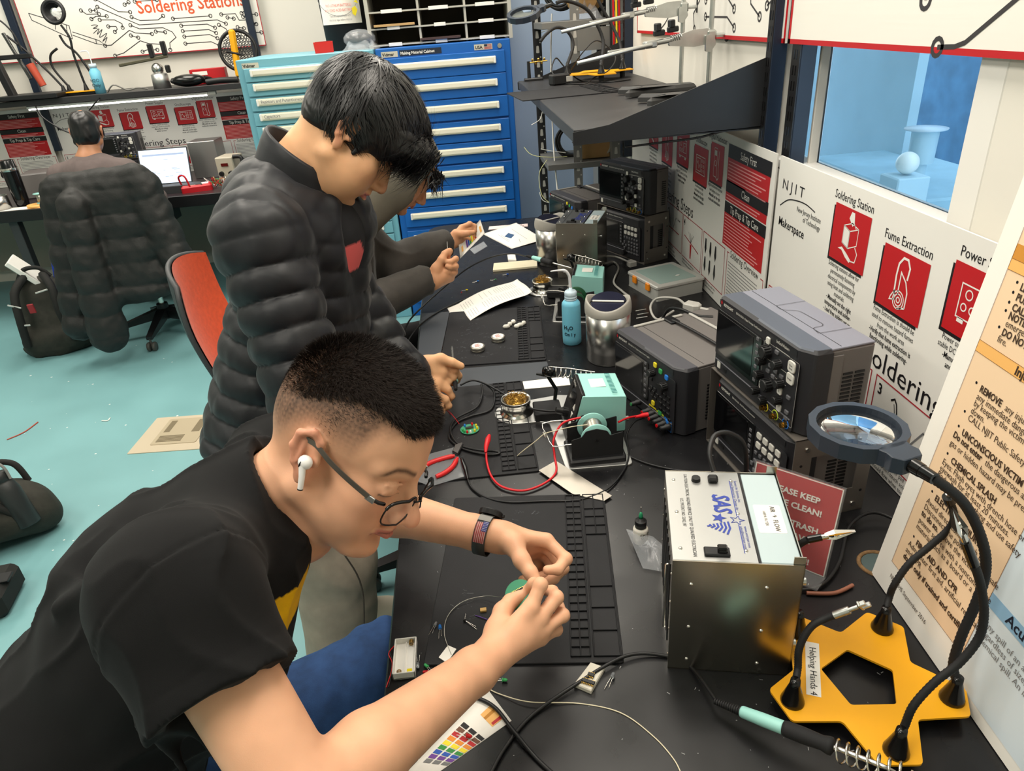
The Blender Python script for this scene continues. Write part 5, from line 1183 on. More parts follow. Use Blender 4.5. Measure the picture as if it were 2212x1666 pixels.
t = thing('helping_hands', 'far yellow helping hands with magnifier on the wall shelf', 'helping hands')
cs = [V(.50, 3.36, ZT+.034), V(.63, 3.25, ZT+.034), V(.755, 3.40, ZT+.034)]
ol = [(.455, 3.33), (.47, 3.42), (.56, 3.42), (.60, 3.50), (.68, 3.50), (.69, 3.44), (.80, 3.44), (.80, 3.37), (.70, 3.33), (.69, 3.22), (.60, 3.21), (.58, 3.29)]
star_base(t, ol, [(.55, 3.34), (.58, 3.39), (.64, 3.40), (.67, 3.36), (.62, 3.32)], ZT+.034, ZT, cs)
for c in cs: cone(t, c)
dd = depth(cs[0])
m = MB(); flex(m, [cs[0]+V(0, 0, .04), at(1237, 105, dd), at(1235, 82, dd), at(1221, 64, dd-.02), at(1200, 60, dd-.04), at(1180, 74, dd-.05), at(1167, 90, dd-.05)], .0075, 8, .012); m.build('flexible_arm', 'rubber', t)
dd = depth(cs[1]); c = at(1131, 30, dd-.12)
Fm = magnifier(t, c, (.1, -.25, 1), at(1200, 5, dd-.10)-c, .07, .052)
m = MB(); flex(m, [cs[1]+V(0, 0, .04), at(1303, 90, dd), at(1288, 50, dd-.02), at(1265, 18, dd-.05), at(1225, 2, dd-.08), Fm @ V(.15, 0, -.003)], .008, 8, .012); m.build('flexible_arm', 'rubber', t)
dd = depth(cs[2]); m = MB(); flex(m, [cs[2]+V(0, 0, .04), at(1338, 90, dd), at(1322, 55, dd), at(1305, 25, dd-.02), at(1285, -15, dd-.05)], .0075, 8, .012); m.build('flexible_arm', 'rubber', t)
cable('arm_wires', 'tangle of thin black wire round the far helping hands', [V(.52, 3.38, ZT+.05), V(.56, 3.30, ZT+.12), V(.63, 3.33, ZT+.16), V(.70, 3.30, ZT+.10), V(.66, 3.22, ZT+.05), V(.60, 3.26, ZT+.02), V(.55, 3.2, ZT+.004), V(.48, 3.28, ZT+.004)], .0025)
silicone_mat('black silicone mat hanging over the front of the wall shelf', (.245, 2.76), (.63, 2.80), None, .39, .34, 24, 6, ZT)
t = thing('third_hand', 'small black third-hand stand with brass jaws on the far shelf corner', 'third hand', (.375, 3.62, ZT))
MB().prism(rrect(.09, .05, .008, 3), 0, .012, .003).build('base', 'black', t); MB().cyl((-.02, 0, .012), (-.02, 0, .085), .009, .007, 12).build('post', 'black', t)
m = MB().cyl((-.025, 0, .078), (.07, 0, .082), .003, None, 8)
for i in range(5): m.box((.0+.014*i, (-1)**i*.004, .082+(-1)**i*.006), (.010, .010, .014), .002, 0, None)
m.build('brass_joint', 'brass', t)
t = thing('power_adapter', 'black plug-in power adapter on the wall shelf', 'power adapter', (.455, 3.30, ZT), 20)
MB().box((0, 0, .022), (.085, .05, .044), .006).build('adapter_body', 'black', t); MB().box((.035, -.027, .022), (.03, .004, .022), .001).build('rating_label', 'lgrey', t)
cable('adapter_cord', 'black cord from the plug-in adapter on the shelf', [V(.44, 3.32, ZT+.03), V(.43, 3.36, ZT+.06), V(.46, 3.42, ZT+.10), V(.50, 3.44, ZT+.06), V(.56, 3.36, ZT+.004), V(.66, 3.20, ZT+.004), V(.75, 3.22, ZT+.004)], .003)
def lab_stand(lbl, x, y, ztop, zc_, tips, knob=1):
    t = thing('lab_stand', lbl, 'lab stand', (x, y, ZT), 0)
    F = MB()
    F.prism(rpoly([(.05, -.03), (.05, .03), (-.03, .05), (-.14, .045), (-.20, .075), (-.215, .06), (-.14, .0), (-.215, -.06), (-.20, -.075), (-.14, -.045), (-.03, -.05)], .01, 3), .004, .028, .010, 0); F.build('tripod_base', mat('standbase', (58, 58, 58), .5), t)
    MB().cyl((0, 0, .02), (0, 0, ztop), .0075, None, 16).build('rod', 'zinc', t)
    c = V(0, 0, zc_); g = thing('rod_clamp', lbl.replace('lab stand', 'clamp').replace('standing', 'fixed'), 'clamp', (x, y, ZT+zc_)) if False else None
    m = MB()      # clamp boss and thumb screw
    m.box((0, 0, zc_), (.03, .026, .034), .006); m.prism(rpoly([(-.02, -.03), (-.005, -.034), (.012, -.012), (.005, .012), (-.02, .016)], .006, 3), -.006, .006, 0, 0, frame((0, -.012, zc_-.012), (1, 0, 0), (0, 0, 1)))
    m.cyl((.012, 0, zc_), (.045, 0, zc_), .006, None, 12); m.build('boss_head', 'zinc', t)
    MB().box((.05, 0, zc_+.004), (.010, .016, .05), .004).build('thumb_screw', 'black', t)
    d = V(-1, -.15, -.06).normalized(); G = frame(c, d, None, (0, 0, 1))
    m = MB(G); m.prism(rpoly([(.01, -.022), (.06, -.024), (.14, -.010), (.14, .010), (.06, .024), (.01, .022)], .006, 3), -.006, .006, .002, 0, Rx(90))
    m.cyl((.0, 0, .012), (.10, 0, .010), .0055, None, 12); coil(m, (.10, 0, .010), (.135, 0, .008), .009, .0016, 5)
    m.cyl((.13, 0, .006), (.19, 0, .004), .008, .008, 14); m.box((.20, 0, .002), (.04, .03, .02), .004); m.build('clamp_body', 'zinc', t)
    m = MB(G); m.tube([(.20, .014, .002), (.27, .022, -.002), (.36, .02, -.01), (.44, .018, -.016)], .0058, 10)
    m.box((.27, -.016, -.004), (.12, .012, .012), .002); m.build('prong', 'zinc', t)
    m = MB(G)
    for q, a in (((.17, .0, .030), 25), ((.125, 0, .034), -20)): m.box(q, (.034, .018, .016), .003, 0, None); m.box((q[0]+.004, 0, q[2]+.016), (.014, .03, .022), .003)
    m.build('wing_nut', 'black', t)
    return t
lab_stand('lab stand with a chrome clamp standing farther along the shelf', .795, 2.64, .80, .265, 0)
lab_stand('lab stand with a lower chrome clamp standing behind the bracket', .80, 2.36, .80, .185, 0)

# ================================================================ far end: slotted rack, cabinets
mat('rackgrey', (112, 112, 110), .5, .2)
t = thing('slotted_rack', 'grey slotted steel rack of cable spools beyond the shelf', 'storage rack')
for (x, y) in ((.455, 4.10), (.60, 3.75), (.80, 3.75), (.80, 4.10)):
    m = MB(); m.box((x, y, 1.2), (.045, .004, 2.4)); m.box((x+(.02 if x < .7 else -.02), y+.02, 1.2), (.004, .04, 2.4)); m.build('angle_post', 'rackgrey' if y < 4 else 'black_matte', t)
    h = MB(frame((x, y-.0022, 0), (1, 0, 0), (0, 0, 1)))
    for i in range(30): h.poly(rpoly([(-.009, .30+i*.07), (.009, .30+i*.07), (.006, .335+i*.07), (-.006, .335+i*.07)], .004, 2), .0002); h.disc(.014, .35+i*.07, .004, .0002, 0, 8)
    h.build('slots', 'lgrey', t)
for z in (.62, .96, 1.24, 1.62, 1.95):
    m = MB().box((.64, 3.93, z), (.40, .38, .03), .002); m.build('rack_shelf', 'rackgrey', t)
for z in (1.18, 1.55, 1.80): MB().box((.70, 3.745, z), (.18, .004, .10)).build('front_plate', 'rackgrey', t)
def wire_spool(label, c, ax, R, w, m, fl=None):
    t = thing('cable_spool', label, 'cable spool', mtx=zframe(c, ax))
    b = MB()
    for i in range(7): b.torus(R*.82, w/14, Tm(0, 0, w*(i+.5)/7-w/2), 26, 6); b.torus(R*.7, w/14, Tm(0, 0, w*(i+.5)/7-w/2), 26, 6)
    b.build('wound_cable', m, t)
    if fl: MB().lathe([(R*.25, -w/2-.003), (R, -w/2-.003), (R, -w/2), (R*.25, -w/2)], None, 30).build('flange', fl, t); MB().lathe([(R*.25, w/2), (R, w/2), (R, w/2+.003), (R*.25, w/2+.003)], None, 30).build('flange', fl, t)
wire_spool('coil of black cable on the lower rack shelf', V(.60, 3.96, 1.05), (-.2, -1, .1), .10, .10, 'black'); wire_spool('upright coil of black cable below the wall shelf', V(.56, 3.95, 1.33), (-1, -.4, .1), .085, .12, 'black')
wire_spool('white-flanged cable reel on the rack behind the far oscilloscope', V(.74, 3.86, 1.10), (-.25, -1, .15), .115, .06, 'lgrey', mat('cardwhite', (224, 220, 208), .6)); wire_spool('tan cardboard reel high on the rack', V(.67, 3.86, 1.75), (-.6, -1, 0), .09, .08, mat('kraft', (186, 150, 100), .7), 'kraft')
wire_spool('black cable reel on the top of the rack', V(.56, 3.92, 1.76), (-.3, -1, .1), .09, .09, 'black')
tag(MB().box((.70, 3.87, 1.018), (.16, .13, .08), .003).build('cardboard_box', 'kraft'), 'small cardboard box under the white reel on the rack', 'box')
tag(MB().box((.62, 3.86, 1.28), (.20, .10, .05), .004).build('plug_strip', mat('plugblue', (150, 165, 190), .5)), 'pale blue plug strip on the middle rack shelf', 'plug strip')
film('plastic_bag', 'clear plastic bag slumped on the upper rack shelf', [V(.60, 3.76, 1.636), V(.74, 3.76, 1.636), V(.75, 3.84, 1.636), V(.6, 3.85, 1.636)], 'plastic bag', 4, .05)
for i, (c, dx) in enumerate((('ledred', 0), ('ledyellow', .014), ('ledred', .028), ('black', -.014))):
    cable('hanging_lead', ('red lead hanging at the rack end, nearest the yellow one', 'yellow lead hanging between the red ones at the rack end', 'red lead hanging at the rack end, nearest the wall', 'black lead hanging at the rack end')[i], [V(.775+dx, 3.70, 1.86), V(.775+dx, 3.69, 1.70), V(.778+dx, 3.69, 1.50), V(.775+dx, 3.70, 1.43)], .005, c, 'lead', 'leads hanging at the rack end')
for i, pts in enumerate(([(1192, 30), (1190, 110), (1191, 200), (1196, 320), (1205, 420)], [(1172, 240), (1166, 258), (1148, 270)], [(1132, 318), (1150, 335), (1190, 340), (1225, 338)], [(1168, 322), (1190, 326), (1222, 330)], [(1182, 345), (1165, 375), (1170, 420), (1190, 440)], [(1155, 75), (1180, 66), (1205, 58)], [(1165, 415), (1172, 432), (1185, 438)])):
    cable('loose_wire', ('white cable hanging down the dark rack post', 'short white wire poking out above the daylight-tinted wall', 'long pale yellow wire sticking out of the rack', 'white wire sticking out of the rack shelf', 'thin green wire drooping beside the rack', 'thin wire sticking out near the top of the rack', 'short white wire end low beside the rack')[i], [at(*p, 3.75) for p in pts], .004 if i == 0 else .0018, 'white' if i not in (2, 4) else mat('paleyellow', (206, 206, 150), .5), 'wire')

CT, CY = 1.566, 4.28
mat('cabblue', (16, 92, 172), .42); mat('cabteal', (112, 170, 186), .42); mat('pull', (226, 218, 196), .5); mat('badge', (190, 186, 170), .5)
def cabinet(label, x0, x1, m, zs, gap, texts, nm):
    t = thing('drawer_cabinet', label, 'drawer cabinet', (x0, CY, 0)); w = x1-x0
    MB().box((w/2, .35, CT/2), (w, .70, CT), .004).build('carcass', m, t)
    F = frame((0, 0, 0), (1, 0, 0), None, (0, -1, 0))
    zz = list(zs)
    while zz[-1]-gap > .15: zz.append(zz[-1]-gap)
    for i, z in enumerate(zz):
        d = MB(F).box((w/2, z-.005, .008), (w-.07, gap-.006, .016), .003).build('drawer', m, t)
        p = MB(F); p.prism(rrect(w*.77, .036, .006, 3, w*.49, z+.006), .016, .036, .006, 0); p.box((w*.49-w*.385, z+.006, .028), (.012, .037, .022), .003, 1); p.box((w*.49+w*.385, z+.006, .028), (.012, .037, .022), .003, 1)
        p.box((w*.49, z+.008, .037), (w*.74, .02, .002), 0, 2)
        p.build('drawer_pull', ['pull', 'white', mat('pullface', (232, 226, 208), .4)], d)
        if i < len(texts) and texts[i]: tx(d, 'label_lettering', texts[i], .024, w*.13, z+.001, .0385, 'grey_ink', base=F, xs=.85, bold=.01)
    MB(F).rect(.03, CT-.045, .12, CT-.017, .002).build('badge', 'badge', t); MB(F).rect(w-.20, CT-.045, w-.10, CT-.017, .002).build('badge', 'badge', t)
    tx(t, 'badge_lettering', 'Vidmar', .022, .035, CT-.039, .0026, 'ink', base=F, bold=.03); tx(t, 'badge_lettering', 'USA', .022, w-.195, CT-.039, .0026, 'ink', base=F, bold=.03)
    b = MB(F)
    for i in range(4): b.rect(w-.145, CT-.042+i*.006, w-.104, CT-.039+i*.006, .0026)
    b.build('flag_stripes', 'redline', t); b = MB(F).rect(w-.145, CT-.030, w-.128, CT-.019, .0030); b.build('flag_field', 'navy', t)
    MB(F).cyl((w-.06, CT-.031, 0), (w-.06, CT-.031, .008), .014, .012, 18).build('lock', 'chrome', t)
    return t, F
tb, Fb = cabinet('deep blue drawer cabinet at the far end of the bench', -.415, .325, 'cabblue', (1.463, 1.348, 1.231, 1.109, .992, .871, .757, .641, .507), .118, ['']*20, 'b')
MB(Fb).rect(.13, CT-.045, .36, CT-.015, .002).build('name_plate', 'navy', tb); tx(tb, 'plate_lettering', 'Making Material Cabinet', .02, .135, CT-.037, .0028, 'white', base=Fb, xs=.95, bold=.02)
cabinet('pale teal drawer cabinet left of the blue one', -1.17, -.425, 'cabteal', (1.493, 1.42, 1.343, 1.266, 1.194), .0745, ['', '', 'Resistors and Potentiometers', 'Capacitors', 'Inductors'], 't')

# on the cabinets
t = thing('paper_sorter', 'grey pigeon-hole paper sorter on the blue cabinet', 'paper sorter', (-.45, CY+.10, CT), 0); SW, SD, SH = .80, .33, .62
mat('sorter', (178, 176, 166), .6); mat('sortdark', (74, 68, 56), .8)
m = MB(); m.box((.01, SD/2, SH/2), (.02, SD, SH)); m.box((SW-.01, SD/2, SH/2), (.02, SD, SH)); m.box((SW/2, SD-.005, SH/2), (SW, .01, SH), 0, 1)
m.build('frame', ['sorter', 'sortdark'], t)
for x in (SW*.36, SW*.68): MB().box((x, SD/2, SH/2), (.012, SD-.02, SH-.01)).build('divider', 'sorter', t)
R = random.Random(4)
for i in range(8):
    z = .012+i*.082; m = MB().box((SW/2, SD/2-.005, z), (SW-.04, SD-.01, .008)); m.build('sorter_shelf', 'sorter', t); m = MB()
    for k in range(3): m.box((SW*(.18+.32*k), -.002, z+.002), (R.uniform(.06, .12), .006, .018), .001)
    m.build('label_holder', 'white', t)
for i, (k, j, m_, rz) in enumerate(((0, 1, 'kraft', 3), (1, 0, mat('darkbrown', (70, 52, 50), .8), -2), (0, 3, mat('manila', (214, 190, 140), .7), 2), (1, 3, 'darkbrown', 2), (1, 4, 'manila', -1), (2, 4, mat('maroon', (120, 50, 56), .7), 2), (0, 4, 'navy', 0))):
    lb = ('kraft paper in the sorter, left column', 'dark brown sheets in the sorter, lowest of the middle column', 'manila folder in the sorter, left column', 'dark brown folder in the sorter, middle column', 'manila sheets high in the sorter, middle column', 'maroon folder high in the sorter, right column', 'navy pouch high in the sorter, left column')[i]
    tag(MB(Tm(-.45+SW*(.18+.32*k), CY+.22, CT+.016+j*.082+.012) @ Rz(rz)).box((0, 0, 0), (SW*.28, .27, .012), .001).build('stored_folder', m_), lb, 'folder', 'folders in the paper sorter')
t = thing('battery_bin', 'black battery recycling bin with a white notice on the cabinets', 'bin', (-.60, CY+.36, CT))
MB().lathe([(0, 0), (.12, 0), (.135, .45), (.135, .47), (.12, .47), (.12, .02), (0, .02)], None, 36).build('bin_body', 'black_matte', t)
n = MB(); N = 12; vs = []
for i in range(N+1):
    a = math.radians(-90-52+104*i/N)
    for z in (.135, .47): vs.append((.139*math.cos(a), .139*math.sin(a)-.002, z))
n.add(vs, [(2*i, 2*i+2, 2*i+3, 2*i+1) for i in range(N)]); n.build('notice_sheet', 'paper', t)
for s, z, m_, sz in (('ALKALINE BATTERIES ONLY', .262, 'grey_ink', .026), ('NO LITHIUM BATTERIES', .222, mat('palered', (220, 120, 110), .6), .019), ('NO LEAD ACID BATTERIES', .198, 'palered', .019), ('Tape all exposed leads with', .172, 'grey_ink', .015), ('electrical tape before disposal', .152, 'grey_ink', .015)): tx(t, 'lettering', s, sz, 0, 0, .0, m_, 'CENTER', .62 if sz > .02 else .7, base=frame((0, -.1425, z), (1, 0, 0), (0, 0, 1)))
q = MB(frame((0, -.1422, 0), (1, 0, 0), (0, 0, 1))); q.ring(0, .29, .115, .0022, 0, 0, 40); q.poly([(.07, .21), (.09, .22), (.10, .20), (.085, .17), (.07, .18)], .0004, 1); q.poly([(.085, .24), (.1, .25), (.11, .23)], .0004, 1); q.build('printed_marks', ['grey_ink', 'ledyellow'], t)
t = thing('red_box', 'small red open box on the teal cabinet', 'box', (-.705, CY+.12, CT), 8)
MB().prism([(-.05, -.035), (.05, -.035), (.05, .035), (-.05, .035)], 0, .055, 0, 0, None, False, 1.05).build('box_shell', mat('boxred', (200, 34, 26), .5), t); MB().box((0, 0, .056), (.085, .055, .002)).build('box_inside', mat('boxred2', (140, 20, 18), .7), t)
t = thing('safety_goggles', 'dark goggles in a clear bag on the teal cabinet', 'goggles', (-.50, CY+.10, CT), 5)
MB().ell((0, 0, .055), (.075, .045, .036), None, 18).build('goggle_lens', mat('smoke', (26, 30, 34), .15), t); m = MB(); m.ell((0, .01, .055), (.09, .06, .05), None, 14); m.build('strap_frame', 'film', t)
film('plastic_bag', 'clear bag wrapped round the dark goggles', [V(-.60, CY+.03, CT), V(-.40, CY+.02, CT), V(-.385, CY+.18, CT), V(-.6, CY+.2, CT)], 'plastic bag', 6, .05)

# ================================================================ back wall bench (left in the photo)
BW = 5.94
wb = lambda px, py: (ony(px, py, BW-.02).x, ony(px, py, BW-.02).z)
t = thing('workbench', 'black workbench along the back wall with a seated person', 'workbench')
MB().box((-3.2, 5.42, TT-.02), (4.0, 1.02, .04), .004).build('worktop', mat('bench2', (48, 38, 42), .28), t)
MB().box((-3.2, 4.905, TT-.03), (4.0, .02, .075), .003).build('front_edge', 'black', t)
for x in (-4.4, -3.05, -1.3):
    MB().box((x, 4.97, .36), (.06, .06, .72), .003).build('leg', mat('darkgrey', (58, 60, 62), .5), t)
MB().box((-2.45, 5.2, .60), (.62, .5, .16), .004).build('drawer', 'darkgrey', t)
MB().box((-2.9, 5.85, .42), (3.3, .02, .60)).build('back_panel', mat('modesty', (150, 144, 132), .6), t)
instruction_board(frame((-3.08, BW-.03, TT+.002), (1, 0, 0), (0, 0, 1)), 'white soldering instruction board on the back wall behind the laptop', 1.61, .55)
instruction_board(frame((-4.74, BW-.03, TT+.002), (1, 0, 0), (0, 0, 1)), 'white soldering instruction board at the left end of the back wall', 1.61, .55)
for x in (-3.07, -1.42):
    u = thing('slotted_upright', 'black slotted wall upright on the back wall, %s' % ('left of the instruction board with the laptop' if x < -2 else 'beside the teal cabinet'), 'shelf upright', (x-.02, BW-.045, 0))
    MB().box((0, 0, 1.6), (.05, .03, 1.2), .002).build('post', 'navy', u)
t = thing('wall_shelf', 'long black shelf on the back wall with a strip light below', 'shelf')
MB().box((-2.35, 5.68, ZT-.018), (2.35, .50, .036), .002).build('shelf_board', 'shelfblack', t)
m = MB(frame((-3.40, 0, 0), (0, 1, 0), (0, 0, 1))); m.prism([(5.44, ZT-.04), (5.92, ZT-.03), (5.92, ZT+.15), (5.50, ZT+.0)], -.002, .002); m.build('bracket', 'bracket', t)
t = thing('strip_light', 'lit white strip light under the back wall shelf', 'light')
MB().box((-2.35, 5.47, ZT-.05), (1.25, .03, .022), .004).build('light_housing', 'alu', t)
MB().box((-2.35, 5.465, ZT-.063), (1.22, .026, .006)).build('light_tube', mat('tube', (255, 250, 240), .5, emit=16), t)
MB().box((-1.70, 5.47, ZT-.05), (.05, .035, .026), .003).build('light_end', 'lgrey', t)
# big signs
def back_sign(label, x0, x1, z0, H, draw):
    t = thing('circuit_sign', label, 'sign', mtx=frame((x0, BW-.03, z0), (1, 0, 0), (0, 0, 1))); W = x1-x0
    MB().box((W/2, H/2, -.003), (W, H, .006)).build('panel', 'fluted', t); A = MB(); border(A, W, H, .006, 0); A.build('red_border', 'redline', t)
    draw(t, x0, z0, W, H); return t
S1X, S1Z = -3.04, 1.607
def draw1(t, x0, z0, W, H):
    c = lambda px, py: (wb(px, py)[0]-x0, wb(px, py)[1]-z0); z1 = lambda a, b: c(a/2.976, b/2.976); A = MB()
    k = z1(893, 88); tx(t, 'title_lettering', 'Soldering Stations', .115, k[0], k[1], .001, mat('rust', (206, 84, 44), .5), xs=.92, bold=.012)
    for pts in ([(525, 68), (562, 92), (640, 90)], [(585, 68), (620, 68)], [(592, 122), (622, 105), (690, 105)], [(645, 128), (740, 128), (788, 152), (792, 178)], [(700, 170), (750, 170), (758, 188), (742, 205)], [(630, 45), (900, 160), (1400, 128), (1455, 152)], [(615, -5), (765, 75), (840, 78)], [(842, 162), (900, 185), (1050, 178), (1110, 205), (1135, 240), (1095, 275), (1098, 320)], [(850, 110), (905, 132), (1020, 128), (1052, 102)], [(1115, 120), (1355, 102)], [(870, 10), (1010, 0)], [(1168, 165), (1335, 155), (1385, 178)], [(1178, 200), (1345, 190), (1392, 212)], [(1188, 235), (1350, 222), (1400, 245)], [(1195, 280), (1360, 268), (1412, 292)], [(1425, 93), (1515, 88), (1540, 130), (1600, 128), (1650, 155)], [(1410, 160), (1455, 185), (1470, 212), (1500, 218), (1540, 240)], [(1565, 108), (1600, 92), (1650, 92)], [(1590, 222), (1615, 208), (1682, 208)], [(845, 228), (892, 242)], [(1005, 203), (1065, 207)], [(1530, 175), (1570, 182)], [(745, 358), (800, 340), (905, 262), (960, 280), (1045, 285)], [(920, 332), (950, 320), (1015, 320)], [(680, 293), (720, 290), (835, 195), (875, 212), (980, 218)], [(1555, 85), (1580, 65), (1580, 38)], [(1580, 62), (1605, 58)], [(1465, 112), (1505, 120)], [(805, 30), (830, 14)]):
        P2 = [z1(*p) for p in pts]; trace(A, P2, .0055, .011, 0)
    for pts in ([(188, 85), (448, 165), (470, 250), (210, 130), (188, 85)], [(360, 140), (362, 190)], [(430, 158), (440, 240)], [(470, 205), (640, 260), (685, 292), (620, 280), (470, 225)], [(620, 255), (625, 282)]): A.line([z1(*p) for p in pts], .005, .0006)
    for pts in ([(590, 165), (610, 160), (632, 165), (605, 182), (630, 180)], [(605, 215), (640, 185), (630, 220), (660, 190), (645, 240), (690, 215), (665, 265), (692, 240), (680, 275)]): A.line(cr([(*z1(*p), 0) for p in pts], 5), .0045, .0006)
    A.build('circuit_print', 'charcoal', t)
back_sign('white Soldering Stations sign on the back wall', S1X, -1.362, S1Z, .75, draw1)
def draw2(t, x0, z0, W, H):
    A = MB()
    for pts in ([(.50, .10), (.62, .14), (.80, .12)], [(.55, .30), (.7, .36), (.95, .34)], [(.6, .48), (.72, .44), (1.0, .5)], [(.75, .2), (.9, .22), (.98, .28)], [(.8, .6), (.95, .55), (1.1, .6)]): trace(A, [(p[0]+W-1.35, p[1]) for p in pts], .006, .012)
    A.build('circuit_print', 'charcoal', t)
back_sign('white circuit-pattern sign cut by the left picture edge', -4.7, -3.10, 1.625, .75, draw2)

# shelf top objects
t = thing('helping_hands', 'helping hands with a round magnifier standing on the back shelf', 'helping hands', (-2.62, 5.58, ZT))
MB().prism(rpoly([(-.12, -.06), (.13, -.05), (.12, .07), (.0, .04), (-.11, .08)], .02, 3), .02, .026).build('star_base', 'yellow', t); MB().box((0, 0, .01), (.2, .08, .02), .003).build('foot_block', 'black', t)
for i, (c, pts) in enumerate((((.03, 0), [(.03, 0, .06), (.02, 0, .25), (.03, 0, .36), (.0, 0, .44)]), ((-.10, .03), [(-.10, .03, .06), (-.16, .03, .18), (-.15, .03, .26), (-.09, .03, .30)]), ((.11, .02), [(.11, .02, .06), (.04, .02, .25), (-.02, .02, .32), (-.04, .02, .38)]), ((-.11, -.03), [(-.11, -.03, .06), (-.17, -.03, .16), (-.27, -.03, .30), (-.36, -.03, .40)]))):
    MB().cyl((*c, .026), (*c, .07), .018, .008, 14).build('arm_socket', 'black', t); m = MB(); m.tube(cr([V(*p) for p in pts], 8), .008, 8); m.build('flexible_arm', 'black', t)
MB(frame((-.02, 0, .52), (1, 0, 0), (0, .15, 1))).torus(.068, .013, None, 30, 8).build('magnifier_frame', 'black', t); MB(frame((-.02, 0, .52), (1, 0, 0), (0, .15, 1))).lathe([(0, .003), (.06, 0), (0, -.003)], None, 28).build('lens', 'glass', t)
t = thing('wash_bottle', 'small blue squeeze bottle on the back wall shelf', 'bottle', (-2.485, 5.55, ZT))
MB().lathe([(0, 0), (.035, 0), (.036, .14), (.022, .16), (.022, .19), (0, .19)], None, 24).build('bottle_body', 'skyplastic', t); MB().lathe([(0, .165), (.024, .165), (.024, .19), (0, .19)], None, 18).build('screw_cap', 'iceplastic', t)
MB().tube(cr([(0, 0, .19), (0, 0, .25), (-.01, 0, .27), (-.05, 0, .27)], 5), .004, 8).build('spout', 'spout', t); tx(t, 'lettering', 'H2O\nOnly', .03, 0, 0, 0, 'navy', 'CENTER', base=frame((0, -.038, .075), (1, 0, 0), (0, 0, 1)))
t = thing('ball_vise', 'silver ball vise with black jaws on the back shelf', 'vise', (-2.06, 5.56, ZT))
MB().lathe([(0, 0), (.06, 0), (.055, .09), (.035, .10), (0, .1)], None, 24).build('vise_base', 'alu', t); MB().ell((0, 0, .125), .04, None, 16).build('ball_joint', 'steel', t)
MB().box((-.06, 0, .19), (.34, .03, .02), .004, 0, Ry(-6)).build('jaw_bar', mat('bronze', (92, 88, 72), .5, .6), t); MB().box((-.01, 0, .24), (.03, .04, .09), .006).build('jaw', 'black', t); MB().box((.08, 0, .25), (.03, .04, .09), .006).build('jaw', 'black', t); MB().box((.07, 0, .12), (.03, .03, .05), .006).build('lock_knob', 'black', t)
t = thing('safety_goggles', 'black goggles on the back wall shelf', 'goggles', (-1.85, 5.50, ZT)); MB().ell((0, 0, .04), (.12, .05, .04), None, 18).build('goggle_body', 'black_gloss', t); MB().tube(cr([(-.11, .01, .05), (-.13, .08, .03), (0, .12, .02), (.13, .08, .03), (.11, .01, .05)], 5), .012, 8).build('strap', 'black', t)
t = thing('red_carton', 'small red carton behind the goggles on the back shelf', 'box', (-1.75, 5.66, ZT), 6); MB().box((0, 0, .05), (.24, .1, .1), .002).build('carton', 'red', t); MB().rect(-.1, .02, .0, .045, 0, 0, frame((0, -.051, .04), (1, 0, 0), (0, 0, 1))).build('carton_label', 'paper', t)
t = thing('clip_magnifier', 'black round mesh lamp held by a yellow clamp on the back shelf', 'lamp', (-1.47, 5.52, ZT))
F = frame((0, 0, .20), (1, 0, 0), (0, .1, 1)); MB(F).torus(.125, .012, None, 32, 8).build('rim', 'black', t); m = MB(F)
for i in range(-5, 6):
    for j in range(-5, 6):
        x, y = (i+(j % 2)*.5)*.022, j*.02
        if x*x+y*y < .0130: m.ring(x, y, .0095, .005, 0, 0, 6)
m.build('mesh', 'black', t); MB().box((-.03, -.03, .18), (.045, .03, .30), .012, 0, Ry(4)).build('clamp_body', 'yellow', t); MB().cyl((-.07, -.04, .2), (.04, -.04, .17), .008, None, 10).build('clamp_screw', 'black', t)
tag(MB().tube(cr([V(-1.72, 5.47, ZT+.02), V(-1.62, 5.46, ZT+.025), V(-1.5, 5.46, ZT+.02)], 4), .02, 10).build('black_pouch', 'black'), 'rolled black pouch at the right end of the back shelf', 'pouch')
t = thing('microscope_stand', 'dark upright stand with clamp arms at the left of the back shelf', 'stand', (-3.00, 5.52, ZT))
MB().box((.08, 0, .02), (.42, .26, .03), .004).build('base', 'black', t); MB().box((-.06, 0, .2), (.05, .05, .40), .006, 0, Ry(-8)).build('column', 'black', t); MB().box((.12, 0, .25), (.02, .02, .30), .003, 0, Ry(-14)).build('rod', 'gunmetal', t); MB().box((.05, -.02, .27), (.22, .03, .03), .004).build('cross_arm', 'black', t); MB().tube(cr([(-.1, 0, .38), (.0, 0, .5), (.08, 0, .42), (.1, 0, .3)], 5), .006, 8).build('cord', 'black', t); MB().cyl((.17, -.02, .08), (.13, -.02, .22), .022, .026, 12).build('handle', mat('rustred', (176, 70, 48), .5), t)
cable('cord', 'black cord dangling from the back shelf', [V(-2.9, 5.44, ZT), V(-2.87, 5.43, ZT-.12), V(-2.7, 5.43, ZT-.24), V(-2.62, 5.43, ZT-.15), V(-2.45, 5.43, ZT-.02)], .005)
cable('cord', 'loose grey cord lying along the back shelf', [V(-2.42, 5.5, ZT+.005), V(-2.35, 5.47, ZT+.05), V(-2.28, 5.5, ZT+.01), V(-2.2, 5.48, ZT+.02), V(-2.15, 5.52, ZT+.005)], .005, 'grey')

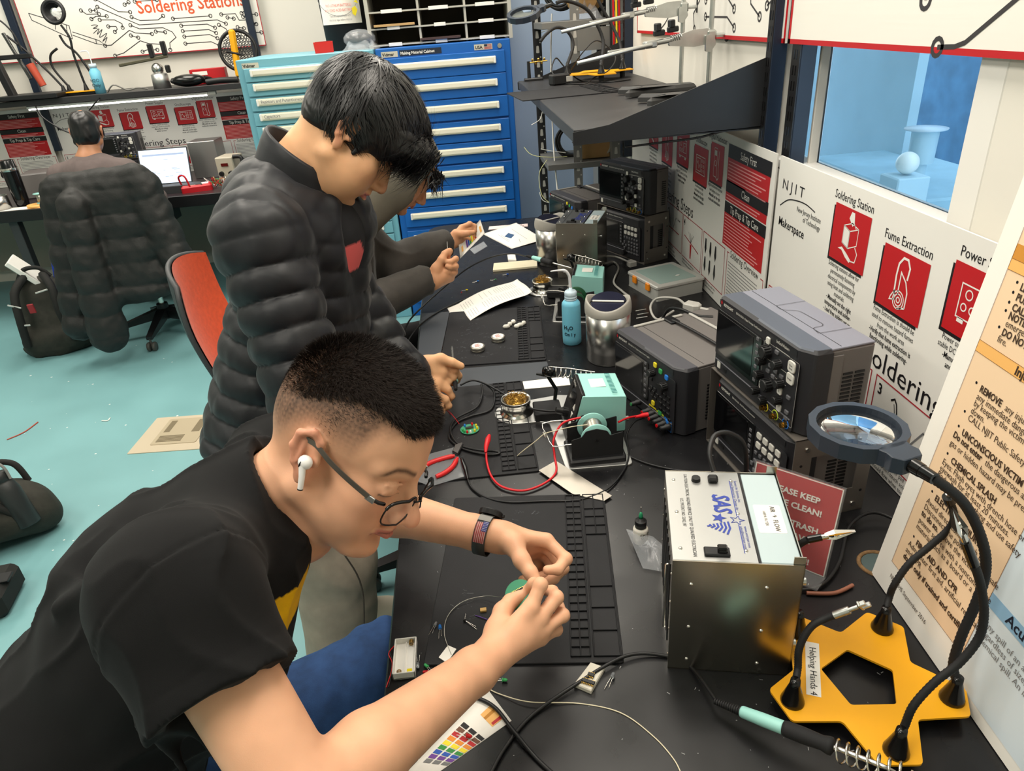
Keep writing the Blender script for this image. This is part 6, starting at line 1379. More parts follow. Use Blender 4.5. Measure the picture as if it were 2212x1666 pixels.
# desk top objects
def box_instr(label, loc, w, h, d, kind):
    M0 = Matrix.Translation(loc); return instrument(kind, label, 'oscilloscope' if kind == 'scope' else 'power supply' if kind == 'psu' else 'waveform generator', M0, w, h, d)
rk = Matrix.Translation((-2.66, 5.52, TT)); rack('grey steel stand on the back bench behind the seated person', rk, .33, .17, .193)
box_instr('oscilloscope on the back bench stand beside the laptop', (-2.655, 5.525, TT+.193), .32, .17, .14, 'scope'); box_instr('waveform generator in the stand on the back bench', (-2.645, 5.53, TT+.002), .30, .172, .15, 'gen')
box_instr('power supply with a red top edge left of the seated person', (-2.97, 5.35, TT), .27, .15, .3, 'psu')
t = thing('laptop', 'open laptop with a white page on the back bench', 'laptop', (-2.14, 5.22, TT), -3)
MB().prism(rrect(.36, .25, .012, 3, 0, 0), 0, .016, .002).build('keyboard_base', 'darkgrey', t); F = frame((-.18, .125, .014), (1, 0, 0), (0, .28, 1)); MB(F).prism(rrect(.36, .25, .01, 3, .18, .125), -.006, 0).build('lid', 'darkgrey', t)
MB(F).rect(.008, .010, .352, .242, .0008).build('lit_screen', mat('lit', (206, 222, 246), .4, emit=.5), t); A = MB(F); A.rect(.03, .20, .33, .212, .0012, 0)
R = random.Random(9)
for i in range(14): x, y = R.uniform(.05, .3), R.uniform(.05, .18); A.rect(x, y, x+R.uniform(.01, .05), y+.003, .0012, 0)
A.build('page_print', mat('pageink', (150, 166, 196), .5, emit=.35), t)
MB(Tm(-1.93, 5.10, TT)).prism([(-.14, -.05), (.14, -.05), (.10, .05), (-.10, .05)], 0, .05, .004, 0).build('laptop_dock', 'darkgrey'); tag(bpy.data.objects['laptop_dock'], 'dark wedge-shaped dock in front of the laptop', 'dock')
t = thing('multimeter', 'red multimeter lying on the back bench', 'multimeter', (-1.84, 5.08, TT), 15); MB().prism(rrect(.20, .10, .02, 4), 0, .045, .012).build('meter_case', mat('meterred', (196, 30, 40), .4), t); MB().prism(rrect(.12, .06, .006, 3, .02, 0), .045, .047).build('meter_face', 'white', t); MB().tube(cr([(-.09, .02, .03), (-.10, .0, .10), (-.06, -.03, .11), (-.04, -.04, .04)], 6), .006, 8).build('test_lead', 'ledred', t)
t = thing('rework_station', 'beige heat control box with two knobs on the back bench', 'rework station', (-1.69, 5.32, TT), -8); MB().box((0, .08, .09), (.13, .18, .16), .006).build('case', mat('beige', (186, 178, 160), .5), t); MB().box((0, -.0125, .12), (.05, .006, .02)).build('display', mat('dimred', (90, 20, 18), .3), t)
for x in (-.035, .035): MB().cyl((x, -.01, .06), (x, -.03, .06), .017, .015, 16).build('knob', 'black', t)
MB().tube(cr([(.07, .0, .17), (.13, -.0, .16), (.12, -.02, .08), (.07, -.04, .05)], 6), .014, 8).build('hose', 'black', t)
t = thing('fume_extractor', 'silver fume extractor behind the laptop on the back bench', 'fume extractor', (-1.93, 5.55, TT)); MB().box((.03, .1, .13), (.20, .2, .26), .003).build('housing', 'alu', t)
t = thing('tumbler', 'tall glossy black tumbler on the left of the back bench', 'tumbler', (-3.02, 5.08, TT)); MB().lathe([(0, 0), (.038, 0), (.045, .05), (.05, .24), (.05, .25), (.045, .255), (.04, .30), (.03, .305), (0, .305)], None, 28).build('tumbler_body', 'black_gloss', t); MB().lathe([(.051, .235), (.052, .24), (.052, .25), (.051, .255)], None, 28).build('rim_band', 'chrome', t)
t = thing('solder_spool', 'spool of solder with teal flanges on the back bench', 'solder spool', (-2.86, 5.02, TT+.02)); MB().lathe([(0, 0), (.03, 0), (.03, .004), (.016, .006), (.016, .06), (.035, .062), (.035, .066), (0, .066)], None, 24).build('spool_body', 'teal', t); MB().lathe([(.017, .006), (.022, .012), (.022, .056), (.017, .06)], None, 24).build('wound_solder', 'solder', t)
tag(MB().lathe([(.025, 0), (.06, 0), (.06, .02), (.025, .02), (.025, 0)], Tm(-2.88, 4.99, TT+.001), 28).build('tape_roll', 'tan'), 'tan tape roll under the solder spool on the back bench', 'tape')
t = thing('grey_case', 'grey vented equipment case at the left of the back bench', 'equipment case', (-3.02, 5.34, TT), 12); MB().box((0, .1, .085), (.20, .24, .17), .008).build('case', 'instr_side', t); m = MB()
for i in range(6): m.box((.1, .03+i*.02, .09), (.003, .008, .07))
m.build('side_vent', 'black', t)
t = thing('steel_pot', 'low steel pot at the left picture edge on the back bench', 'pot', (-3.14, 5.02, TT)); MB().lathe([(0, 0), (.07, 0), (.07, .09), (.065, .09), (.065, .01), (0, .01)], None, 28).build('pot_body', 'steel', t)
tag(MB().prism([(-3.3, 4.93), (-2.72, 4.93), (-2.75, 5.03), (-3.3, 5.05)], TT+.0005, TT+.002).build('paper_sheet', 'paper'), 'white paper along the front edge of the back bench', 'paper')
R = random.Random(12); m = MB()
for i in range(26):
    p = V(-1.68+R.uniform(-.10, .08), 5.14+R.uniform(-.06, .08), TT+.01); m.tube(cr([p, p+V(R.uniform(-.06, .06), R.uniform(-.04, .04), R.uniform(.01, .07)), p+V(R.uniform(-.09, .09), R.uniform(-.05, .05), .005)], 4), .0025, 5, i % 5)
tag(m.build('wire_scraps', ['white', 'kraft', 'ledred', 'black', 'ledgreen']), 'heap of tangled coloured wire scraps on the back bench', 'wire scraps', kind='stuff')

# floor things
t = thing('floor_box', 'beige floor outlet plate set in the teal floor', 'floor outlet', mtx=frame((-1.69, 2.88, 0), (.02, .33, 0), None, (0, 0, 1)))
MB().prism(rrect(.33, .36, .006, 3, .165, -.18), 0, .004, .001).build('cover_plate', mat('plate', (196, 182, 158), .6), t); m = MB().prism(rrect(.24, .22, .01, 3, .18, -.19), .004, .007, .001); m.build('hinged_lid', mat('plate2', (178, 164, 138), .6), t)
m = MB()
for i in range(5): m.box((.085+i*.012, -.16, .0075), (.007, .12, .0015))
m.rect(.16, -.28, .28, -.24, .0072); m.rect(.17, -.13, .28, -.10, .0072); m.build('lid_slots', mat('plate3', (120, 108, 84), .6), t)
for i, (a, b, m_, lb) in enumerate((((15, 950), (82, 912), 'rustred', 'thin reddish wire on the teal floor'), ((220, 909), (238, 903), 'white', 'short white wire scrap on the floor near the outlet'), ((130, 750), (185, 740), 'white', 'thin white scrap on the floor beside the backpack'))): cable('floor_wire', lb, [onz(*a, .003), onz((a[0]+b[0])/2+3, (a[1]+b[1])/2+3, .003), onz(*b, .003)], .003, m_, 'wire')
m = MB(); R = random.Random(14)
for i in range(46): p = onz(R.uniform(0, 560), R.uniform(700, 1200), .001); m.disc(p.x, p.y, R.uniform(.002, .007), .0012, 0, 7)
tag(m.build('floor_specks', mat('speck2', (222, 232, 230), .6)), 'pale specks scattered on the teal floor', 'specks', kind='stuff')

# chairs
def swivel_base(t, z1=.42):
    for k in range(5):
        a = math.radians(90+72*k+8); d = V(math.cos(a), math.sin(a), 0); s = V(-d.y, d.x, 0)
        m = MB(); A = [d*.035+s*.03, d*.035-s*.03, d*.31-s*.018, d*.31+s*.018]
        m.add([A[0]+V(0, 0, .17), A[1]+V(0, 0, .17), A[2]+V(0, 0, .095), A[3]+V(0, 0, .095), A[0]+V(0, 0, .11), A[1]+V(0, 0, .11), A[2]+V(0, 0, .075), A[3]+V(0, 0, .075)], [(0, 1, 2, 3), (7, 6, 5, 4), (0, 3, 7, 4), (1, 5, 6, 2), (2, 6, 7, 3), (0, 4, 5, 1)]); leg = m.build('leg', 'black', t)
        c = d*.305; m = MB(); 
        for g in (-1, 1): m.lathe([(0, -.009), (.026, -.009), (.029, -.005), (.029, .005), (.026, .009), (0, .009)], zframe(c+s*.016*g+V(0, 0, .029), s), 20)
        m.cyl(c+V(0, 0, .03), c+V(0, 0, .08), .007, None, 8); m.build('caster', mat('caster', (70, 68, 64), .5), leg)
    MB().cyl((0, 0, .10), (0, 0, .20), .04, .034, 18).build('hub', 'black', t); MB().cyl((0, 0, .18), (0, 0, z1), .016, None, 14).build('gas_lift', 'chrome', t)
def task_chair(label, loc, rz, mcol, lean=.10):
    """faces +x before turning"""
    t = thing('swivel_chair', label, 'chair', loc, rz); swivel_base(t)
    MB().prism(rrect(.46, .48, .09, 5), .43, .50, .02).build('seat', mcol, t)
    n = 12; vs = []; fs = []; mm = 10
    for k, off in ((0, 0), (1, -.022)):
        for i in range(n+1):
            for j in range(mm+1):
                u = i/n*2-1; v = j/mm; w = .235*(1-.18*max(0, v-.55)**2*4)*(1-.25*max(0, .25-v)*3); y = u*w; x = -.235-lean*v+.055*u*u*(1 if True else 0)+.03*math.sin(v*PI)*-1
                vs.append((x+off, y, .52+.50*v-.035*u*u*max(0, v-.5)*2))
    N = (n+1)*(mm+1); f0 = []; f1 = []
    for i in range(n):
        for j in range(mm):
            q = [i*(mm+1)+j, (i+1)*(mm+1)+j, (i+1)*(mm+1)+j+1, i*(mm+1)+j+1]; f0.append(q); f1.append([N+x for x in q[::-1]])
    m = MB(); m.add(vs, f0, 0, True); m.add(vs, f1, 1, True)
    edge = [V(*vs[j]) for j in range(mm+1)]+[V(*vs[i*(mm+1)+mm]) for i in range(1, n+1)]+[V(*vs[n*(mm+1)+j]) for j in range(mm-1, -1, -1)]+[V(*vs[i*(mm+1)]) for i in range(n-1, 0, -1)]
    m.build('backrest', [mcol, 'darkgrey'], t); e = MB(); e.tube([p+V(-.013, 0, 0) for p in edge], .0085, 8, 0, True); e.build('back_frame', 'darkgrey', t)
    MB().tube(cr([(-.02, 0, .43), (-.2, 0, .42), (-.285, 0, .50), (-.31, 0, .62)], 6), .02, 8).build('back_support', 'black', t)
    return t
mat('orangefab', (212, 78, 32), .75, noise=(60, .1), bump=(600, .3), sheen=.2); mat('blackfab', (30, 30, 32), .85)
task_chair('orange-backed swivel chair behind the person in the quilted jacket', (-.68, 2.44, 0), 6, 'orangefab')
task_chair('swivel chair with a black padded coat over its back', (-2.02, 4.42, 0), 100, 'blackfab')
t = thing('swivel_chair', 'low black swivel base with casters glimpsed beside the near bench edge', 'chair', (-.14, 1.86, 0), 18); swivel_base(t, .40); MB().prism(circ(.13, 24), .40, .45, .02).build('seat', 'blackfab', t)
# outside the window
o = onx(1964, 470, 1.9); h = onx(1978, 268, 1.9).z-o.z; t = thing('reflection_post', 'white disc-topped post outside the window, standing in for a reflection', 'outdoor light', o)  # solid post and disc stand in for a reflection in the window
mat('outwhite', (206, 222, 232), .5); MB().cyl((0, 0, -.9), (0, 0, h*.62), .028, None, 16).cyl((0, 0, h*.62), (0, 0, h*.97), .05, .052, 18).build('post', 'outlight', t); MB().lathe([(0, h*.965), (.080, h*.972), (.082, h*.985), (0, h)], None, 36).build('disc_top', 'outwhite', t)
t = thing('globe_lamp', 'white globe lamp on a pedestal outside the window', 'outdoor light', onx(1961, 352, 1.72)); MB().ell((0, 0, 0), .042, None, 28).build('globe', mat('globe', (236, 240, 236), .4), t); MB().box((0, 0, -.25), (.13, .13, .41), .005).build('pedestal', 'outlight', t)
tag(MB().box(onx(1880, 415, .945), (.03, .12, .012), .004).build('window_pen', 'darkgrey'), 'dark pen lying on the white window sill', 'pen')

# ================================================================ sculpting: blended solids turned into one continuous skin
def nv(*a): return np.array(a, float)
def A3(p): return np.array([p[0], p[1], p[2]], float)
class Field:
    def __init__(s): s.ops = []; s.dis = []
    def cap(s, a, b, ra, rb=None, k=.01, sub=False, w=None, sq=1.0, puff=None):
        """tapered capsule; w/sq stretch the section along w; puff=(pitch, depth, phase) quilts it"""
        a, b = A3(a), A3(b); rb = ra if rb is None else rb
        R = np.linalg.norm(b-a)/2+(max(ra, rb)+k)*max(1, sq)+.04
        s.ops.append(('c', (a+b)/2, R, k, sub, (a, b, ra, rb, None if w is None else A3(w)/np.linalg.norm(A3(w)), sq, puff))); return s
    def chain(s, pts, rs, k=.01, k0=None, **kw):
        for i in range(len(pts)-1): s.cap(pts[i], pts[i+1], rs[i], rs[i+1], k if i or k0 is None else k0, **kw)
        return s
    def ell(s, c, r, B=None, k=.01, sub=False):
        c = A3(c); r = np.array(r if hasattr(r, '__len__') else (r,)*3, float)
        s.ops.append(('e', c, r.max()+k+.05, k, sub, (c, r, B))); return s
    def cut(s, p, n, c=None, R=9, k=.002):
        """removes what lies on the n side of the plane within R of c"""
        s.ops.append(('p', A3(p if c is None else c), R, k, True, (A3(p), A3(n)/np.linalg.norm(A3(n)), R, A3(p if c is None else c)))); return s
    def fingers(s, chains, k, kf):
        s.ops.append(('f', A3(np.mean([np.mean([A3(q) for q in c[0]], 0) for c in chains], 0)), .2, k, False, ([([A3(q) for q in c[0]], c[1]) for c in chains], kf))); return s
    @staticmethod
    def _cap(P, a, b, ra, rb, w=None, sq=1.0, puff=None):
        ab = b-a; L2 = float(ab@ab)+1e-12; q = P-a
        t = np.clip(q@ab/L2, 0, 1); v = q-t[:, None]*ab
        if w is not None: v = v+np.outer(v@w*(1/sq-1), w)
        d = np.sqrt((v*v).sum(1))-(ra+(rb-ra)*t)
        if puff is not None:
            L = math.sqrt(L2); tt = (q@ab)/L
            wob = puff[3]*np.sin(P[:, 0]*37+P[:, 1]*29+P[:, 2]*23) if len(puff) > 3 else 0
            d = d-puff[1]*(np.abs(np.sin(np.pi*(tt+puff[2]+wob)/puff[0])+1e-9)**.55-.5)
        return d
    @staticmethod
    def smin(a, b, k):
        if k <= 1e-6: return np.minimum(a, b)
        h = np.clip(.5+.5*(b-a)/k, 0, 1); return b*(1-h)+a*h-k*h*(1-h)
    def __call__(s, P, c=None, R=None):
        d = np.full(len(P), .5)
        for t, oc, oR, k, sub, a in s.ops:
            if c is not None and t != 'p' and np.linalg.norm(oc-c)-R-oR > 0: continue
            if t == 'c': e = s._cap(P, *a)
            elif t == 'e':
                q = P-a[0]; q = q@a[2] if a[2] is not None else q
                k0 = np.sqrt(((q/a[1])**2).sum(1)); k1 = np.sqrt(((q/a[1]**2)**2).sum(1))+1e-9; e = k0*(k0-1)/k1; e = np.where(k0 < .3, -a[1].min()*(1-k0), e)
            elif t == 'p':
                e = (P-a[0])@a[1]; e = -e; far = np.sqrt(((P-a[3])**2).sum(1)) > a[2]; e = np.where(far, 1.0, e)
                d = np.maximum(d, -e); continue
            else:
                e = None
                for pts, rs in a[0]:
                    f = None
                    for i in range(len(pts)-1):
                        g = s._cap(P, pts[i], pts[i+1], rs[i], rs[i+1]); f = g if f is None else s.smin(f, g, .004)
                    e = f if e is None else s.smin(e, f, a[1])
            if sub: d = -s.smin(-d, e, k)
            else: d = s.smin(d, e, k)
        for f in s.dis: d = d-f(P)
        return d
def skin(F, lo, hi, h, name, m, parent, color=None, B=8, smooth=True):
    """sparse surface nets"""
    lo = np.array(lo, float); hi = np.array(hi, float); S = B*h; n = np.ceil((hi-lo)/S).astype(int)
    g = np.stack(np.meshgrid(*[np.arange(k) for k in n], indexing='ij'), -1).reshape(-1, 3)
    G4 = 4; act = []
    cc = {}
    for i, q in enumerate(g): cc.setdefault(tuple(q//G4), []).append(i)
    for key, ids in cc.items():
        ids = np.array(ids); P = lo+(g[ids]+.5)*S; c = P.mean(0); R = np.sqrt(((P-c)**2).sum(1)).max()+S
        d0 = F(c[None], c, R)[0]
        if d0 > R*1.6+.02: continue
        d = F(P, c, R); act.append(ids[np.abs(d) < S*1.35])
    act = np.concatenate(act); blocks = g[act]
    o = np.arange(B+1); lc = np.stack(np.meshgrid(o, o, o, indexing='ij'), -1).reshape(-1, 3)
    VID = []; VP = []; Q = []; flip = []
    N = (n*B+3).astype(np.int64); pack = lambda ijk: (ijk[..., 0].astype(np.int64)*N[1]+ijk[..., 1])*N[2]+ijk[..., 2]
    off = np.array([[i, j, k] for i in (0, 1) for j in (0, 1) for k in (0, 1)])
    for bq in blocks:
        base = bq*B; P = lo+(base+lc)*h; c = lo+(base+B/2)*h
        D = F(P, c, S*.87).reshape(B+1, B+1, B+1); sg = D < 0
        if sg.all() or not sg.any(): continue
        cs = [sg[i:B+i, j:B+j, k:B+k] for i, j, k in off]; cnt = sum(x.astype(int) for x in cs)
        ii = np.argwhere((cnt > 0) & (cnt < 8))
        vals = np.stack([D[ii[:, 0]+i, ii[:, 1]+j, ii[:, 2]+k] for i, j, k in off], 1)
        acc = np.zeros((len(ii), 3)); num = np.zeros(len(ii))
        for a in range(8):
            for ax in range(3):
                if off[a][ax] == 0:
                    b = a+(4, 2, 1)[ax]; va, vb = vals[:, a], vals[:, b]; cr_ = (va < 0) != (vb < 0)
                    t = np.where(cr_, va/(va-vb+1e-12), 0); p = off[a][None]+np.outer(t, np.eye(3)[ax]); acc[cr_] += p[cr_]; num[cr_] += 1
        VP.append(lo+(base+ii+acc/num[:, None])*h); VID.append(pack(base+ii))
        for ax in range(3):
            u, v = [(1, 2), (2, 0), (0, 1)][ax]; e = np.eye(3, dtype=int)
            sl = [slice(0, B)]*3; s0 = sg[:B, :B, :B]; sh = [slice(0, B)]*3; sh[ax] = slice(1, B+1); s1 = sg[tuple(sh)]
            jj = np.argwhere(s0 != s1)
            if len(jj): gc = base+jj; Q.append(np.stack([pack(gc), pack(gc-e[u]), pack(gc-e[u]-e[v]), pack(gc-e[v])], 1)); flip.append(s0[jj[:, 0], jj[:, 1], jj[:, 2]])
    ids = np.concatenate(VID); VP = np.concatenate(VP); od = np.argsort(ids); ids = ids[od]; VP = VP[od]
    Q = np.concatenate(Q); flip = np.concatenate(flip); ix = np.searchsorted(ids, Q); ix = np.clip(ix, 0, len(ids)-1); ok = (ids[ix] == Q).all(1); ix = ix[ok]; flip = flip[ok]
    ix[~flip] = ix[~flip][:, ::-1]
    me = bpy.data.meshes.new(name); me.vertices.add(len(VP)); me.vertices.foreach_set('co', VP.astype(np.float32).ravel())
    me.loops.add(len(ix)*4); me.loops.foreach_set('vertex_index', ix.astype(np.int32).ravel()); me.polygons.add(len(ix)); me.polygons.foreach_set('loop_start', np.arange(0, len(ix)*4, 4, dtype=np.int32))
    me.polygons.foreach_set('use_smooth', np.ones(len(ix), bool)); me.update(calc_edges=True); me.validate()
    me.materials.append(MATS[m])
    if color is not None:
        ca = me.color_attributes.new('tint', 'FLOAT_COLOR', 'POINT'); col = color(VP); ca.data.foreach_set('color', np.concatenate([col, np.ones((len(col), 1))], 1).astype(np.float32).ravel())
    ob = bpy.data.objects.new(name, me); COL.objects.link(ob)
    if parent is not None: ob.parent = parent
    return ob
def Bas(f, u):
    f = A3(f); f /= np.linalg.norm(f); u = A3(u); u = u-f*(u@f); u /= np.linalg.norm(u); return np.array([f, np.cross(u, f), u]).T
class Head:
    """head frame: x forward, y left, z up; s scales the canonical head"""
    def __init__(s, pos, f, u, sc=1.0): s.p = A3(pos); s.B = Bas(f, u); s.s = sc
    def w(s, *q): return s.p+s.s*(s.B@np.array(q, float))
    def loc(s, P): return (P-s.p)@s.B/s.s
    def mat(s):
        m = Matrix.Identity(4)
        for i in range(3):
            for j in range(3): m[i][j] = s.B[i, j]*s.s
            m[i][3] = s.p[i]
        return m
    def sculpt(s, F, chin=1.0, nose=1.0, wide=1.0, lips=1.0, brow=1.0, mouth_open=0):
        w, B, c = s.w, s.B, s.s
        E = lambda q, r, k, sub=False: F.ell(w(*q), np.array(r)*c, B, k*c, sub)
        K = lambda a, b, ra, rb, k, sub=False: F.cap(w(*a), w(*b), ra*c, rb*c, k*c, sub)
        E((-.012, 0, .042), (.096, .076, .084), .02); E((.028, 0, .035), (.064, .066, .060), .02); E((-.045, 0, .01), (.058, .066, .062), .02)
        E((.034, 0, -.03), (.054, .057*wide, .072), .022); E((.040, 0, -.078), (.044, .043*wide, .040), .022)
        for y in (-1, 1):
            K((-.008, y*.056*wide, -.055), (.064, y*.018, -.103), .018, .016, .022); E((.056, y*.044*wide, -.022), (.024, .022, .022), .022); E((.05, y*.034, -.055), (.03, .026*wide, .03), .024)
            K((.084, y*.010, .020), (.066, y*.050, .022), .0105*brow, .007, .014)
        E((.076, 0, -.103*chin), (.018, .020, .015), .016)
        for y in (-1, 1): E((.098, y*.033, -.002), (.018, .019, .011), .012, True)
        for y in (-1, 1):
            E((.0745, y*.0335, -.002), (.0155, .0165, .0125), .004); K((.0895, y*.020, -.0055), (.083, y*.047, -.0045), .0022, .002, .003); K((.0895, y*.022, .006), (.081, y*.046, .007), .0016, .0018, .004)
        K((.074, 0, .016), (.086, 0, -.036), .012, .015, .008); K((.086, 0, .014), (.113*(.5+.5*nose), 0, -.030), .0070, .0090*nose, .010); E((.1145*(.5+.5*nose), 0, -.0385), (.0115*nose, .0125*nose, .0100), .008)
        for y in (-1, 1): E((.1000, y*.0135*nose, -.0415), (.011, .0072, .0085), .006); E((.106, y*.007, -.0500), (.0065, .0038, .0045), .003, True)
        K((.094, 0, -.047), (.094, 0, -.058), .006, .007, .008)
        for y in (-1, 1): K((.0985, y*.005, -.0625), (.086, y*.0235, -.0665), .0045*lips, .002, .005); K((.0975, y*.004, -.0735-mouth_open), (.086, y*.020, -.0690-mouth_open*.4), .0056*lips, .002, .005)
        K((.104, -.021, -.068-mouth_open*.5), (.104, .021, -.068-mouth_open*.5), .0022+mouth_open*.3, .0022+mouth_open*.3, .0025, True)
        E((.094, 0, -.086), (.008, .02, .0045), .008, True)
        for y in (-1, 1):        # ears: rim, bowl, lobe
            pts = [(-.002, .073, .006), (-.001, .080, .022), (-.012, .086, .031), (-.026, .087, .022), (-.028, .086, .004), (-.020, .083, -.014), (-.010, .079, -.024)]
            for i in range(len(pts)-1): K((pts[i][0], y*pts[i][1], pts[i][2]), (pts[i+1][0], y*pts[i+1][1], pts[i+1][2]), .0046, .0046, .0035)
            E((-.014, y*.078, .004), (.018, .0045, .026), .006); E((-.008, y*.078, -.029), (.0085, .005, .0105), .006)
            E((-.011, y*.0865, -.002), (.0095, .007, .013), .003, True); E((-.012, y*.087, .018), (.008, .004, .007), .003, True); E((.002, y*.078, -.004), (.0055, .0055, .0075), .004)
            K((-.018, y*.083, .014), (-.016, y*.084, -.010), .003, .003, .003)
        return F
def hand(F, wrist, mcps, chains, thumb, s=1.0, k=.010):
    """palm from wrist to knuckles; chains are the four fingers from their knuckles; thumb from its root"""
    W_ = A3(wrist); M_ = [A3(m) for m in mcps]
    for i, m in enumerate(M_): F.cap(W_*.82+np.mean(M_, 0)*.18+(m-np.mean(M_, 0))*.25, m*.97+W_*.03, .0145*s, (.0115 if i < 3 else .0105)*s, k*1.2)
    F.cap(W_, np.mean(M_, 0)*.55+W_*.45, .020*s, .018*s, .016)
    T = [A3(p) for p in thumb]
    F.cap(W_*.7+T[0]*.3, T[0], .014*s, .0150*s, .014); F.cap(T[0], T[1], .0150*s, .0125*s, .012)
    r4 = [(.0098, .0092, .0084, .0072), (.0102, .0095, .0086, .0074), (.0098, .0090, .0082, .0070), (.0086, .0080, .0072, .0062)]
    F.fingers([(c, [x*s for x in r4[i]]) for i, c in enumerate(chains)], .006, .0012)
    F.fingers([(T[1:], [.0122*s, .0108*s, .0085*s])], .007, .001)
    for c, i in zip(chains, range(4)): F.ell(A3(c[1]), .0098*s*(.9 if i == 3 else 1), None, .004)
    return F
def lin_a(c): return np.array(lin(c))
def mixc(col, c, m): return col*(1-m[:, None])+lin_a(c)*m[:, None]
def sstep(a, b, x): t = np.clip((x-a)/(b-a), 0, 1); return t*t*(3-2*t)
def n3(P, f): 
    q = P*f; return (np.sin(q[:, 0]*1.0+1.7*np.sin(q[:, 1]*.9+.3))+np.sin(q[:, 1]*1.1+1.3*np.sin(q[:, 2]*1.2))+np.sin(q[:, 2]*.95+1.5*np.sin(q[:, 0]*1.05)))/3
def face_paint(H, base, lip=(186, 100, 96), flush=(206, 130, 108), stub=None, brow=(52, 38, 32), brow_t=.0028):
    def f(P):
        q = H.loc(P); x, y, z = q[:, 0], q[:, 1], q[:, 2]; c = np.tile(lin_a(base), (len(P), 1)); ay = np.abs(y)
        inh = ((np.abs(x) < .16) & (ay < .13) & (np.abs(z) < .17)).astype(float)
        c = mixc(c, flush, .30*inh*np.exp(-((x-.07)**2+(ay-.045)**2+(z+.03)**2)/.0007)); c = mixc(c, flush, .45*inh*np.exp(-((x-.118)**2+y**2+(z+.036)**2)/.0004))
        c = mixc(c, flush, .55*inh*sstep(.077, .086, ay)*(x < .01)*sstep(-.036, -.030, x)*(z > -.04)*(z < .04))
        m = inh*(x > .080)*sstep(.026, .021, ay+ .0*z)*sstep(.0075, .0055, np.abs(z+.0685+.0012*(ay/.02)))*sstep(.098-.02*(ay/.02)-.006, .098-.02*(ay/.02), x+.004); c = mixc(c, lip, .8*m)
        c = mixc(c, (60, 28, 26), .8*inh*(x > .078)*(ay < .02)*np.exp(-((z+.068)/.0011)**2))
        bz = .0225+.006*sstep(.012, .034, ay)-.010*sstep(.04, .058, ay)
        c = mixc(c, brow, .85*inh*(x > .055)*sstep(.010, .015, ay)*sstep(.060, .050, ay)*np.exp(-((z-bz)/brow_t)**2))
        c = mixc(c, (50, 34, 30), .85*inh*(x > .07)*(ay > .019)*(ay < .050)*np.exp(-((z+.0072-.02*(ay-.034)**2*20)/.0012)**2))
        if stub: c = stub(c, q, inh)
        return np.clip(c*(1+.05*n3(P, 160)[:, None]+.04*n3(P, 60)[:, None]), 0, 1)
    return f
mat('skin_a', (222, 172, 142), .48, sss=.12, attr='tint', bump=(900, .12, (1, 1, 1), .0008), spec=.4)
def strands(name, m, parent, roots, dirs, length, width, bend, seg=4, seed=0):
    """flat tapering hair locks: roots (n,3), dirs (n,3) start directions, bend (n,3) added towards the tip"""
    n = len(roots); V0 = []; side = np.cross(dirs, bend+1e-4); side /= np.linalg.norm(side, axis=1)[:, None]+1e-9
    L = np.asarray(length).reshape(-1, 1)*np.ones((n, 1)); Wd = np.asarray(width).reshape(-1, 1)*np.ones((n, 1)); rows = []
    for i in range(seg+1):
        t = i/seg; p = roots+dirs*L*t+bend*L*t*t; w = Wd*(1-t)**.7*.5+.00004
        rows += [p-side*w, p+side*w]
    VV = np.stack(rows, 1).reshape(-1, 3); k = 2*(seg+1); f = []
    base = (np.arange(n)*k)[:, None]
    quads = np.concatenate([base+np.array([2*i, 2*i+1, 2*i+3, 2*i+2]) for i in range(seg)], 0)
    me = bpy.data.meshes.new(name); me.vertices.add(len(VV)); me.vertices.foreach_set('co', VV.astype(np.float32).ravel()); me.loops.add(len(quads)*4); me.loops.foreach_set('vertex_index', quads.astype(np.int32).ravel())
    me.polygons.add(len(quads)); me.polygons.foreach_set('loop_start', np.arange(0, len(quads)*4, 4, dtype=np.int32)); me.polygons.foreach_set('use_smooth', np.ones(len(quads), bool)); me.update(calc_edges=True)
    me.materials.append(MATS[m]); o = bpy.data.objects.new(name, me); COL.objects.link(o); o.parent = parent; return o

# ================================================================ person in the foreground
per1 = thing('person', 'person in a black t-shirt and glasses leaning over the near silicone mat', 'person')
H1 = Head((-.180, .779, 1.208), (.765, -.47, -.445), (.53, .11, .84), 1.03)
F = Field(); H1.sculpt(F, chin=1.02, nose=1.0, wide=.98, lips=1.0, brow=1.1)
nk0, nk1 = H1.w(-.028, 0, -.045), nv(-.325, .765, 1.135)
F.cap(nk0, nk1, .053, .052, .03); F.cap(H1.w(.0, 0, -.09), nk1+nv(.06, 0, -.04), .036, .05, .03)
SR, ER, WR = A3(at(385, 1285, .71)), A3(at(655, 1735, .665)), A3(at(1052, 1428, .93))
SL, EL, WL = nv(-.335, .945, 1.085), A3(at(750, 1082, 1.20)), A3(at(1066, 1160, 1.13))
nq = nk1+nv(-.03, 0, -.04); F.cap(nk1, nq, .05, .05); F.cap(nq, SR, .05, .05, .02); F.cap(nq, SL, .05, .05, .02); F.cap(nq, nv(-.42, .70, .98), .07, .10, .03)
def arm(F, S, E, W_, up=1.0):
    S, E, W_ = A3(S), A3(E), A3(W_); d = (W_-E)/np.linalg.norm(W_-E)
    F.cap(S, E, .050*up, .041*up, .02); F.cap(E, E+d*.09, .040*up, .041*up, .015); F.cap(E+d*.09, W_-d*.03, .041*up, .0285*up, .012); F.cap(W_-d*.03, W_+d*.01, .0285*up, .026*up, .012)
arm(F, SR, ER, WR); arm(F, SL, EL, WL, .95)
g = lambda x, y, d: at(1000+x/4.386, 1080+y/4.386, d)
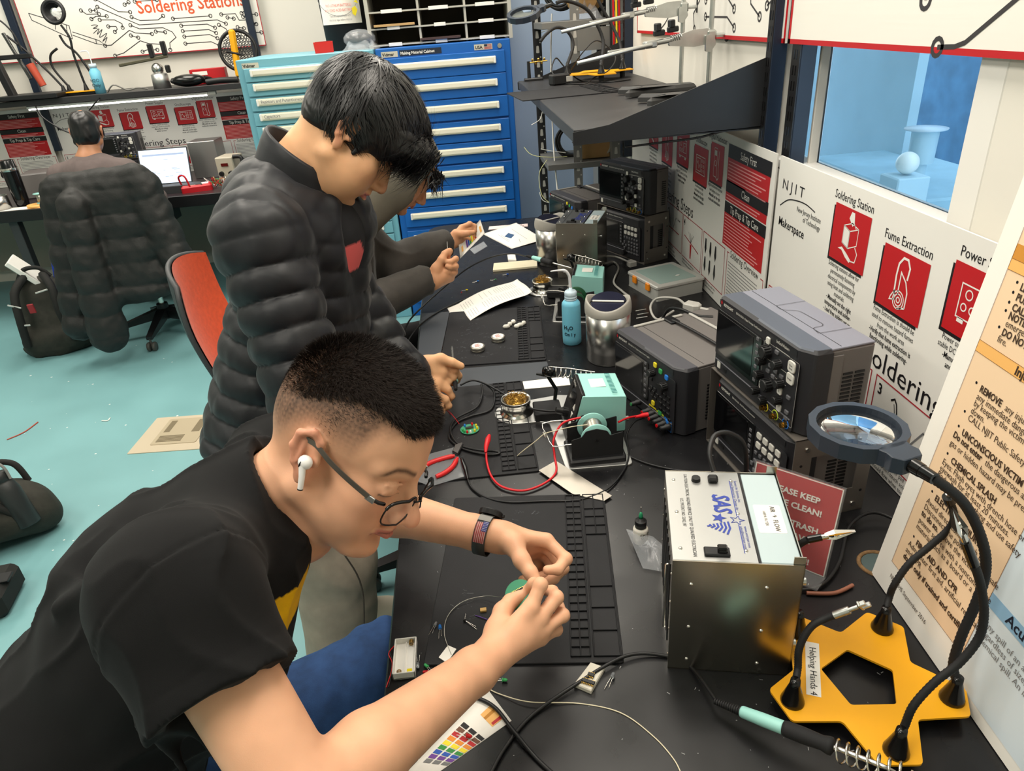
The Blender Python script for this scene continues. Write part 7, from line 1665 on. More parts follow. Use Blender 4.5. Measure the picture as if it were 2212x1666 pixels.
hand(F, g(240, 1500, .945), [g(650, 1010, .975), g(735, 1115, .98), g(780, 1215, .985), g(745, 1310, .99)],
     [[g(650, 1010, .975), g(735, 805, .985), g(670, 795, 1.01), g(610, 850, 1.022)], [g(735, 1115, .98), g(885, 925, 1.0), g(850, 870, 1.03), g(760, 850, 1.045)],
      [g(780, 1215, .985), g(945, 1095, 1.005), g(905, 1010, 1.035), g(820, 960, 1.05)], [g(745, 1310, .99), g(885, 1230, 1.01), g(850, 1150, 1.04), g(780, 1090, 1.055)]],
     [g(320, 1240, .975), g(375, 1060, .995), g(450, 965, 1.01), g(560, 900, 1.02)], 1.02)
hand(F, g(330, 330, 1.125), [g(800, 385, 1.12), g(800, 440, 1.145), g(770, 500, 1.165), g(720, 550, 1.18)],
     [[g(800, 385, 1.12), g(975, 560, 1.10), g(900, 660, 1.085), g(800, 665, 1.08)], [g(800, 440, 1.145), g(945, 650, 1.135), g(860, 745, 1.11), g(770, 800, 1.09)],
      [g(770, 500, 1.165), g(860, 660, 1.16), g(760, 730, 1.13), g(680, 730, 1.11)], [g(720, 550, 1.18), g(740, 690, 1.17), g(640, 740, 1.13), g(560, 755, 1.10)]],
     [g(480, 420, 1.10), g(560, 575, 1.075), g(640, 690, 1.06), g(700, 790, 1.05)], 1.02)
def stubble(c, q, inh):
    x, y, z = q[:, 0], q[:, 1], q[:, 2]; ay = np.abs(y)
    n = .86+.14*n3(q, 900)
    low = .012+.035*sstep(.03, .055, x)-.040*sstep(-.02, -.075, x)
    f = inh*sstep(low-.006, low+.052, z)*sstep(.066, .052, x-.35*np.maximum(0, z-.045))*(1-.8*(ay > .081)*(z < .036)*(x > -.04))
    c = mixc(c, (52, 40, 35), np.clip(.97*f**.9*n, 0, .97))
    c = mixc(c, (150, 112, 92), .16*inh*sstep(-.05, -.08, z)*sstep(.02, .05, x))
    return c
skin(F, (-.52, .33, .80), (.16, 1.10, 1.40), .0023, 'body', 'skin_a', per1, face_paint(H1, (226, 172, 138), stub=stubble, brow=(38, 26, 22), brow_t=.0036))
# hair: thick short crop on top fading at the sides
def crop_hair():
    R = np.random.RandomState(3); n = 70000
    d = R.normal(size=(n, 3)); d /= np.linalg.norm(d, axis=1)[:, None]
    root = nv(-.008, 0, .042)+d*nv(.097, .077, .085); root[:, 0] = np.where(root[:, 0] > .02, root[:, 0]*1.02+.001, root[:, 0])
    x, y, z = root.T; ay = np.abs(y)
    line = .052+.30*np.maximum(0, x-.03)
    top = sstep(-.004, .016, z-(line+.030*sstep(.035, .065, ay)-.045*sstep(.02, -.08, x)))
    fade = sstep(.0, .06, z+.05*sstep(.0, -.07, x)-.012)*(x < .055)
    keep = (R.rand(n) < np.maximum(top, .35*fade)) & (z > -.03)
    root, d, top, fade = root[keep], d[keep], top[keep], fade[keep]
    L = .0022+.009*top*sstep(.05, .10, root[:, 2])+.006*top; fl = np.tile(nv(.9, 0, -.15), (len(root), 1))+R.normal(0, .35, (len(root), 3))
    fl -= d*(fl*d).sum(1)[:, None]*.8; dd = d*(.18+.37*top[:, None])+fl*.6; dd /= np.linalg.norm(dd, axis=1)[:, None]
    w = lambda q: H1.p+H1.s*(q@H1.B.T)
    return w(root*.985), dd@H1.B.T, L*H1.s, np.where(top > .3, .0008, .0005), (fl*.3)@H1.B.T
mat('hair_brown', (34, 26, 22), .6, spec=.2); mat('hair_black', (16, 15, 17), .38, spec=.6)
r, d, L_, w_, b_ = crop_hair(); 
strands('hair', 'hair_brown', per1, r, d, L_, w_, b_, 3)
# glasses
m = MB(H1.mat()); 
def lensring(y):
    c = V(.110, y*.034, -.018); P_ = []
    for i in range(28):
        a = 2*PI*i/28; e = lambda q: math.copysign(abs(q)**.62, q); u, v = .0275*e(math.cos(a)), .0175*e(math.sin(a)); sq = 1.0
        P_.append(c+V(-.45*abs(u*1.0)*(1 if u*y > 0 else .0)-.05*v*0, u, v*sq))
    return P_
gl = thing('x', None, None); bpy.data.objects.remove(gl)
m = MB(H1.mat()); L1, L2 = lensring(1), lensring(-1)
m.tube(L1, .0011, 6, 0, True); m.tube(L2, .0011, 6, 0, True)
for Lr in (L1, L2): m.tube([p for p in Lr[1:14]], .0022, 6)
m.tube([V(.110, -.008, -.012), V(.115, 0, -.009), V(.110, .008, -.012)], .0014, 6)
for y in (-1, 1): m.tube([V(.092, y*.058, -.008), V(.088, y*.066, -.006), V(.080, y*.070, -.005)], .0024, 6)
fr = m.build('glasses', 'black_gloss', per1)
m = MB(H1.mat())
for Lr in (L1, L2): m.add(Lr, [list(range(28))], 0, True)
m.build('lens', mat('eyeglass', (240, 240, 240), .02, alpha=.10, spec=1.0), fr)
for y in (-1, 1):
    m = MB(H1.mat()); C = cr([V(.082, y*.071, -.005), V(.05, y*.079, .003), V(.02, y*.082, .010), V(-.004, y*.083, .018), V(-.022, y*.082, .016)], 6)
    for a, b in zip(C, C[1:]): k = (b-a).length; q = frame((a+b)/2, b-a, None, (0, y, 0)); m.box((0, 0, 0), (k*1.15, .0062, .0014), 0, 0, q)
    m.build('temple', mat('templegrey', (120, 114, 106), .35, .7), fr)
for y in (-1, 1): MB(H1.mat()).box((.078, y*.0725, -.0045), (.012, .002, .0075), .0006).build('hinge', 'alu', fr)
# earbud
m = MB(H1.mat() @ Tm(-.004, -.0895, -.004)); m.ell((0, 0, 0), (.0088, .0075, .0085), None, 16); m.tube([(.0, -.003, -.004), (.006, -.004, -.016), (.010, -.003, -.030)], [.0042, .0036, .0032], 12); eb = m.build('earbud', mat('gloss_white', (244, 242, 240), .2), per1)
m = MB(H1.mat() @ Tm(-.004, -.0895, -.004)); m.ell((-.002, -.0065, -.002), (.0012, .0015, .0042), None, 8); m.cyl((.0098, -.003, -.0295), (.0103, -.003, -.031), .0033, None, 12); m.build('earbud_vent', 'black', eb)
# t-shirt
mat('tee', (16, 16, 17), .92, attr='tint', spec=.25, noise=(30, .12), bump=(1400, .25, (1, 1, 1), .0008), sheen=.03)
T = Field(); wy = nv(-.15, 1, 0)
pel = nv(-.64, .62, .66); mid = nv(-.545, .665, .90); ch = nv(-.43, .72, 1.04)
T.cap(ch, mid, .125, .128, .05, w=wy, sq=1.32); T.cap(mid, pel, .128, .145, .05, w=wy, sq=1.30); T.cap(ch, nk1+nv(-.02, 0, -.03), .118, .082, .06, w=wy, sq=1.25)
T.cap(nk1+nv(-.01, 0, -.02), SR, .060, .070, .05); T.cap(nk1+nv(-.01, 0, -.02), SL, .060, .068, .05)
e1 = A3(at(484, 1500, .685)); dR = (e1-SR)/np.linalg.norm(e1-SR); T.cap(SR, e1+dR*.05, .074, .076, .04); e2 = SL+(EL-SL)*.68; T.cap(SL, e2+(EL-SL)*.2, .069, .072, .04)
dL = (EL-SL)/np.linalg.norm(EL-SL)
T.cut(e1, dR, e1, .17); T.cut(e2, dL, e2, .12)
T.cap(e1-dR*.015, e1+dR*.06, .056, .060, .004, True); T.cap(e2-dL*.02, e2+dL*.06, .052, .056, .004, True)
nm = nk0*.45+nk1*.55; T.cap(nk1+nv(-.01, 0, -.01), nm+(nk0-nk1)*.25, .082, .068, .035); T.cap(nm+(nk1-nk0)*.15, nk0, .0575, .060, .004, True); T.cut(nm, nk0-nk1+nv(.035, 0, 0), nm, .115)
hm = nv(-.72, .58, .52)
folds = [((-.36, .60, 1.21), (-.50, .62, 1.13), .006), ((-.37, .66, 1.20), (-.52, .68, 1.12), .005), ((-.36, .585, 1.10), (-.46, .56, 1.00), .007), ((-.40, .56, 1.07), (-.52, .545, .93), .006), ((-.34, .50, 1.13), (-.30, .47, 1.05), .005), ((-.37, .50, 1.10), (-.33, .46, 1.02), .004), ((-.33, .56, 1.14), (-.40, .60, 1.06), .006), ((-.30, .72, 1.06), (-.36, .62, 1.08), .006)]
def near(P, c, n, w, R): q = P-c; return np.exp(-((q@n)/w)**2)*(np.sqrt((q*q).sum(1)) < R)
T.cap(nv(-.325, .70, 1.085), nv(-.375, .655, .93), .070, .070, .04)
s0 = SR+dR*.012; nS = dR+nv(.25, 0, .35); nS /= np.linalg.norm(nS)
T.dis = [lambda P: .0028*n3(P*nv(1, 1, 1.3), 34)+.0055*(1-np.abs(n3(P*nv(.7, 1.2, .9)+.02*np.sin(P*40), 26)))**4-.0025*near(P, s0, nS, .0022, .12)+.0015*near(P, s0+nS*.005, nS, .004, .12)-.0012*near(P, e1-dR*.022, dR, .0015, .11)]
for a, b, rr in folds: T.cap(nv(*a), nv(*b), rr, rr*.6, .03)
def tee_paint(P):
    c = np.tile(lin_a((17, 17, 18)), (len(P), 1)); q = P-A3(at(608, 1385, .82)); c = mixc(c, (226, 176, 20), ((np.abs(q[:, 2]+.25*q[:, 0]) < .030) & (np.abs(q[:, 1]) < .10) & (q[:, 0] > -.03) & (q[:, 0] < .10)).astype(float)); return c
tee = skin(T, (-.85, .33, .50), (-.10, 1.15, 1.36), .0038, 'tshirt', 'tee', per1, tee_paint)
# neck rib and sleeve hems
def ringtube(c, ax, r, tr, name, m, parent, sq=1.0, wv=None):
    G = zframe(V(*c), V(*ax)); b = MB(); b.torus(r, tr, G, 40, 8); return b.build(name, m, parent)
ax = (nk0-nk1)/np.linalg.norm(nk0-nk1)
# jeans
mat('denim', (50, 84, 138), .8, noise=(40, .22), bump=(900, .5, (1, 1, 1), .001))
J = Field(); hipL, kneeL = nv(-.60, .74, .62), nv(-.235, .93, .625); hipR, kneeR = nv(-.58, .50, .60), nv(-.30, .42, .66)
J.cap(hipL, kneeL, .092, .082, .03); J.cap(hipR, kneeR, .092, .078, .03); J.cap(pel+nv(0, 0, -.04), nv(-.68, .60, .56), .12, .12, .04, w=wy, sq=1.25)
aL = nv(-.36, .98, .22); J.cap(kneeL, aL, .078, .062, .03); aR = nv(-.38, .44, .20); J.cap(kneeR, aR, .075, .06, .03)
J.dis = [lambda P: .003*n3(P, 40)+.003*np.sin(P[:, 0]*110+P[:, 1]*40)*np.exp(-((P[:, 0]+.26)/.06)**2)]
skin(J, (-.85, .30, .14), (-.12, 1.12, .80), .006, 'jeans', 'denim', per1)
MB().tube([V(*(kneeL+nv(.0, .0, 0)))+V(*q) for q in ((-.03, -.088, -.03), (-.05, -.085, -.05))], .002, 6).build('seam', 'denim', per1)
for a in (aL, aR): m = MB(); m.ell((a[0]+.06, a[1], .045), (.13, .05, .045), None, 16); m.build('shoe', 'white', per1)
# watch on the far wrist
wd = (WL-EL)/np.linalg.norm(WL-EL); wc = EL+(WL-EL)*.945
G = zframe(V(*wc), V(*wd), (0, 0, 1)); m = MB(G)
m.lathe([(.0315, -.0105), (.0335, -.0105), (.0335, .0105), (.0315, .0105)], None, 40); wt = m.build('watch_strap', mat('strap', (58, 58, 56), .6), per1)
cam_dir = (V(0, 0, CAM_H)-V(*wc)); lc = G.inverted().to_3x3() @ cam_dir; a0 = math.atan2(lc.y, lc.x)
def onstrap(name, a, b, x0, x1, m_, off=.0338):
    q = MB(G); n = 10
    for i in range(n): A0, A1 = a+(b-a)*i/n, a+(b-a)*(i+1)/n; q.quad((off*math.cos(A0), off*math.sin(A0), x0), (off*math.cos(A1), off*math.sin(A1), x0), (off*math.cos(A1), off*math.sin(A1), x1), (off*math.cos(A0), off*math.sin(A0), x1))
    return q.build(name, m_, wt)
sgn = 1 if (G.to_3x3() @ V(math.cos(a0+.5), math.sin(a0+.5), 0)).z > (G.to_3x3() @ V(math.cos(a0-.5), math.sin(a0-.5), 0)).z else -1
onstrap('flag_stripes', a0-.45*sgn, a0+.55*sgn, -.009, .009, mat('flagred', (150, 56, 62), .6), .0340)
for i in range(6): onstrap('flag_white_stripe', a0-.45*sgn, a0+.55*sgn, -.0075+i*.003, -.0065+i*.003, mat('flagcream', (190, 160, 150), .6), .0342)
onstrap('flag_field', a0+.12*sgn, a0+.62*sgn, .001, .0095, mat('flagblue', (44, 50, 120), .6), .0344)
q = MB(G)
for i in range(6):
    for j in range(4): A0 = a0+(.17+i*.08)*sgn; zz = .0025+j*.002; p = (.0346*math.cos(A0), .0346*math.sin(A0), zz); q.ell(p, .00055, None, 6)
q.build('flag_stars', 'white', wt)
A0 = a0+1.75*sgn; q = MB(G @ Matrix.Rotation(A0, 4, 'Z')); q.prism(circ(.020, 28), .0, .010, .002, 0, Tm(.031, 0, 0) @ Ry(90)); q.box((.036, .0, .021), (.006, .006, .004), .001); q.build('watch_case', 'black', wt)
onstrap('strap_buckle', a0+.65*sgn, a0+1.05*sgn, -.0105, .0105, 'grey', .0345)
# the board in the fingers
bc = g(540, 900, 1.018); ct = (V(0, 0, CAM_H)-bc).normalized()
M0 = Matrix.Translation((0, 0, 0)) @ frame(bc, (g(640, 800, 1.0)-g(450, 900, 1.0)), None, ct+V(-.35, .1, .3)) @ Matrix.Scale(.92, 4)
board('round green circuit board held between the fingertips', M0, False)

# ================================================================ person in the quilted jacket
per2 = thing('person', 'dark-haired person standing in a black quilted jacket, soldering at the middle mat', 'person')
H2 = Head((-.216, 1.535, 1.487), (.609, -.03, -.793), (.791, .098, .604), 1.03)
F = Field(); H2.sculpt(F, nose=.92, wide=1.10, lips=1.12, mouth_open=.003)
F.ell(H2.w(.03, -.03, -.06), nv(.05, .035, .05), H2.B, .03)
n0, n1 = H2.w(-.035, 0, -.05), nv(-.375, 1.535, 1.395)
F.cap(n0, n1, .057, .064, .03); F.cap(H2.w(0, 0, -.09), n1+nv(.05, 0, -.03), .04, .055, .03)
S2R, E2R, W2R = nv(-.405, 1.37, 1.325), A3(at(668, 850, 1.42)), A3(at(890, 800, 1.80))
S2L, E2L, W2L = nv(-.40, 1.72, 1.30), nv(-.30, 1.72, 1.02), A3(at(905, 868, 1.74))
F.cap(n1, nv(-.40, 1.54, 1.20), .055, .09, .04); F.cap(nv(-.39, 1.54, 1.25), S2R, .07, .05, .03); F.cap(nv(-.39, 1.54, 1.25), S2L, .08, .055, .03); arm(F, S2R, E2R, W2R); arm(F, S2L, E2L, W2L)
g2 = lambda x, y, d: at(700+x/4.165, 460+y/4.165, d)
hand(F, at(893, 795, 1.79), [at(953, 786, 1.80), at(957, 801, 1.80), at(953, 814, 1.80), at(943, 824, 1.80)],
     [[at(953, 786, 1.80), at(982, 798, 1.815), at(991, 812, 1.835), at(988, 823, 1.85)], [at(957, 801, 1.80), at(977, 815, 1.82), at(980, 826, 1.84), at(970, 830, 1.85)],
      [at(953, 814, 1.80), at(967, 825, 1.815), at(964, 832, 1.835), at(955, 832, 1.845)], [at(943, 824, 1.80), at(951, 832, 1.815), at(947, 836, 1.83), at(940, 835, 1.84)]],
     [at(922, 783, 1.785), at(952, 775, 1.785), at(976, 783, 1.79), at(996, 791, 1.80)], 1.10)
F.ell(at(930, 803, 1.80), nv(.034, .026, .024), None, .02)
hand(F, g2(860, 1600, 1.74), [g2(1010, 1560, 1.78), g2(1000, 1630, 1.77), g2(970, 1690, 1.77), g2(940, 1740, 1.78)],
     [[g2(1010, 1560, 1.78), g2(1110, 1590, 1.80), g2(1150, 1650, 1.81), g2(1120, 1690, 1.82)], [g2(1000, 1630, 1.77), g2(1090, 1680, 1.79), g2(1120, 1735, 1.80), g2(1090, 1760, 1.81)],
      [g2(970, 1690, 1.77), g2(1040, 1740, 1.785), g2(1060, 1790, 1.80), g2(1030, 1800, 1.81)], [g2(940, 1740, 1.78), g2(990, 1790, 1.79), g2(1000, 1830, 1.80), g2(980, 1840, 1.81)]],
     [g2(930, 1545, 1.77), g2(1010, 1530, 1.785), g2(1080, 1560, 1.80), g2(1120, 1600, 1.81)], 1.05)
skin(F, (-.62, 1.18, .78), (.10, 1.92, 1.72), .0030, 'body', 'skin_a', per2, face_paint(H2, (224, 172, 130), lip=(196, 108, 112), brow=(30, 26, 26), brow_t=.0034))
# thick black hair: cap plus overlapping locks combed forward over the forehead
HF = Field(); B2 = H2.B; w2 = lambda q: H2.p+H2.s*(np.asarray(q)@B2.T)
HF.ell(H2.w(-.014, 0, .050), nv(.110, .092, .094)*1.03, B2, .02); HF.ell(H2.w(.066, 0, .056), nv(.068, .082, .062)*1.03, B2, .03); HF.ell(H2.w(-.055, 0, .0), nv(.058, .074, .060)*1.03, B2, .02)
HF.cap(H2.w(.118, -.045, .062), H2.w(.124, .045, .062), .026, .026, .03)
HF.cut(H2.w(.10, 0, .024), B2@nv(.35, 0, -1.0), H2.w(.13, 0, .0), .085); HF.cut(H2.w(.02, 0, .012), B2@nv(.30, 0, -1.0), H2.w(.03, 0, -.04), .075)
HF.cap(H2.w(.030, -.068, .03), H2.w(.024, -.071, -.018), .014, .006, .012)
HF.ell(H2.w(-.014, -.095, -.002), nv(.030, .030, .040), B2, .006, True); HF.cut(H2.w(-.06, 0, -.062), B2@nv(-.0, 0, -1.0), H2.w(-.07, 0, -.09), .06)
HF.dis = [lambda P: .0011*np.sin(n3(H2.loc(P)*nv(.25, 1, 1), 120)*6)]
hr = skin(HF, H2.p-.20, H2.p+.21, .0034, 'hair', 'hair_black', per2)
R = np.random.RandomState(5); n = 9000
d = R.normal(size=(n, 3)); d /= np.linalg.norm(d, axis=1)[:, None]
root = nv(-.008, 0, .053)+d*nv(.114, .094, .096); root[:, 0] += .018*sstep(.0, .08, root[:, 0]); keep = ~((root[:, 0] > -.075) & (root[:, 0] < .03) & (np.abs(root[:, 1]) > .055) & (root[:, 2] < .068)) & (root[:, 2] > .035+.5*np.maximum(0, root[:, 0]-.06)) | ((root[:, 0] < -.02) & (root[:, 2] > -.01)); root, d = root[keep], d[keep]
tgt = nv(.14, 0, .02)-root; tgt[:, 1] *= .15; tgt[:, 2] = np.where(root[:, 0] < -.03, -.10, -.02)-.6*np.abs(root[:, 1]); tgt[root[:, 0] < -.03, 0] *= .25; tgt += R.normal(0, .03, tgt.shape); tgt /= np.linalg.norm(tgt, axis=1)[:, None]
tg = tgt-d*(tgt*d).sum(1)[:, None]*.92; tg /= np.linalg.norm(tg, axis=1)[:, None]
L_ = R.uniform(.035, .075, len(root)); bend = -d*.30+tg*.1
strands('hair_locks', 'hair_black', hr, w2(root*1.012), (tg+d*.16)@B2.T, L_*1.03, R.uniform(.0010, .0038, len(root)), bend@B2.T, 6)
n = 1700; fr_ = np.stack([R.uniform(.10, .155, n), R.uniform(-.085, .085, n), R.uniform(.035, .105, n)], 1); fr_[:, 0] -= .35*np.abs(fr_[:, 1])**1.0*.6
dr = nv(.25, 0, -1)+R.normal(0, .22, (n, 3)); dr /= np.linalg.norm(dr, axis=1)[:, None]; bd = nv(-.35, 0, -.1)+R.normal(0, .12, (n, 3))
strands('fringe', 'hair_black', hr, w2(fr_), dr@B2.T, R.uniform(.03, .062, n), R.uniform(.0010, .0035, n), bd@B2.T, 6)
# jacket
mat('nylon', (21, 22, 27), .5, noise=(25, .1), bump=(120, .2, (1, 1, 1), .001), spec=.45, sheen=.1)
J = Field(); wy2 = nv(.42, 1, 0); hip, bel, che = nv(-.475, 1.50, .86), nv(-.435, 1.52, 1.05), nv(-.365, 1.545, 1.24)
PF = (.058, .0085, .0, .0010)
top2 = che+(che-bel)*.30
J.cap(top2, hip, .118, .168, .03, w=wy2, sq=1.38, puff=PF); J.cap(top2, n1+nv(-.015, 0, -.025), .115, .096, .05, w=wy2, sq=1.25, puff=PF)
ve = (E2R-S2R); ve /= np.linalg.norm(ve)
J.cap(nv(-.40, 1.52, 1.345), S2R+nv(0, .01, .015), .090, .088, .05, puff=(.06, .008, .0, .001)); J.cap(nv(-.41, 1.56, 1.335), S2L, .085, .088, .05)
J.cap(S2R, E2R, .083, .078, .025, puff=(.060, .0135, .01, .0010)); J.cap(E2R, W2R, .078, .050, .03, puff=(.060, .0120, .0, .0010)); J.cap(S2L, E2L, .082, .07, .03, puff=(.062, .009, .0, .0015)); J.cap(E2L, W2L, .072, .050, .03, puff=(.060, .0120, .0, .0010))
wdR = (W2R-E2R)/np.linalg.norm(W2R-E2R); J.cut(W2R-wdR*.015, wdR, W2R, .09); wdL = (W2L-E2L)/np.linalg.norm(W2L-E2L); J.cut(W2L-wdL*.02, wdL, W2L, .09)
J.cut(hip+nv(0, 0, -.02), nv(0, 0, -1), hip, .4)
for a, b in (((-.215, 1.475, 1.38), (-.222, 1.455, 1.12)), ((-.222, 1.455, 1.12), (-.27, 1.42, .78))): J.cap(nv(*a), nv(*b), .044, .050, .012, True)
J.cap(n0, n1+nv(.02, 0, -.05), .072, .074, .01, True)
J.dis = [lambda P: .0022*n3(P*nv(1, 1, .6), 90)+.0018*n3(P, 45)]
jk = skin(J, (-.80, 1.15, .78), (.06, 1.95, 1.50), .0048, 'quilted_jacket', 'nylon', per2)
# stand-up collar
axc = (n0-n1)/np.linalg.norm(n0-n1); axc = axc*.75+nv(-.25, 0, .75)*.5; axc /= np.linalg.norm(axc); G = zframe(V(*(n1+axc*.030+nv(.020, 0, 0))), V(*axc), (1, 0, 0)); m = MB(G); N = 40; rows = [(.086, -.045, 1), (.084, -.02, 1), (.080, .01, 1), (.077, .030, 1), (.073, .035, 1), (.069, .030, 1), (.068, .0, 1), (.072, -.045, 1)]
vs = []
for rr, z, _ in rows:
    for i in range(N+1): a = math.radians(30+300*i/N); k = .018*(1-math.cos(a)) if z > 0 else 0; vs.append((rr*math.cos(a)*1.08, rr*math.sin(a), z+k*.6-.012*math.cos(a)))
m.add(vs, [(j*(N+1)+i, j*(N+1)+i+1, (j+1)*(N+1)+i+1, (j+1)*(N+1)+i) for j in range(len(rows)-1) for i in range(N)], 0, True); m.build('jacket_collar', 'nylon', per2)
# shirt and its print
T = Field(); T.cap(top2, hip, .112, .145, .03, w=wy2, sq=1.25); T.cap(top2, n1+nv(.015, 0, .005), .112, .078, .05, w=wy2, sq=1.1); T.dis = [lambda P: .003*n3(P*nv(1, 1, .6), 40)]
def tee2(P):
    c = np.tile(lin_a((20, 20, 24)), (len(P), 1)); u = (P[:, 1]-1.48); z = P[:, 2]; fr_ = (P[:, 0] > -.47).astype(float); wv = .012*np.sin(z*60)
    c = mixc(c, (214, 92, 92), fr_*(np.abs(z-1.245) < .03)*(np.abs(u+.02+wv) < .045)); c = mixc(c, (236, 232, 226), fr_*(np.abs(u-.01-(z-1.06)*.25+wv) < .022)*(np.abs(z-1.06) < .075)); c = mixc(c, (206, 126, 50), fr_*(np.abs(u+.045-(z-1.03)*.25+wv) < .022)*(np.abs(z-1.03) < .05)); c = mixc(c, (236, 226, 220), fr_*(np.abs(u+.045+2*wv) < .016)*(np.abs(z-.965) < .025))
    return c
mat('tee2', (20, 20, 24), .8, attr='tint', sheen=.1); skin(T, (-.80, 1.20, .70), (-.15, 1.85, 1.44), .006, 'tshirt', 'tee2', per2, tee2)
mat('khaki', (150, 138, 122), .8, noise=(30, .08), bump=(700, .3, (1, 1, 1), .001))
K = Field(); K.cap(nv(-.53, 1.44, .88), nv(-.42, 1.40, .50), .105, .098, .03); K.cap(nv(-.42, 1.40, .50), nv(-.46, 1.32, .08), .098, .082, .03); K.cap(nv(-.53, 1.60, .88), nv(-.44, 1.64, .5), .10, .09, .03); K.cap(nv(-.44, 1.64, .5), nv(-.50, 1.66, .08), .09, .08, .03); K.cap(nv(-.50, 1.52, .92), nv(-.50, 1.52, .84), .105, .105, .04, w=wy2, sq=1.3)
K.dis = [lambda P: .005*n3(P*nv(1, 1, .5), 30)+.004*(1-np.abs(n3(P*nv(.6, .6, 1), 28)))**3]
kp = skin(K, (-.78, 1.20, .02), (-.26, 1.82, 1.05), .008, 'trousers', 'khaki', per2)
MB().tube(cr([V(-.445, 1.318, .80), V(-.375, 1.298, .62), V(-.345, 1.300, .48), V(-.37, 1.27, .30)], 6), .0022, 6).build('side_seam', mat('seamdark', (70, 62, 54), .8), kp)
for a in ((-.44, 1.30), (-.46, 1.66)): m = MB(); m.ell((a[0]+.05, a[1], .045), (.135, .05, .05), None, 16); m.build('shoe', mat('shoe', (214, 206, 186), .7), per2)
cable('red_lead', 'thin red lead between the fingers of the jacketed person', [g2(1090, 1745, 1.82), g2(1115, 1790, 1.83), g2(1170, 1850, 1.86)], .0008, 'ledred', 'wire')
iron('teal-banded soldering iron held in the fingers of the jacketed person', g2(1185, 1590, 1.79), g2(1150, 1200, 2.02))

# ================================================================ hooded person, half hidden
per3 = thing('person', 'person in a dark grey hooded sweatshirt holding a small card, mostly hidden', 'person')
H3 = Head(A3(at(868, 372, 2.34)), (.70, .1, -.70), (.70, .05, .70), 1.0)
F = Field(); H3.sculpt(F)
n0, n1 = H3.w(-.03, 0, -.05), nv(-.44, 2.36, 1.12); F.cap(n0, n1, .055, .06, .03)
E3R, W3R, E3L, W3L = nv(-.40, 2.14, .86), A3(at(925, 600, 2.42)), nv(-.30, 2.52, .90), A3(at(972, 522, 2.70))
F.cap(n1, nv(-.50, 2.36, .95), .08, .1, .03); F.cap(nv(-.47, 2.36, 1.08), nv(-.46, 2.18, 1.06), .06, .05, .02); arm(F, nv(-.46, 2.18, 1.06), E3R, W3R); F.cap(nv(-.47, 2.36, 1.08), nv(-.44, 2.54, 1.06), .06, .05, .02); arm(F, nv(-.44, 2.54, 1.06), E3L, W3L)
hand(F, g2(970, 640, 2.42), [g2(1110, 400, 2.43), g2(1170, 470, 2.43), g2(1180, 530, 2.44), g2(1150, 590, 2.45)],
     [[g2(1060, 400, 2.43), g2(1130, 345, 2.43), g2(1120, 370, 2.42), g2(1095, 380, 2.415)], [g2(1150, 450, 2.43), g2(1185, 415, 2.42), g2(1140, 440, 2.405), g2(1105, 440, 2.40)], [g2(1170, 510, 2.44), g2(1185, 480, 2.42), g2(1130, 490, 2.405), g2(1105, 480, 2.40)], [g2(1150, 560, 2.45), g2(1160, 540, 2.43), g2(1120, 530, 2.415), g2(1100, 520, 2.41)]],
     [g2(1010, 500, 2.41), g2(1060, 420, 2.40), g2(1085, 370, 2.405), g2(1110, 345, 2.415)], 1.10)
hand(F, g2(1140, 270, 2.70), [g2(1240, 130, 2.73), g2(1250, 180, 2.73), g2(1250, 230, 2.73), g2(1230, 270, 2.73)],
     [[g2(1240, 130, 2.73), g2(1310, 100, 2.74), g2(1355, 120, 2.75), g2(1360, 165, 2.75)], [g2(1250, 170, 2.73), g2(1320, 150, 2.75), g2(1350, 190, 2.765), g2(1345, 230, 2.77)], [g2(1250, 220, 2.73), g2(1300, 240, 2.75), g2(1320, 270, 2.76), g2(1310, 290, 2.765)], [g2(1230, 260, 2.73), g2(1270, 280, 2.75), g2(1280, 300, 2.755), g2(1270, 310, 2.76)]],
     [g2(1190, 190, 2.69), g2(1240, 190, 2.68), g2(1290, 185, 2.68), g2(1345, 175, 2.69)], 1.10)
skin(F, (-.64, 2.02, .72), (.12, 2.82, 1.55), .0042, 'body', 'skin_a', per3, face_paint(H3, (206, 150, 112)))
mat('hoodie', (62, 58, 54), .85, noise=(30, .12), bump=(500, .3, (1, 1, 1), .001), sheen=.1); mat('hood', (104, 98, 86), .8, noise=(12, .12), bump=(500, .3, (1, 1, 1), .001))
T = Field(); T.cap(nv(-.47, 2.36, 1.06), nv(-.52, 2.36, .55), .14, .15, .04, w=nv(0, 1, 0), sq=1.35); T.cap(nv(-.46, 2.20, 1.05), E3R, .085, .075, .04); T.cap(E3R, W3R, .072, .052, .02); T.cap(nv(-.44, 2.52, 1.05), E3L, .085, .075, .04); T.cap(E3L, W3L, .072, .052, .02); T.cap(nv(-.46, 2.36, 1.08), n1, .12, .10, .05)
for E_, W_ in ((E3R, W3R), (E3L, W3L)):
    dv = (W_-E_)/np.linalg.norm(W_-E_); T.cap(W_-dv*.055, W_-dv*.012, .047, .043, .006); T.cut(W_-dv*.012, dv, W_, .075); T.cap(W_-dv*.02, W_+dv*.05, .034, .036, .004, True)
T.dis = [lambda P: .004*n3(P, 36)+.006*(1-np.abs(n3(P*nv(.8, 1, .7), 24)))**4]
skin(T, (-.80, 2.0, .40), (.10, 2.85, 1.25), .007, 'sweatshirt', 'hoodie', per3)
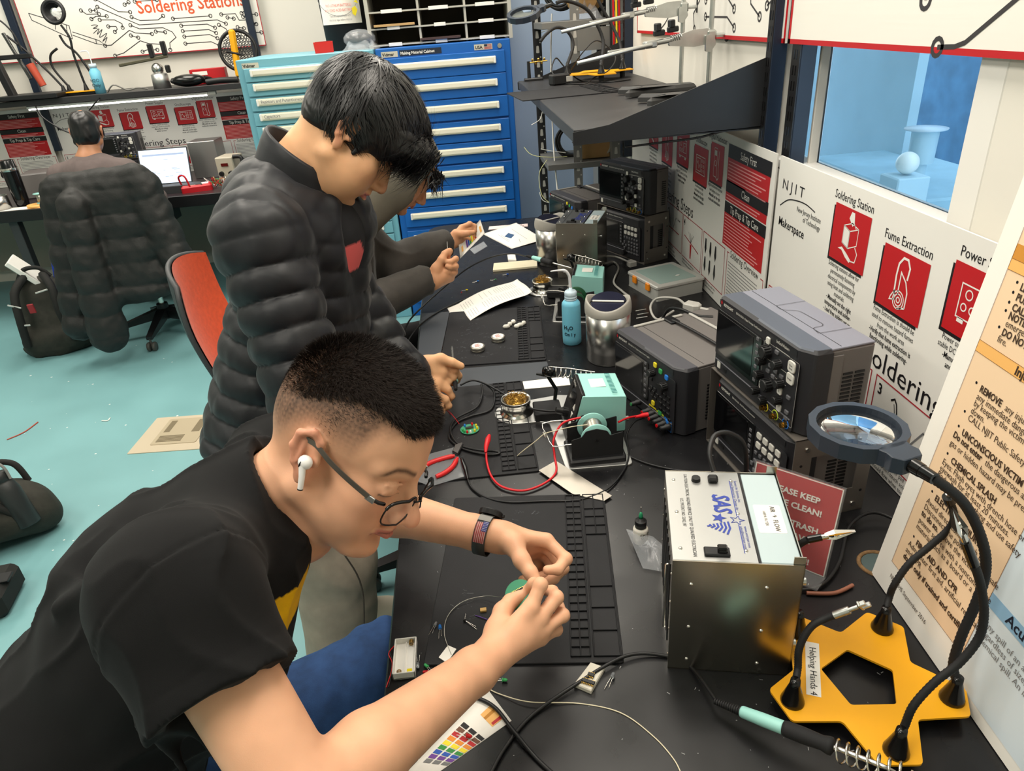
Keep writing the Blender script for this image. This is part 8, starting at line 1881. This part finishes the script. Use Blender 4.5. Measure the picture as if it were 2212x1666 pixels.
Hd = Field(); B3 = H3.B; Hd.ell(H3.w(-.015, 0, .02), nv(.125, .105, .135), B3, .02); Hd.cap(H3.w(-.03, 0, -.06), n1+nv(.02, 0, .0), .115, .12, .06); Hd.ell(H3.w(.06, 0, -.005), nv(.125, .086, .108), B3, .01, True); Hd.cut(H3.w(.075, 0, 0), B3@nv(1, 0, -.18), H3.w(.075, 0, 0), .25); Hd.dis = [lambda P: .003*n3(P, 30)]
skin(Hd, H3.p-.30, H3.p+.26, .006, 'hood', 'hood', per3)
R = np.random.RandomState(6); n = 260; fr_ = np.stack([R.uniform(.06, .115, n), R.uniform(-.07, .07, n), R.uniform(.03, .085, n)], 1); dr = nv(.4, 0, -.8)+R.normal(0, .35, (n, 3)); dr /= np.linalg.norm(dr, axis=1)[:, None]
strands('hair', 'hair_black', per3, H3.p+fr_@B3.T, dr@B3.T, R.uniform(.03, .06, n), R.uniform(.003, .008, n), (R.normal(0, .3, (n, 3)))@B3.T, 5)
K = Field(); K.cap(nv(-.58, 2.28, .57), nv(-.16, 2.22, .60), .09, .075, .03); K.cap(nv(-.58, 2.46, .57), nv(-.18, 2.50, .60), .09, .075, .03); K.cap(nv(-.16, 2.22, .60), nv(-.2, 2.2, .08), .075, .06, .02); K.cap(nv(-.18, 2.50, .60), nv(-.2, 2.5, .08), .075, .06, .02); K.cap(nv(-.56, 2.3, .58), nv(-.56, 2.44, .58), .11, .11, .03)
skin(K, (-.75, 2.05, .0), (-.02, 2.65, .75), .011, 'trousers', 'blackfab', per3)
c3 = [g2(1225, 412, 2.70), g2(1212, 290, 2.70), g2(1405, 62, 2.80), g2(1446, 185, 2.80)]
t, f = sheet('colour_code_card', 'small resistor colour card held by the hooded person', [c3[0], c3[3], c3[2], c3[1]], 'card', None, 4)
nn = (c3[3]-c3[0]).cross(c3[1]-c3[0]).normalized(); nn = nn if nn.dot(V(0, 0, CAM_H)-c3[0]) > 0 else -nn
f2 = lambda u, v: c3[0]*(1-u)*(1-v)+c3[3]*u*(1-v)+c3[2]*u*v+c3[1]*(1-u)*v+nn*.0012
for i, c in enumerate(('chip7', 'chip6', 'chip5', 'chip4', 'chip3', 'chip2')): b = MB(); b.quad(f2(.28+i*.07, .25), f2(.335+i*.07, .25), f2(.335+i*.07, .78), f2(.28+i*.07, .78)); b.build('colour_row', c, t)
for u in (.08, .86): b = MB(); b.quad(f2(u, .3), f2(u+.07, .3), f2(u+.07, .7), f2(u, .7)); b.build('resistor_drawing', 'tan', t)
cable('bare_lead', 'thin bare wire pinched upright by the hooded person', [g2(1112, 330, 2.43), g2(1108, 290, 2.43), g2(1107, 258, 2.43)], .001, 'chrome', 'wire')

# ================================================================ seated person at the back bench
per4 = thing('person', 'person with short black hair seated with their back to us at the laptop', 'person')
H4 = Head((-2.27, 4.72, 1.225), (-.25, .95, -.12), (0, .1, 1), 1.02)
F = Field(); H4.sculpt(F); n1 = nv(-2.27, 4.64, 1.06); F.cap(H4.w(-.03, 0, -.05), n1, .056, .06, .03); F.cap(n1, nv(-2.25, 4.62, .85), .08, .12, .04)
for sx, ex, hx in ((-2.47, -2.56, -2.36), (-2.06, -1.98, -2.12)): arm(F, nv(sx, 4.62, 1.0), nv(ex, 4.74, .80), nv(hx, 4.98, .80)); F.cap(n1, nv(sx, 4.62, 1.0), .06, .055, .03); F.ell(nv(hx, 5.05, .785), nv(.04, .07, .02), None, .02)
skin(F, (-2.75, 4.45, .66), (-1.80, 5.16, 1.42), .0065, 'body', 'skin_a', per4, face_paint(H4, (176, 124, 92)))
HF = Field(); B4 = H4.B; HF.ell(H4.w(-.022, 0, .045), nv(.100, .084, .090), B4, .02); HF.ell(H4.w(-.055, 0, -.01), nv(.062, .078, .072), B4, .02); HF.cap(H4.w(.0, -.075, .02), H4.w(.01, -.078, -.02), .016, .01, .01); HF.cap(H4.w(.0, .075, .02), H4.w(.01, .078, -.05), .016, .012, .01); HF.cap(H4.w(.04, .05, -.09), H4.w(.0, .06, -.06), .02, .018, .01)
HF.ell(H4.w(-.03, .01, .142), nv(.05, .05, .022), B4, .02, True); HF.dis = [lambda P: .0018*np.sin(n3(P*nv(1, 1, .5), 70)*4)]
skin(HF, H4.p-.2, H4.p+.2, .005, 'hair', 'hair_black', per4)
mat('taupe', (98, 86, 84), .85, noise=(25, .1)); T = Field(); T.cap(nv(-2.26, 4.62, .98), nv(-2.25, 4.60, .52), .135, .145, .04, w=nv(1, 0, 0), sq=1.4); T.cap(n1+nv(0, -.0, -.02), nv(-2.26, 4.62, .95), .078, .12, .05)
for sx, ex, hx in ((-2.46, -2.56, -2.36), (-2.07, -1.98, -2.12)): T.cap(nv(-2.26, 4.62, 1.0), nv(sx, 4.62, .99), .08, .075, .04); T.cap(nv(sx, 4.62, .99), nv(ex, 4.74, .80), .075, .06, .03); T.cap(nv(ex, 4.74, .80), nv(hx, 4.95, .80), .058, .045, .02)
T.dis = [lambda P: .006*n3(P, 26)]; skin(T, (-2.75, 4.40, .44), (-1.80, 5.10, 1.16), .009, 'shirt', 'taupe', per4)
K = Field()
for x in (-2.37, -2.13): K.cap(nv(x, 4.62, .50), nv(x, 5.02, .50), .085, .07, .03); K.cap(nv(x, 5.02, .50), nv(x, 5.06, .08), .07, .055, .02)
skin(K, (-2.5, 4.5, 0), (-1.98, 5.2, .62), .011, 'trousers', 'blackfab', per4)
# padded coat over the chair
J = Field(); wx = nv(1, 0, .0)
J.cap(nv(-2.02, 4.09, .98), nv(-2.05, 4.06, .42), .075, .085, .05, w=wx, sq=3.4, puff=(.135, .011, .02, .003))
J.cap(nv(-2.24, 4.12, .98), nv(-2.34, 4.02, .24), .085, .085, .03, puff=(.135, .012, .0, .003)); J.cap(nv(-1.78, 4.12, 1.0), nv(-1.66, 4.04, .44), .085, .08, .03, puff=(.135, .012, .05, .003)); J.cap(nv(-2.12, 4.0, .94), nv(-2.16, 3.96, .20), .08, .105, .03, puff=(.135, .012, .06, .003))
J.cap(nv(-2.22, 4.11, 1.03), nv(-1.80, 4.11, 1.05), .06, .06, .05); J.dis = [lambda P: .006*n3(P, 34)+.003*n3(P, 80)]
tag(skin(J, (-2.60, 3.80, .05), (-1.45, 4.40, 1.20), .0095, 'padded_coat', mat('coat', (28, 28, 27), .6, noise=(12, .15), bump=(120, .3, (1, 1, 1), .003)).name, None), 'black padded winter coat draped over the swivel chair back', 'coat')

# ================================================================ backpacks on the floor
mat('packcloth', (44, 43, 36), .8, noise=(40, .18), bump=(700, .4, (1, 1, 1), .001)); mat('packdark', (26, 26, 24), .8, bump=(500, .3)); mat('silver', (190, 190, 186), .4)
t = thing('backpack', 'black backpack with grey reflective tabs standing under the back bench', 'backpack', (-2.66, 4.30, 0), 14)
B_ = Field(); B_.cap(nv(0, 0, .12), nv(-.01, .06, .36), .115, .105, .04, w=nv(1, 0, 0), sq=1.6); B_.cap(nv(-.10, -.07, .10), nv(.10, -.07, .10), .075, .075, .03); B_.cap(nv(0, 0, .05), nv(0, .0, .06), .13, .12, .03, w=nv(1, 0, 0), sq=1.6); B_.cut(nv(0, 0, .005), nv(0, 0, -1), nv(0, 0, 0), .6); B_.dis = [lambda P: .005*n3(P, 40)]
skin(B_, (-.3, -.22, -.03), (.3, .26, .56), .008, 'bag_body', 'packcloth', t)
for s in (-1, 1): MB().tube(cr([(s*.05, .0, .49), (s*.10, -.10, .42), (s*.11, -.15, .28), (s*.13, -.14, .10)], 8), .024, 8).build('shoulder_strap', 'packdark', t)
MB().tube(cr([(-.09, .0, .47), (-.04, .0, .53), (.04, .0, .53), (.09, .0, .47)], 6), .013, 8).build('grab_handle', 'packdark', t)
for p, rz in (((-.11, -.152, .36), 25), ((.05, -.13, .42), -10), ((-.10, -.162, .24), 5)): MB().box((0, 0, 0), (.07, .006, .010), .002, 0, Tm(*p) @ Ry(rz)).build('reflective_tab', 'silver', t)
MB().box((-.02, -.128, .36), (.035, .01, .06), .003, 0, Rx(8)).build('badge', mat('badgered', (150, 40, 44), .6), t)
tag(MB(Tm(-2.70, 4.38, .46) @ Rz(20) @ Ry(-38)).box((0, 0, .03), (.03, .20, .26), .004).build('papers', 'white'), 'white papers sticking out of the backpack', 'papers'); tag(MB(Tm(-2.52, 4.40, .42) @ Rz(10) @ Ry(10)).box((0, 0, .0), (.16, .012, .26), .002).build('folder', mat('folderblue', (34, 70, 190), .5)), 'blue folder sticking out of the backpack', 'folder')
t = thing('backpack', 'grey-black bag lying on the floor at the left picture edge', 'backpack', (-1.95, 2.30, 0), 20)
B_ = Field(); B_.cap(nv(-.20, 0, .13), nv(.10, .02, .12), .12, .10, .04, w=nv(0, 1, 0), sq=1.4); B_.cap(nv(.08, .06, .10), nv(.16, .0, .09), .10, .085, .04); B_.cut(nv(0, 0, .003), nv(0, 0, -1), nv(0, 0, 0), .6); B_.dis = [lambda P: .006*n3(P, 36)]
skin(B_, (-.42, -.26, -.03), (.36, .28, .32), .009, 'bag_body', 'packcloth', t)
for y in (-.08, .09): MB().tube(cr([(-.28, y, .18), (-.12, y, .262), (.04, y*1.1, .232), (.15, y*1.2, .13)], 8), .017, 8).build('strap', 'packdark', t)
MB().tube(cr([(.0, .12, .20), (.04, .14, .27), (.12, .12, .26), (.15, .10, .18)], 6), .012, 8).build('grab_handle', 'packdark', t)
t = thing('drink_bottle', 'black insulated bottle with a carry loop in the side of the bag', 'bottle', mtx=Matrix.Translation((-1.775, 2.265, .10)) @ Rx(-8) @ Ry(-14))
MB().lathe([(0, 0), (.038, 0), (.040, .004), (.040, .15), (.032, .185), (.028, .19), (.030, .192), (.030, .222), (.024, .228), (0, .23)], None, 30).build('bottle_body', mat('flask', (40, 42, 42), .45), t); MB().tube(cr([(-.034, 0, .19), (-.036, 0, .235), (-.02, 0, .262), (.02, 0, .262), (.036, 0, .235), (.034, 0, .19)], 6), .005, 8).build('carry_loop', 'grey', t)
t = thing('black_case', 'black strapped case on the floor below the bag at the left edge', 'case', (-1.86, 1.93, 0), 10); MB().box((0, 0, .05), (.34, .20, .10), .02).build('case_body', 'packdark', t); MB().box((.05, 0, .102), (.26, .05, .01), .003).build('strap', 'black', t)
flush_text()
